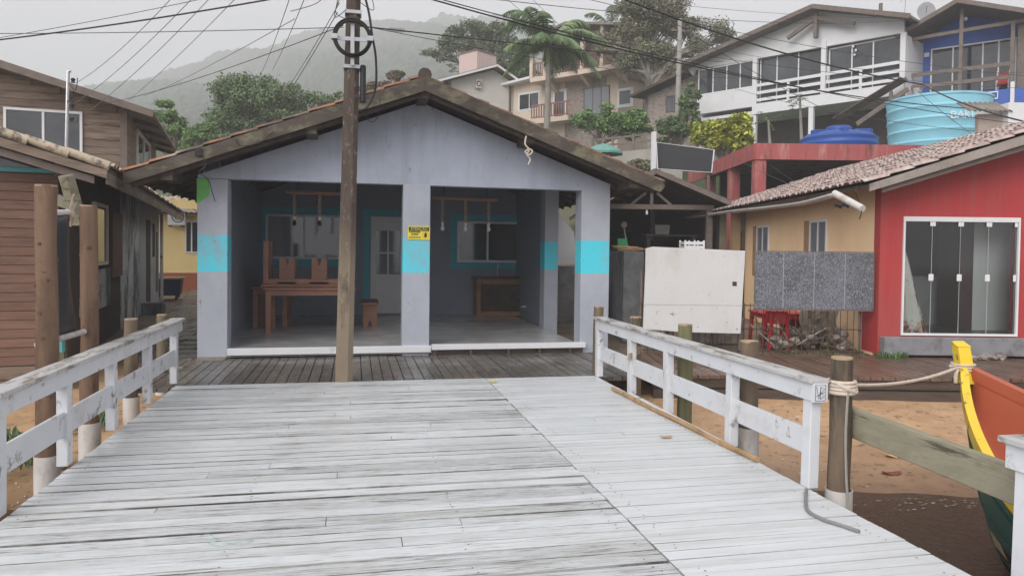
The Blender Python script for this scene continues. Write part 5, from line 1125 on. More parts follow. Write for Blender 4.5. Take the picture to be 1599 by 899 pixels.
mb = MB(); mb.lathe([(.02,0),(.20,0),(.24,.32),(.25,.33),(.22,.33),(.19,.04),(.02,.04)], 20, (3.86, 13.6, .42)); one('blue_tub', mb, M('navy tub', (.03,.05,.13), .1, 4, rough=.5), 'dark blue tub beside the fence post behind the boards', 'tub', V, (3.86,13.6,.42), smooth=True)
mb = MB(); mb.box(3.4, 4.2, 13.3, 14.2, -.05, .41); one('low_block', mb, m_crumb, 'low concrete block carrying the blue tub', 'block', V, (3.8,13.7,-.05), bevel=.015)

# ------------------------------------------------------------------ open shed behind
o = atd(1015, 322, 20); Sh = Fr(o[0], o[1], -12)
sh = thing('open_shed', 'dark open shed with old tiled roof and pale tie beam', 'shed', Sh, (0, 3, -.05))
ax, az = Sh.px(1018, 268); lx_, lz_ = Sh.px(925, 322); rx_, rz_ = Sh.px(1132, 316)
mb = MB().slab([(ax,-.5,az),(ax,8,az),(lx_,8,lz_),(lx_,-.5,lz_)], .09).slab([(ax+.001,-.5,az),(rx_,-.5,rz_-.02),(rx_,8,rz_-.02),(ax+.001,8,az)], .09)
sr = mb.build('roof', m_shedroof, sh)
sl_r = (az-rz_)/(rx_-ax)
mb = MB(); mb.tiles((rx_,-.52,rz_+.01), (0,1,0), 8.6, (-1,0,sl_r), (rx_-ax)*sqrt(1+sl_r**2), .2, .4, .03); sl_l = (az-lz_)/(ax-lx_); mb.tiles((lx_,-.52,lz_+.01), (0,1,0), 8.6, (1,0,sl_l), (ax-lx_)*sqrt(1+sl_l**2), .2, .4, .03); mb.build('roof_tiles', m_shedroof, sr, smooth=True, angle=60)
mb = MB(); mb.beam((ax,-.56,az-.05), (rx_,-.56,rz_-.07), .05, .12); mb.beam((ax,-.56,az-.05), (lx_,-.56,lz_-.05), .05, .12)
mb.build('barge_board', m_bwood, sr)
mb = MB(); bz = Sh.px(1015, 323)[1]; bl_ = Sh.px(948, 323)[0]; br_ = Sh.px(1096, 323)[0]
mb.beam((lx_+.3,0,bz), (rx_-.3,0,bz), .08, .13); mb.beam((ax,.0,bz+.06), (ax,.0,az-.12), .08, .10); 
for s in (-1, 1): mb.beam((ax+s*.55,.05,bz+.05), (ax+s*.15,.05,bz+.38), .06, .07)
mb.build('truss', m_bwood, sh)
for x in (lx_+.4, rx_-.4): MB().box(x-.08, x+.08, .0, .16, -.05, bz-.07).build('post', m_bwood, sh)
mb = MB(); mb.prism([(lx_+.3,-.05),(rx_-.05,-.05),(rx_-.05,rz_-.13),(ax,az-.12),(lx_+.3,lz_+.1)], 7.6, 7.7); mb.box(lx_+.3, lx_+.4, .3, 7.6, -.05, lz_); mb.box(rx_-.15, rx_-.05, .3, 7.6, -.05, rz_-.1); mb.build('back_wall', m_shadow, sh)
q_ = Sh.px(1010, 332); MB().lathe([(.005,-.06),(.03,-.045),(.036,-.01),(.02,.04),(.015,.08)], 10, (q_[0], 0, q_[1])).build('bulb', m_white, sh, smooth=True)
mb = MB(); x0, z1 = Sh.px(1024, 351, 1.5); x1, z0 = Sh.px(1046, 366, 1.5); mb.prism([(x0,z0),(x1-.03,z0),(x1,z1),(x0-.03,z1)], 1.5, 1.9)
one('grey_crate', mb, M('dim crate', (.30,.31,.30), .1, 4), 'grey crate on a shelf inside the dark shed', 'crate', Sh, (x0,1.5,z0))
one('shelf_rack', MB().box(x0-.3, x1+.8, 1.45, 2.0, z0-.06, z0-.002).box(x0-.25, x0-.15, 1.5, 1.95, -.05, z0-.062).box(x1+.65, x1+.75, 1.5, 1.95, -.05, z0-.062), m_dkwood, 'dark wooden rack inside the open shed', 'rack', Sh, (x0,1.7,-.05))
q_ = Sh.px(974, 351, 1.0); mb = MB(); mb.tube(smooth([(q_[0],1,q_[1]),(q_[0]+.05,1,q_[1]-.3),(q_[0]+.15,1,q_[1]-.8)]), .02, 6); mb.lathe([(.01,-.09),(.08,-.06),(.10,0),(.07,.08),(.01,.10)], 12, (q_[0],1,q_[1])); one('hanging_buoy', mb, M('old buoy', (.40,.38,.34), .2, 5), 'pale buoy hanging from a rope inside the shed', 'buoy', Sh, (q_[0],1,q_[1]-.8))
# white slatted crate on top behind the whitewashed board
x0, z1 = V.px(1069, 375, 13.2); x1, z0 = V.px(1100, 388, 13.2); wc = thing('plastic_crate', 'white slatted crate peeking over the whitewashed board', 'crate', V, ((x0+x1)/2, 13.4, z0-.15))
mb = MB(); z0 -= .15
for k in range(4):
    za = z0+(z1-z0)*k/4; mb.box(x0, x1, 13.2, 13.22, za, za+(z1-z0)*.17); mb.box(x0, x1, 13.58, 13.6, za, za+(z1-z0)*.17); mb.box(x0, x0+.02, 13.221, 13.579, za, za+(z1-z0)*.17); mb.box(x1-.02, x1, 13.221, 13.579, za, za+(z1-z0)*.17)
for a, b in ((x0-.004,x0+.03),(x1-.03,x1+.004),((x0+x1)/2-.015,(x0+x1)/2+.015)): mb.box(a, b, 13.194, 13.199, z0, z1); mb.box(a, b, 13.601, 13.606, z0, z1)
mb.build('slatted_body', m_white, wc)
one('storage_shelf', MB().box(x0-.3, x1+.3, 13.1, 13.7, z0-.08, z0-.002).box(x0-.25, x0-.17, 13.15, 13.6, -.05, z0-.082).box(x1+.17, x1+.25, 13.15, 13.6, -.05, z0-.082), m_bwood, 'wooden stand hidden behind the whitewashed board under the crate', 'stand', V, (x0,13.4,-.05))

# ------------------------------------------------------------------ coral slab with water tanks
PV = 22.8; pk = thing('coral_building', 'faded coral open concrete frame carrying two water tanks', 'building', V, (11, PV+2, 0))
u0, zt_ = V.px(1180, 225, PV); _, zb_ = V.px(1180, 249, PV); u1 = 16.5; PB = PV+8.5
MB().box(u0, u1, PV, PB, zt_-.12, zt_).build('slab', m_conc, pk)
mb = MB(); mb.box(u0-.02, u1, PV-.06, PV-.002, zb_, zt_+.02); mb.box(u0-.06, u0-.002, PV-.002, PB, zb_, zt_+.02); mb.build('edge_beam', m_pink, pk)
for v_ in (PV, PV+2.6, PV+5.6): MB().box(u0, u0+.34, v_, v_+.34, 0, zt_-.122).build('column', m_pink, pk)
for u_ in (u0+4.2, u0+8.0): MB().box(u_, u_+.34, PV+.05, PV+.39, 0, zt_-.122).build('column', m_conc, pk)
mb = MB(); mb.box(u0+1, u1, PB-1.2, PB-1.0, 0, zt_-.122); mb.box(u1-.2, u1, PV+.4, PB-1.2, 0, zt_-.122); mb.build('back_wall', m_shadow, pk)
# blue closed tank
cu, cv = V.px(1309, 228, 24.3)[0], 24.3; R1 = (V.px(1366, 228, cv)[0]-V.px(1252, 228, cv)[0])/2; TB = zt_+.005
tk = thing('water_tank', 'round blue water tank with a domed lid on the coral slab', 'water tank', V, (cu, cv, TB), 'plastic water tanks')
MB().lathe([(.02,0),(R1*.96,0),(R1*.985,.15),(R1,.18),(R1,.22),(R1*.985,.25),(R1*.985,.33),(R1,.36),(R1,.40),(R1*.95,.42)], 40, (cu, cv, TB)).build('body', m_plblue, tk, smooth=True)
MB().lathe([(R1*.95,.425),(R1*.86,.52),(R1*.62,.60),(R1*.36,.62),(R1*.34,.63),(R1*.33,.78),(R1*.29,.81),(.02,.82)], 40, (cu, cv, TB)).build('lid', m_plblue, tk, smooth=True)
mb = MB()
for a_ in range(6): t_ = a_*pi/3+.3; mb.beam((cu+R1*.42*cos(t_), cv+R1*.42*sin(t_), TB+.60), (cu+R1*.86*cos(t_), cv+R1*.86*sin(t_), TB+.56), .2, .16)
mb.build('lid_rib', m_plblue, tk, bevel=.02)
# teal tank
cu2, cv2 = V.px(1463, 228, 25.3)[0], 25.3; rt1 = (V.px(1537, 160, cv2)[0]-V.px(1389, 160, cv2)[0])/2*.985; ht = V.px(1463, 158, cv2)[1]-TB
tk2 = thing('water_tank', 'tall teal open rimmed water tank with white letters on the coral slab', 'water tank', V, (cu2, cv2, TB), 'plastic water tanks')
rb = rt1*.93; prof = [(.02,0),(rb,0)]
for k in range(1, 5): z = ht*k/5; r_ = rb+(rt1-rb)*k/5; prof += [(r_*.995,z-.05),(r_*1.012,z-.02),(r_*1.012,z+.02),(r_*.995,z+.05)]
prof += [(rt1,ht-.07),(rt1*1.02,ht-.05),(rt1*1.02,ht)]
MB().lathe(prof, 48, (cu2, cv2, TB)).build('body', m_plteal, tk2, smooth=True)
MB().lathe([(rt1*1.02,ht+.004),(rt1*.98,ht+.03),(rt1*.5,ht+.045),(.02,ht+.05)], 48, (cu2, cv2, TB)).build('lid', m_plteal, tk2, smooth=True)
def wraptext(body, parent, size, ang, z, r, dz=0):
    o = text('lettering', body, m_white, parent, 0, 0, 0, size); me = o.data; o.rotation_euler = (0,0,0); b = OFF[parent.name]; o.location = (-b[0], -b[1], -b[2])
    for v in me.vertices:
        a = ang+v.co.x/r; rr2 = r+.008+v.co.z*2; v.co = (cu2+rr2*sin(a), cv2-rr2*cos(a), z+v.co.y)
wraptext('BAKI', tk2, .34, -.07, TB+V.px(1497,182,24)[1]-TB, rt1*1.0)
# corrugated lean-to roof and white block right of the teal tank
o = atd(1540, 175, 21); Cr = Fr(o[0], o[1], -12)
cr = thing('corrugated_shelter', 'small shelter with a corrugated grey roof beside the teal tank', 'shelter', Cr, (0, .5, 2))
x0, z0 = Cr.px(1503, 178); x1, z1 = Cr.px(1578, 162)
mb = MB(); mb.tiles((x0,-.35,z0+.02), (1,0,.0), x1-x0-.15, (0,1,.55), .75, .15, 2.0, .035, 0); c_ = mb.build('roof', M('weathered fibre cement', (.24,.21,.18), .2, 4, rough=.8, bump=.3, dirt=[((.12,.10,.085), .45, 3, (1,1,.4), .15)]), cr, smooth=True, angle=60)
md = c_.modifiers.new('t', 'SOLIDIFY'); md.thickness = .012
MB().box(x0+.42, x1, -.05, .1, 2.2, z0-.01).build('wall', M('tan wall', (.40,.34,.29), .1, 3), cr)
x0, z1 = Cr.px(1575, 160, -.3); x1, z0 = Cr.px(1660, 215, -.3); one('masonry_block', MB().box(x0, x1, -.3, 1.2, 1.8, z1), m_hwhite, 'pale rendered block at the picture edge above the pink tiles', 'wall', Cr, (x0,.4,1.8))

# ------------------------------------------------------------------ white balcony house
o = atd(1287, 100, 34); Wh = Fr(o[0], o[1], -58.4)
wh = thing('white_house', 'white hillside house with glazed balcony and white slatted rails', 'house', Wh, (-2, 3, 4))
q = Wh.px
zf = 8.90; zg_ = 11.25
mb = MB(); mb.prism([(-7.0,10.9),(-6.9,11.2),(3.38,11.05),(3.38,11.6),(-.24,12.75),(-7.3,11.3)], 0.01, .2); mb.build('gable_wall', m_hwhite, wh)
mb = MB(); mb.box(-6.7,-3.45,0.0,.2,8.83,9.78); mb.build('parapet', m_hwhite, wh)
mb = MB(); mb.box(-6.7,3.42,.02,7,8.45,8.60); mb.box(-3.45,3.45,-.05,.018,8.42,8.93); mb.build('floor_slab', m_hwhite, wh)
for x, a, b in ((-3.42,6.0,11.2),(-.02,8.94,11.36),(3.39,8.94,11.05),(-.55,5.0,8.41)): MB().box(x-.11, x+.11, -.06, .12, a, b).build('column', m_hwhite, wh)
for i, (x0, x1, z0, z1, mul) in enumerate(((-6.68,-3.54,9.80,11.15,(.28,.53,.77)), (-3.30,-.14,8.62,11.2,(.28,.62)), (.10,3.27,8.62,11.03,(.33,.62)))):
    window(wh, Wh, x0, x1, z0, z1, .30 if i else .1, mul, None, m_glassdark, .06, m_alu, dpt=.06)
mb = MB()
for z in (9.82, 9.45, 9.10): mb.box(-3.30,-.14,-.045,.0,z-.07,z+.07); mb.box(.10,3.27,-.045,.0,z-.07,z+.07)
mb.build('rail', m_hwhite, wh)
for x in (-1.7, 1.65): MB().box(x-.06, x+.06, -.04, .02, 8.94, 9.89).build('baluster', m_hwhite, wh)
mb = MB(); mb.box(-6.7,-6.5,.21,7,5,11.2); mb.box(3.25,3.45,.36,7,5,11.0); mb.box(-6.7,3.4,6.9,7,4,11); mb.build('side_wall', m_hwhite, wh)
mb = MB(); mb.box(-6.5,3.2,2.6,2.8,4.0,8.44); mb.build('lower_wall', M('void shade lower wall', (.10,.085,.08), .2, 2), wh)  # void under the balcony: its shade is put into the wall colour
mb = MB(); mb.box(-3.0,-2.2,2.4,2.55,5.2,7.0); mb.box(.3,1.6,2.3,2.55,5.4,6.6); mb.build('stored_panels', M('stored boards', (.30,.22,.17), .2, 3), wh)
# the white roof
mb = MB(); af, bf = (-.24,12.86), (-7.6,11.35); cf = (3.9,11.52)
mb.slab([(af[0],-.8,af[1]),(af[0],7.5,af[1]),(bf[0],7.5,bf[1]),(bf[0],-.8,bf[1])], .10); mb.slab([(af[0]+.001,-.8,af[1]),(cf[0],-.8,cf[1]),(cf[0],7.5,cf[1]),(af[0]+.001,7.5,af[1])], .10); wr = mb.build('roof', m_greyroof, wh)
mb = MB(); mb.beam((af[0],-.83,af[1]-.06),(bf[0],-.83,bf[1]-.06),.05,.2); mb.beam((af[0],-.83,af[1]-.06),(cf[0],-.83,cf[1]-.06),.05,.2); mb.build('barge_board', m_bwood, wr)
mb = MB(); mb.beam((-.24,-.4,12.6),(-.24,-.4,11.45),.16,.2); mb.beam((-.3,-.4,12.35),(-1.6,-.4,11.7),.12,.16); mb.beam((-.18,-.4,12.35),(1.5,-.4,11.75),.12,.16); mb.build('gable_bracket', m_bwood, wr)
MB().tube([(3.0*.5+.0,2.5,11.9),(1.5,2.5,13.3)], .09, 8).build('flue', m_bwood, wr)
st_ = thing('outdoor_stair', 'brown timber stair flight descending beside the white balcony', 'stairs', Wh, (2.2, -1, 5.5))
sa = [(Wh.px(1416,123,-.45), Wh.px(1312,186,-.45), -.45), (Wh.px(1418,139,-1.3), Wh.px(1338,194,-1.3), -1.3)]
for p_, q_, y in sa: mb = MB(); mb.beam((p_[0],y,p_[1]),(q_[0],y,q_[1]),.08,.19); mb.build('stringer', m_bwood, st_)
(p_, q_, y) = sa[0]; MB().slab([(p_[0],-1.24,p_[1]-.05),(p_[0],-.5,p_[1]-.05),(q_[0],-.5,q_[1]-.05),(q_[0],-1.24,q_[1]-.05)], .03).build('tread_board', m_bwood, st_)
MB().box(3.3,3.42,-1.25,-1.15,5.5,8.4).build('post', m_bwood, st_)
# hanging lamps seen in the glazing
for i, (x, y) in enumerate(((1331,66),(1333,73),(1337,79),(1335,86),(1306,67))):
    a, b = Wh.px(x, y, .22); MB().lathe([(.005,-.07),(.05,-.05),(.06,0),(.03,.05),(.006,.07)], 10, (a, .18, b)).build('lamp_globe', m_white, wh, smooth=True)
an = thing('antenna', 'thin rooftop antenna at the white roof corner', 'antenna', Wh, (3.55, -.5, 11.5))
mb = MB(); mb.tube([(3.55,-.5,11.5),(3.62,-.5,12.5)], .02, 6); mb.tube([(3.3,-.5,12.35),(3.9,-.5,12.45)], .015, 5); mb.tube([(3.4,-.5,12.2),(3.5,-.5,12.5)], .012, 5); mb.tube([(3.75,-.5,12.25),(3.8,-.5,12.55)], .012, 5); mb.build('aerial', m_steel, an)

# ------------------------------------------------------------------ blue house
o = atd(1500, 100, 31); Bl = Fr(o[0], o[1], -50)
bh = thing('blue_house', 'bright blue hillside house with timber gable porch and glass front', 'house', Bl, (0, 3, 5))
MB().prism([(-2.0,5.0),(2.6,5.0),(2.6,11.0),(-.1,12.0),(-2.0,11.0)], 1.4, 1.6).build('front_wall', m_bblue, bh)
a = Bl.px(1454,77,1.4); b = Bl.px(1577,140,1.4)
window(bh, Bl, -1.32, 1.85, 8.45, 10.73, 1.4, (.27,.62,.80), None, m_glassdark, .06, m_alu, dpt=.06)
mb = MB(); mb.beam((-1.93,0,10.93),(2.2,0,11.03),.12,.14); mb.build('tie_beam', m_bwood, bh)
for x, z0, z1 in ((-1.93,7.0,10.86),(1.80,7.6,10.96),(.0,8.3,11.9)): MB().box(x-.07, x+.07, -.07, .07, z0, z1).build('post', m_bwood, bh)
mb = MB()
for z in (9.38, 8.85): mb.box(-1.86,1.73,-.03,.03,z-.08,z+.08)
mb.build('rail', m_bwood, bh)
MB().box(-1.9,2.4,-.10,.10,7.2,8.35).build('balcony_parapet', m_bblue, bh)
MB().box(-2.0,2.4,.11,1.39,8.0,8.2).build('balcony_floor', m_conc, bh)
mb = MB(); mb.box(1.95,2.4,.2,1.4,7.0,11.0); mb.box(-2.02,-1.9,.2,1.4,8.2,10.8); mb.build('side_wall', m_bwood, bh)
mb = MB(); 
for (p, q_) in (((.75,8.0),(1.35,8.0)),((.75,8.27),(1.35,8.27)),((.75,8.0),(.75,8.3)),((1.35,8.0),(1.35,8.3))): mb.beam((p[0],-.13,p[1]),(q_[0],-.13,q_[1]),.03,.05)
mb.build('white_frame', m_alu, bh); MB().box(1.78,1.92,-.2,-.11,7.4,8.6).build('white_post', m_hwhite, bh)
mb = MB(); ap, lf, rg_ = (-.1,12.15), (-2.4,11.05), (2.9,11.05)
mb.slab([(ap[0],-.6,ap[1]),(ap[0],6,ap[1]),(lf[0],6,lf[1]),(lf[0],-.6,lf[1])], .1); mb.slab([(ap[0]+.001,-.6,ap[1]),(rg_[0],-.6,rg_[1]),(rg_[0],6,rg_[1]),(ap[0]+.001,6,ap[1])], .1); br2 = mb.build('roof', m_bwood, bh)
mb = MB(); mb.beam((ap[0],-.63,ap[1]-.06),(lf[0],-.63,lf[1]-.06),.05,.18); mb.beam((ap[0],-.63,ap[1]-.06),(rg_[0],-.63,rg_[1]-.06),.05,.18); mb.build('barge_board', m_bwood, br2)
a = Bl.px(1447, 86, 1.35); MB().box(a[0]-.1, a[0]+.1, 1.33, 1.39, a[1]-.09, a[1]+.09).build('wall_lamp', m_white, bh)
a = Bl.px(1508, 30, .3); MB().lathe([(.01,-.09),(.08,-.04),(.08,.03),(.02,.09)], 10, (a[0], .3, a[1])).build('gable_lamp', m_white, bh, smooth=True)
a = Bl.px(1431, 146, -.4); mb = MB(); mb.lathe([(.02,-.2),(.10,-.2),(.15,.2),(.13,.21),(.1,.15),(.02,.14)], 14, (a[0]-.0, -.4, a[1])); one('plant_pot', mb, M('pale pot', (.5,.48,.46), .05, 4), 'pale empty pot standing at the blue house corner post', 'pot', Bl, (a[0],-.4,a[1]-.2), smooth=True)
MB().box(a[0]-.5, a[0]+.4, -.7, -.105, a[1]-.5, a[1]-.21).build('ledge', m_conc, bh)
ch = thing('garden_chair', 'red and white chair on the blue house balcony', 'chair', Bl, (1.45, .6, 8.2))
mb = MB(); mb.box(1.25,1.65,.4,.8,8.66,8.72); mb.build('seat', m_plred, ch); mb = MB(); mb.box(1.27,1.63,.78,.82,8.75,9.2); mb.build('backrest', m_plred, ch)
for x in (1.24, 1.66):
    mb = MB(); mb.tube([(x,.4,8.2),(x,.4,9.0),(x,.8,9.02),(x,.84,9.3)], .022, 6); mb.build('arm', m_white, ch); mb = MB(); mb.tube([(x,.8,8.2),(x,.8,8.66)], .022, 6); mb.build('leg', m_white, ch)
sd_ = thing('satellite_dish', 'round mesh satellite dish on the roof between white and blue houses', 'satellite dish', J, atd(1447, 36, 33))
c_ = np.array(atd(1446, 20, 33)); ax_ = np.array((-.55,-.75,.35)); ax_ /= np.linalg.norm(ax_); e1 = np.cross(ax_, (0,0,1.)); e1 /= np.linalg.norm(e1); e2 = np.cross(e1, ax_)
mb = MB(); n = 20
for j, (r_, h_) in enumerate(((.02,0),(.2,.015),(.36,.06),(.48,.11))):
    for k in range(n): mb.v.append(tuple(c_+e1*r_*.75*cos(2*pi*k/n)+e2*r_*sin(2*pi*k/n)+ax_*h_))
mb.f = [(j*n+k, j*n+(k+1) % n, (j+1)*n+(k+1) % n, (j+1)*n+k) for j in range(3) for k in range(n)]+[tuple(range(n))]; mb.m = [0]*len(mb.f)
o_ = mb.build('dish', M('dish mesh', (.27,.27,.28), .1, 20, rough=.6), sd_, smooth=True); md = o_.modifiers.new('t', 'SOLIDIFY'); md.thickness = .01
mb = MB(); mb.tube([atd(1447,38,33.2), tuple(c_-ax_*.03)], .03, 6); mb.tube([tuple(c_), tuple(c_+ax_*.42)], .012, 5); mb.build('mount', m_bwood, sd_)

# ------------------------------------------------------------------ beige balcony house
o = atd(966, 110, 46); Be = Fr(o[0], o[1], -50.6)
be = thing('beige_house', 'beige two storey house with red brown balcony railings behind the palm', 'house', Be, (-3, 4, 6.5))
mb = MB(); mb.box(-6.0,-.0,0,8,6.5,12.6); mb.build('wall', m_cream, be)
MB().box(-4.0,-.85,-.02,-.002,6.5,12.55).build('stone_cladding', m_stone, be)
mb = MB(); mb.box(-5.95,.9,-1.3,7,12.62,12.92); mb.build('balcony_slab', m_cream, be)
MB().box(-5.4,-.3,2.2,8,12.92,15.6).build('upper_wall', M('dark grey upper wall', (.30,.26,.23), .1, 2), be)  # upper wall in a darker grey than the cream walls
for x, y in ((-5.85,-1.2),(-4.75,-1.2),(-1.9,-1.2),(-.45,-1.2),(.75,-1.2),(.75,1.2),(.75,3.6)): MB().box(x-.12, x+.12, y-.12, y+.12, 12.92, 15.4).build('column', m_cream, be)
mb = MB()
def balrow(mb, x0, x1, y, z0, z1, axis='x', p=.2):
    a = x0
    if axis == 'x': mb.box(x0, x1, y-.03, y+.03, z1-.09, z1); mb.box(x0, x1, y-.03, y+.03, z0+.08, z0+.15)
    else: mb.box(y-.03, y+.03, x0, x1, z1-.09, z1); mb.box(y-.03, y+.03, x0, x1, z0+.08, z0+.15)
    while a < x1:
        if axis == 'x': mb.box(a, a+.07, y-.025, y+.025, z0+.15, z1-.09)
        else: mb.box(y-.025, y+.025, a, a+.07, z0+.15, z1-.09)
        a += p
balrow(mb, -5.8, .8, -1.2, 12.92, 13.85); balrow(mb, -1.1, 6, .8, 12.92, 13.85, 'y'); mb.build('balcony_railing', m_balus, be)
mb = MB(); mb.prism([(-1.3,12.6),(-.02,12.6),(-.02,11.9),(-.35,11.95)], -2.6, -2.4, 'y') if False else None
for x in (-4.6, -2.0, .5): MB().prism([(-1.25,12.61),(-.0,12.61),(-.0,11.95),(-.4,12.1)], x-.12, x+.12, 'x').build('corbel', m_cream, be)
mb = MB(); mb.box(-6.0,-2.9,-1.2,-.0,9.9,10.2); mb.build('balcony_slab', m_cream, be); mb = MB(); balrow(mb, -5.95, -2.95, -1.1, 10.2, 11.15); mb.build('balcony_railing', m_balus, be)
for (x0, z1), (x1, z0), tr in ((Be.px(866,144),Be.px(882,186),1), (Be.px(967,142),Be.px(986,163),0)):
    window(be, Be, x0, x1, z0, z1, -.02, (), m_hwhite, m_glassdark, .05, m_hwhite, .12)
a, b = Be.px(912,139,-.02), Be.px(952,160,-.02); window(be, Be, a[0], b[0], b[1]-1.0, a[1], -.022, (.35,.68), None, m_glassgrey, .05, m_bwood)
mb = MB(); mb.prism([(-6.4,15.25),(-3,16.0),(1.4,15.15),(1.4,15.0),(-3,15.85),(-6.4,15.1)], -1.6, 8); mb.build('roof', m_greyroof, be)
mb = MB(); mb.box(.002,.03,3.2,4.2,10.9,12.0); mb.build('side_window', m_glassdark, be)
# its lower wing
wg = thing('beige_annex', 'low beige wing with one wide window beside the palm trunk', 'house', Be, (-8, 1, 7))
MB().box(-8.6,-6.02,.3,5,6.0,13.1).build('wall', m_cream, wg)
a, b = Be.px(811,148,.3), Be.px(842,169,.3); window(wg, Be, a[0], b[0], b[1], a[1], .3, (.52,), m_hwhite, m_glassdark, .06, m_hwhite, .08)
MB().slab([(-9.3,-.4,13.15),(-6.0,-.4,13.35),(-6.0,5,13.5),(-9.3,5,13.3)], .16).build('roof', m_hwhite, wg)
MB().box(-8.95,-8.75,.1,.29,6,13.0).build('corner_post', m_bwood, wg)

# ------------------------------------------------------------------ cream gabled house with chimney
o = atd(702, 140, 50); Gh = Fr(o[0], o[1], 10)
gh = thing('gabled_house', 'cream gabled house with a wide pale pink chimney block', 'house', Gh, (2, 3, 8))
g1, g2, g0 = Gh.px(702,124), Gh.px(771,106), Gh.px(801,127)
MB().prism([(0,8),(g0[0],8),(g0[0],g0[1]-.15),(g2[0],g2[1]-.15),(0,g1[1]-.1)], 0, .2).build('gable_wall', m_offw, gh)
MB().box(-2.2,-.01,.6,6,8,g1[1]-.5).build('side_wing', m_offw, gh)
a, b = Gh.px(684,131,.6), Gh.px(698,141,.6); window(gh, Gh, a[0], b[0], b[1]-.5, a[1], .6, (.5,), None, m_glassdark, .06, m_bwood)
sl_ = (g2[1]-g1[1])/(g2[0]-g1[0]); le = -5.2; lz2 = g2[1]-sl_*(g2[0]-le)
mb = MB(); mb.slab([(g2[0],-.7,g2[1]+.12),(g2[0],7,g2[1]+.12),(le,7,lz2+.12),(le,-.7,lz2+.12)], .12); sr2 = (g2[1]-g0[1])/(g0[0]-g2[0]); rx2 = g0[0]+.5; mb.slab([(g2[0]+.001,-.7,g2[1]+.12),(rx2,-.7,g2[1]+.12-sr2*(rx2-g2[0])),(rx2,7,g2[1]+.12-sr2*(rx2-g2[0])),(g2[0]+.001,7,g2[1]+.12)], .12); gr = mb.build('roof', m_terra, gh)
mb = MB(); mb.beam((g2[0],-.73,g2[1]),(le,-.73,lz2),.05,.14); mb.beam((g2[0],-.73,g2[1]),(rx2,-.73,g2[1]-sr2*(rx2-g2[0])),.05,.14); mb.build('barge_board', m_hwhite, gr)
o2 = atd(745, 90, 52); ck = MB(); l0 = Gh.loc(o2); zc_ = l0[2]
c1 = Gh.loc(atd(717,94,53.3)); c2 = Gh.loc(atd(775,98,53.5)); c3 = (c1[0]+c2[0]-l0[0], c1[1]+c2[1]-l0[1])
zt2 = Gh.loc(atd(745,79,52))[2]; zt2 = zt2; pl = [(l0[0],l0[1]),(c2[0],c2[1]),c3,(c1[0],c1[1])]
ck.prism(pl, g1[1]-1, zt2, 'z'); chm = ck.build('chimney', m_pinkch, gr)
ck = MB(); cc = np.mean(np.array(pl), 0); ck.prism([tuple(cc+(np.array(p)-cc)*1.05) for p in pl], zt2+.002, zt2+.1, 'z'); ck.build('cap', m_bwood, chm)
a = Gh.px(746,132); mb = MB(); mb.box(a[0]-.2,a[0]+.22,-.25,-.002,a[1]-.3,a[1]+.3); mb.build('wall_unit', m_offw, gh, bevel=.03); mb = MB(); mb.ring((a[0],-.26,a[1]),.15,.03,'y',16,6); mb.build('unit_fan', m_black, gh)
mb = MB(); mb.tube([Gh.px(703,126,-.1)[:1]+(-.1,)+Gh.px(703,126,-.1)[1:], Gh.px(703,145,-.1)[:1]+(-.1,)+(8.5,)], .06, 6); mb.build('downpipe', m_bwood, gh)

# ------------------------------------------------------------------ between: retaining wall, hillside fence, parasol, billboard, concrete pole, dark roofed house
o = atd(990, 240, 33); Ft = Fr(o[0], o[1], -30)
a = Ft.px(945,243); b = Ft.px(1030,243)
one('retaining_wall', MB().prism([(a[0]-3,1.5),(b[0]+1,1.5),(b[0]+1,Ft.px(1025,229)[1]),(a[0]-3,Ft.px(930,246)[1])], 0, .3), M('pale retaining wall', (.34,.32,.28), .12, 2, dirt=[((.20,.18,.15), .44, 1, (1,1,.4), .2)]), 'pale sloping retaining wall behind the green parasol', 'wall', Ft, (0,0,1.5))
fe = thing('hillside_fence', 'brown timber rail fence below the round green tree', 'fence', Ft, (0, 1.5, 5))
zf_ = Ft.px(990,222,1.5)[1]; xa, xb = Ft.px(925,226,1.5)[0], Ft.px(1022,216,1.5)[0]; za, zb2 = Ft.px(925,229,1.5)[1], Ft.px(1022,219,1.5)[1]
mb = MB()
for dz in (0, .3): mb.beam((xa,1.5,za+dz),(xb,1.5,zb2+dz),.05,.09)
mb.build('rail', m_bwood, fe)
for k in range(4): t = k/3; MB().box(xa+(xb-xa)*t-.05, xa+(xb-xa)*t+.05, 1.45, 1.55, za+(zb2-za)*t-1.2, za+(zb2-za)*t+.4).build('post', m_bwood, fe)
pa = atd(942, 238, 30); ps = thing('parasol', 'faded green parasol open behind the grey house roof', 'parasol', J, (pa[0], pa[1], pa[2]-2))
mb = MB(); n = 16; rp_ = .82
for j, (r_, h_) in enumerate(((.02,.36),(.3,.28),(.6,.15),(rp_,0))):
    for k in range(n): q2 = r_*(1 if k % 2 == 0 else .95); mb.v.append((pa[0]+q2*cos(2*pi*k/n), pa[1]+q2*sin(2*pi*k/n), pa[2]+h_))
for k in range(n): q2 = rp_*(1 if k % 2 == 0 else .95); mb.v.append((pa[0]+q2*cos(2*pi*k/n), pa[1]+q2*sin(2*pi*k/n), pa[2]-.09))
mb.f = [(j*n+k, (j+1)*n+k, (j+1)*n+(k+1) % n, j*n+(k+1) % n) for j in range(4) for k in range(n)]+[tuple(range(n))]; mb.m = [0]*len(mb.f)
o_ = mb.build('canopy', m_umb, ps); md = o_.modifiers.new('t', 'SOLIDIFY'); md.thickness = .01
MB().tube([(pa[0],pa[1],pa[2]-2.4),(pa[0],pa[1],pa[2]+.36)], .025, 8).build('shaft', m_steel, ps)
o = atd(1070, 246, 27.5); Bb = Fr(o[0], o[1], -22)
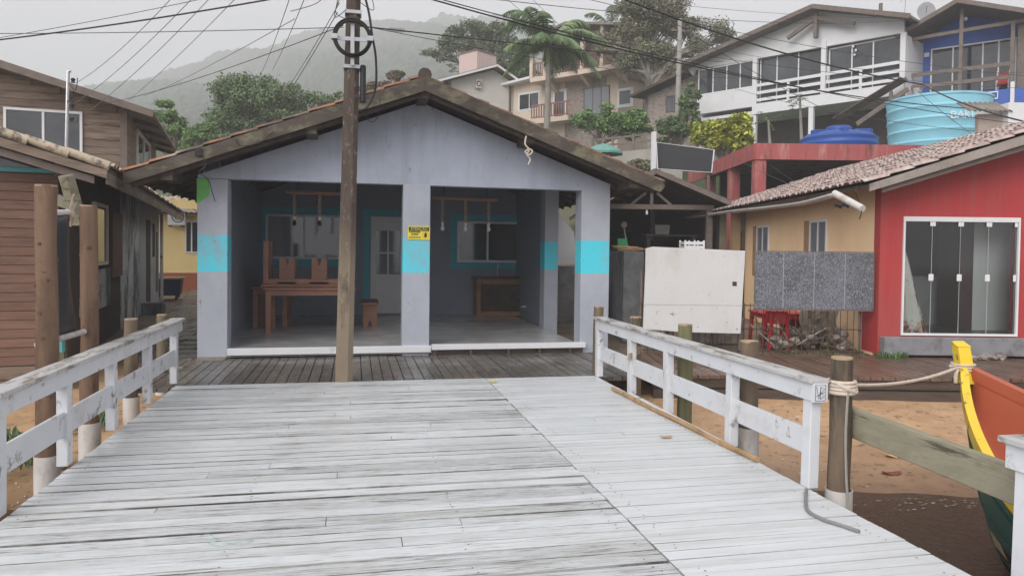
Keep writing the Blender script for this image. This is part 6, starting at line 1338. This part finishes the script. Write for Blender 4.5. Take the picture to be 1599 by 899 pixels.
bb = thing('billboard', 'blank black billboard with a thin white frame above the coral beam', 'billboard', Bb, (0,0,2))
tl_, tr_, br_, bl_ = Bb.px(1024,222), Bb.px(1116,234), Bb.px(1112,270), Bb.px(1026,264)
def quadring(mb, Q, w, y0, y1):
    c_ = np.mean(np.array(Q), 0); I = [tuple(np.array(p)+(c_-np.array(p))/np.linalg.norm(c_-np.array(p))*w*1.3) for p in Q]
    for i in range(4): j = (i+1) % 4; mb.prism([Q[i], Q[j], I[j], I[i]], y0, y1)
MB().prism([tl_,tr_,br_,bl_], 0, .08).build('panel', M('black panel', (.022,.024,.03), .1, 3, rough=.5, bump=0), bb)
mb = MB(); quadring(mb, [tl_,tr_,br_,bl_], .035, -.03, -.002); mb.build('frame', m_hwhite, bb)
for x in (tl_[0]+.1, tr_[0]-.2): MB().box(x-.05, x+.05, .09, .19, 1.0, tl_[1]-.2).build('post', m_bwood, bb)
a = atd(1021, 206, 27); one('marker_post', MB().box(a[0]-.07,a[0]+.07,a[1]-.07,a[1]+.07,2.0,a[2]), m_hwhite, 'slim white post at the left end of the black billboard', 'post', J, (a[0],a[1],2))
a = atd(1057, 185, 38); b = atd(1062, 30, 38)
cp = thing('concrete_pole', 'pale concrete utility pole among the hillside bushes', 'utility pole', J, (a[0], a[1], 5)); 
MB().tube([(a[0],a[1],4.5), b], [.17,.115], 10).build('shaft', M('pole concrete', (.34,.33,.30), .15, 4, rough=.8), cp, smooth=True); MB().beam((b[0]-.5,b[1],b[2]-.6),(b[0]+.5,b[1],b[2]-.6),.1,.1).build('crossarm', m_bwood, cp)
o = atd(1030, 160, 42); Dk = Fr(o[0], o[1], -45)
dk = thing('dark_roofed_house', 'brown house with dark sloping roof beside the pale pole', 'house', Dk, (1,2,6))
a, b = Dk.px(1012,150), Dk.px(1092,105)
MB().prism([(a[0],5),(b[0]+1,5),(b[0]+1,b[1]),(a[0],a[1])], 0, .3).build('wall', m_stone, dk)
MB().slab([(a[0]-.8,-.8,a[1]+.0),(b[0]+1,-.8,b[1]+.3),(b[0]+1,4,b[1]+.9),(a[0]-.8,4,a[1]+.6)], .15).build('roof', m_dkwood, dk)
a, b = Dk.px(1040,150), Dk.px(1078,172); window(dk, Dk, a[0], b[0], b[1], a[1], 0, (.33,.66), None, m_glassdark, .06, m_bwood)

# ------------------------------------------------------------------ trees
def leaves(clumps, n, size, seed, flat=.35, droop=0.0):
    """n small leaf faces spread through clumps (centre, radii), thicker near their skins"""
    g = np.random.default_rng(seed); C = np.array([c for c, r in clumps]); Rr = np.array([r for c, r in clumps]); vol = (Rr.prod(1))**.75; idx = g.choice(len(clumps), n, p=vol/vol.sum())
    d = g.normal(size=(n,3)); d /= np.linalg.norm(d, axis=1)[:,None]; rad = g.random(n)**.42
    p = C[idx]+d*Rr[idx]*rad[:,None]*(1+.18*g.normal(size=(n,1)))
    nn = g.normal(size=(n,3))+d*.6+np.array((0,0,flat*2)); nn /= np.linalg.norm(nn, axis=1)[:,None]
    t = g.normal(size=(n,3)); t -= nn*(t*nn).sum(1)[:,None]; t /= np.linalg.norm(t, axis=1)[:,None]; t[:,2] -= droop; b = np.cross(nn, t)
    s = size*g.uniform(.55,1.35,n)[:,None]; w = s*g.uniform(.34,.55,(n,1))
    Vv = np.stack([p-t*s, p+b*w-t*s*.1, p+t*s, p-b*w-t*s*.1], 1).reshape(-1,3); return Vv
def leafmesh(Vv, name, mat, parent):
    n = len(Vv)//4; me = bpy.data.meshes.new(name); me.vertices.add(len(Vv)); me.vertices.foreach_set('co', Vv.astype(np.float32).ravel()); me.loops.add(n*4); me.loops.foreach_set('vertex_index', np.arange(n*4, dtype=np.int32)); me.polygons.add(n); me.polygons.foreach_set('loop_start', np.arange(0, n*4, 4, dtype=np.int32)); me.update(calc_edges=True); me.validate(); me.materials.append(mat)
    o = bpy.data.objects.new(name, me); COL.objects.link(o); o.parent = parent; return o
def tree(name, label, cat, D, ell, base_px, nl, size, mat, seed, bark=m_bark, nclump=26, tr=.16, csz=(.22,.36), depth=.75, group=None, limbs=True, zbase=None, flat=.35, trunk=True, skin=.55):
    """ell: crown outlines in the photograph (cx, cy, rx, ry) at distance D; trunk foot below base_px"""
    g = random.Random(seed); k = D/F
    bxp = atd(base_px[0], base_px[1], D); loc = V.loc(bxp); zb = gz(loc[0], loc[1])-.2 if zbase is None else zbase
    t = thing(name, label, cat, V, (loc[0], loc[1], zb), group); off = np.array((loc[0], loc[1], zb)); clumps = []
    area = sum(e[2]*e[3] for e in ell)
    for (cx, cy, rx, ry) in ell:
        c = np.array(V.loc(atd(cx, cy, D))); rad = np.array((rx*k, min(rx, max(ry, rx*.6))*k*depth, ry*k)); m = max(3, int(nclump*rx*ry/area))
        for _ in range(m):
            while True:
                d = np.array([g.uniform(-1,1) for _ in range(3)]); l = np.linalg.norm(d)
                if skin < l < 1: break
            r = g.uniform(*csz)*min(rad[0], rad[2]*1.3); d *= max(.2, 1-.75*r/max(rad.max(), .1)) if True else 1
            cc = c+d*rad; clumps.append((cc-off, (r*g.uniform(.85,1.4), r*g.uniform(.85,1.3), r*g.uniform(.55,.9))))
    leafmesh(leaves(clumps, int(nl*1.9), size*.74, seed, flat), 'crown', mat, t)
    if trunk:
        mb = MB(); tz = min(c[2]-r[2]*.3 for c, r in clumps); fork = np.array((0,0, max(.5, tz*.85))); cen = np.mean([c for c, r in clumps], 0)
        fork[:2] += (cen[:2])*.15; lp = [(0,0,-.3), tuple(fork*.5+np.array((g.uniform(-.1,.1)*tr*4, 0, 0))), tuple(fork)]
        mb.tube(smooth(lp, 4), [tr*(1.25-.55*i/8) for i in range(9)], 9, jit=.05)
        if limbs:
            cs = [np.array(c) for c, r in clumps]; nm = max(3, min(9, len(cs)//8)); mains = [cs[0]]
            while len(mains) < nm: mains.append(max(cs, key=lambda c: min(np.linalg.norm(c-m_) for m_ in mains)))
            curves = []
            for m_ in mains:
                e = fork+(m_-fork)*.82; mid = fork*.5+e*.5; mid[2] += .10*np.linalg.norm(e-fork); mid[0] += g.uniform(-.25,.25)*tr*5; mid[1] += g.uniform(-.25,.25)*tr*5
                pts = smooth([tuple(fork-np.array((0,0,.15))), tuple(mid), tuple(e)], 6); curves.append(pts)
                mb.tube(pts, [max(.015, tr*.55*(1-.8*i/(len(pts)-1))) for i in range(len(pts))], 6)
            for c in cs:
                pts0 = min(curves, key=lambda P_: min(np.linalg.norm(np.array(q_)-c) for q_ in P_)); k0 = min(range(2, len(pts0)), key=lambda i: np.linalg.norm(np.array(pts0[i])-c)+.25*i); st_p = np.array(pts0[max(2, k0-2)])
                mid = (st_p+c)/2+np.array((g.uniform(-.2,.2), g.uniform(-.2,.2), g.uniform(-.05,.2)))
                pts = smooth([tuple(st_p), tuple(mid), tuple(c)], 4); mb.tube(pts, [max(.008, tr*.17*(1-.8*i/(len(pts)-1))) for i in range(len(pts))], 4)
        mb.v = [tuple(p) for p in mb.v]; o = mb.build('trunk', bark, t, smooth=True); o.location = (0,0,0)
    return t
GT = 'trees on the hillside'
tree('leafy_tree', 'wide dark green tree behind the grey house roof left of the pole', 'tree', 42, [(385,160,68,52),(440,165,70,48),(350,205,50,40),(490,180,50,42),(520,165,28,26)], (420,300), 21000, .13, m_lf_mid, 1, nclump=80, tr=.25, group=GT, skin=.4)
tree('leafy_tree', 'light green tree between the wooden house and the misty hill', 'tree', 36, [(262,185,28,34),(285,212,38,28),(252,215,25,30),(318,212,30,22),(235,190,20,26)], (270,300), 11000, .12, m_lf_bright, 2, nclump=34, tr=.18, group=GT)
tree('leafy_tree', 'low reddish bush tree above the ridge right of the utility pole', 'tree', 44, [(612,128,40,17),(580,145,25,20)], (605,200), 3000, .12, m_lf_red, 3, nclump=22, tr=.1, group=GT)
tree('spreading_tree', 'wide flat crowned tree behind the cream gabled house', 'tree', 60, [(730,60,62,24),(690,78,40,18),(775,70,40,34),(700,108,16,7),(760,45,40,18),(800,95,40,30)], (768,140), 12000, .17, m_lf_grey, 4, nclump=58, tr=.26, group=GT, csz=(.26,.5), skin=.4)
tree('brown_crowned_tree', 'large brown grey sparse tree in front of the beige house', 'tree', 43, [(930,62,34,20),(960,100,30,14),(1000,22,62,40),(1055,30,48,38),(960,70,40,38),(1000,90,45,42),(1100,55,45,38),(1040,90,40,30),(1135,60,20,18)], (1013,190), 24000, .105, m_lf_olive, 5, m_barkpale, nclump=80, tr=.36, group=GT, csz=(.26,.5), skin=.35)
tree('round_tree', 'round bright green tree above the parasol', 'tree', 38, [(930,180,40,26),(975,190,40,28),(1000,200,26,20),(905,185,20,20)], (935,222), 9000, .12, m_lf_bright, 6, nclump=46, tr=.10, group=GT)
tree('round_tree', 'green bushy tree at the foot of the pale concrete pole', 'tree', 37, [(1050,200,28,24),(1075,180,24,36),(1078,150,18,26),(1040,215,22,18)], (1060,240), 7000, .12, m_lf_mid, 7, nclump=40, tr=.12, group=GT)
tree('yellow_bush', 'yellow green bush under the white balcony house', 'bush', 31, [(1125,206,48,26),(1152,196,26,24),(1098,215,30,16),(1142,222,36,20),(1120,215,40,18)], (1130,250), 13000, .17, m_lf_yel, 8, nclump=70, skin=.15, tr=.10, group='hillside bushes', flat=.8)
tree('hedge_bush', 'dry low bush behind the grey house roof by the shed', 'bush', 29, [(975,258,28,12),(1000,262,26,14),(955,252,16,8)], (985,275), 4500, .08, m_lf_olive, 9, nclump=26, tr=.05, group='hillside bushes')
tree('leafy_tree', 'dark tree between the palm and the spreading tree', 'tree', 56, [(808,140,26,24),(820,110,22,30),(785,165,18,14)], (812,200), 4000, .16, m_lf_dark, 10, nclump=22, tr=.15, group=GT)
tree('leafy_tree', 'pale misty tree on the slope left of the leafy tree', 'tree', 60, [(300,222,40,22),(255,240,30,20)], (300,290), 3500, .2, m_lf_mid, 12, nclump=22, tr=.15, group=GT)
tree('leafy_tree', 'dark green tree hidden behind the brown crowned tree', 'tree', 56, [(905,80,34,34),(1010,130,30,26),(880,110,24,24)], (900,180), 4500, .17, m_lf_dark, 13, nclump=24, tr=.15, group=GT)
# papaya saplings by the coral slab
for (x, y, yt, l) in ((1203,222,170,'slender papaya plant before the white pillar'), (1252,208,135,'taller papaya plant beside the blue tank')):
    p = V.loc(atd(x, y, 26.5)); q2 = V.loc(atd(x-3, yt+18, 26.5)); t = thing('papaya_plant', l, 'plant', V, (p[0], p[1], zt_ if False else p[2]-.3), 'papaya plants')
    MB().tube([(p[0],p[1],p[2]-.3),(q2[0],q2[1],q2[2])], [.06,.04], 8).build('trunk', m_barkpale, t, smooth=True)
    g = random.Random(x); mb = MB()
    for k in range(11):
        a_ = g.uniform(0,2*pi); r_ = g.uniform(.2,.5); e = (q2[0]+r_*cos(a_), q2[1]+r_*sin(a_), q2[2]+g.uniform(-.55,.5)); mb.tube([q2, e], .008, 4)
        for m_ in range(6): b2 = m_*pi/3; s_ = .16; mb.add([e, (e[0]+s_*.5*cos(b2-.3), e[1]+s_*.5*sin(b2-.3), e[2]-.02), (e[0]+s_*cos(b2), e[1]+s_*sin(b2), e[2]-.06), (e[0]+s_*.5*cos(b2+.3), e[1]+s_*.5*sin(b2+.3), e[2]-.02)], [(0,1,2,3)])
    mb.build('crown', m_lf_mid, t)
# palms
def palm(label, D, top, foot, nf, L, seed, tr=.13):
    g = random.Random(seed); p = V.loc(atd(*foot, D)); q2 = np.array(V.loc(atd(*top, D))); zb = p[2]-2.0
    t = thing('palm_tree', label, 'palm tree', V, (p[0], p[1], zb), 'palm trees'); tp_ = np.array((q2[0], q2[1], q2[2]))
    n = 10; MB().tube([(p[0]+(tp_[0]-p[0])*k/n, p[1]+(tp_[1]-p[1])*k/n, zb+(tp_[2]-zb)*k/n) for k in range(n+1)], [tr*(1.25-.35*k/n) for k in range(n+1)], 10).build('trunk', m_barkpale, t, smooth=True)
    MB().tube([tuple(tp_-np.array((0,0,.1))), tuple(tp_+np.array((0,0,.5))), tuple(tp_+np.array((0,0,1.3)))], [tr*.95, tr*1.15, tr*.5], 10).build('crownshaft', M('palm shaft', (.20,.23,.12), .15, 5), t, smooth=True)
    hd = tp_+np.array((0,0,1.0))
    for f in range(nf):
        a_ = 2*pi*f/nf+g.uniform(-.25,.25); el = g.uniform(-.15,1.15); ln = L*g.uniform(.85,1.1); d = np.array((cos(a_)*cos(el), sin(a_)*cos(el), sin(el))); pts = []; pos = hd.copy(); n = 14
        for k in range(n+1):
            pts.append(pos.copy()); dd_ = d.copy(); dd_[2] -= (k/n)**1.4*1.35; dd_ /= np.linalg.norm(dd_); pos = pos+dd_*ln/n
        mb = MB(); mb.tube(pts, [.03*(1-.85*k/n) for k in range(n+1)], 5)
        for k in range(1, n*4):
            s_ = k/(n*4); i = min(int(s_*n), n-1); pp_ = pts[i]+(pts[i+1]-pts[i])*(s_*n-i); tg = pts[i+1]-pts[i]; tg /= np.linalg.norm(tg); side = np.cross(tg, (0,0,1.)); side /= max(np.linalg.norm(side), 1e-3)
            ll = L*.24*sin(pi*min(1, s_*.92+.1))**.6
            for s2 in (-1, 1):
                dr = side*s2*.8+tg*.55-np.array((0,0,1))*g.uniform(.25,.75); dr /= np.linalg.norm(dr); w_ = np.cross(dr, side); w_ = tg*.028; e = pp_+dr*ll*g.uniform(.8,1.1)
                mb.add([pp_-w_, pp_+w_, pp_+dr*ll*.6+w_*.8-np.array((0,0,.02)), e-np.array((0,0,.06*L)), pp_+dr*ll*.6-w_*.8-np.array((0,0,.02))], [(0,1,2,3,4)])
        mb.build('frond', m_lf_palm, t)
    return t
palm('tall palm with arching green fronds before the beige house', 40, (857,98), (853,205), 24, 3.3, 31, .16)
palm('second palm showing only frond tips beside the brown crowned tree', 54, (955,68), (953,190), 11, 2.6, 32, .13)

# ------------------------------------------------------------------ air, sky, light, camera
hz_ = MB().box(-770, 770, -114, 780, -4.0, 255)
hm = bpy.data.materials.new('mist'); hm.use_nodes = True; nt = hm.node_tree; nt.nodes.remove(nt.nodes['Principled BSDF']); pv = nt.nodes.new('ShaderNodeVolumePrincipled'); pv.inputs['Color'].default_value = (.97,.97,.985,1); pv.inputs['Density'].default_value = .0019; pv.inputs['Anisotropy'].default_value = 0.0
nt.links.new(pv.outputs[0], nt.nodes['Material Output'].inputs['Volume'])
struct('haze', hz_, hm, 'stuff', V)

w = bpy.data.worlds.new('World'); sc.world = w; w.use_nodes = True; N = w.node_tree.nodes; Lk = w.node_tree.links
SE, SR = radians(38), radians(222)
sky = N.new('ShaderNodeTexSky'); sky.sky_type = 'NISHITA'; sky.sun_disc = False; sky.sun_elevation = SE; sky.sun_rotation = SR; sky.air_density = 1.0; sky.dust_density = 3.0
hsv = N.new('ShaderNodeHueSaturation'); hsv.inputs['Saturation'].default_value = .10; Lk.new(sky.outputs[0], hsv.inputs['Color'])
mx = N.new('ShaderNodeMix'); mx.data_type = 'RGBA'; mx.inputs[0].default_value = .72; mx.inputs[7].default_value = (8.3,8.35,8.9,1); Lk.new(hsv.outputs[0], mx.inputs[6])
# cloud deck: broad soft unevenness
tc = N.new('ShaderNodeTexCoord'); nz = N.new('ShaderNodeTexNoise'); nz.inputs['Scale'].default_value = 1.6; nz.inputs['Detail'].default_value = 4; Lk.new(tc.outputs['Generated'], nz.inputs[0])
mr = N.new('ShaderNodeMapRange'); mr.inputs[1].default_value = .3; mr.inputs[2].default_value = .7; mr.inputs[3].default_value = .90; mr.inputs[4].default_value = 1.08; Lk.new(nz.outputs[0], mr.inputs[0])
vm = N.new('ShaderNodeVectorMath'); vm.operation = 'SCALE'; Lk.new(mx.outputs[2], vm.inputs[0]); Lk.new(mr.outputs[0], vm.inputs['Scale'])
Lk.new(vm.outputs[0], N['Background'].inputs[0]); N['Background'].inputs[1].default_value = .094
sl = bpy.data.lights.new('sun', 'SUN'); sl.energy = 2.2; sl.angle = radians(50); sl.color = (1,.97,.93); so = bpy.data.objects.new('sun', sl); COL.objects.link(so)
so.rotation_euler = (radians(90)-SE, 0, pi-SR+0)   # from behind the camera, high
cam = bpy.data.cameras.new('camera'); co = bpy.data.objects.new('camera', cam); COL.objects.link(co); sc.camera = co
from mathutils import Matrix
co.matrix_world = Matrix(((rt[0],up[0],-fw[0],0),(rt[1],up[1],-fw[1],0),(rt[2],up[2],-fw[2],H),(0,0,0,1)))
cam.sensor_fit = 'HORIZONTAL'; cam.sensor_width = 36; cam.lens = F/1599*36; cam.shift_y = DY/1599; cam.clip_start = .05; cam.clip_end = 3000
sc.view_settings.view_transform = 'Standard'; sc.view_settings.look = 'None'; sc.view_settings.exposure = .42; sc.view_settings.gamma = 1; sc.view_settings.use_curve_mapping = False
sc.render.engine = 'CYCLES'; cy = sc.cycles; cy.use_denoising = True; cy.max_bounces = 8; cy.diffuse_bounces = 4; cy.transparent_max_bounces = 12; cy.volume_bounces = 2
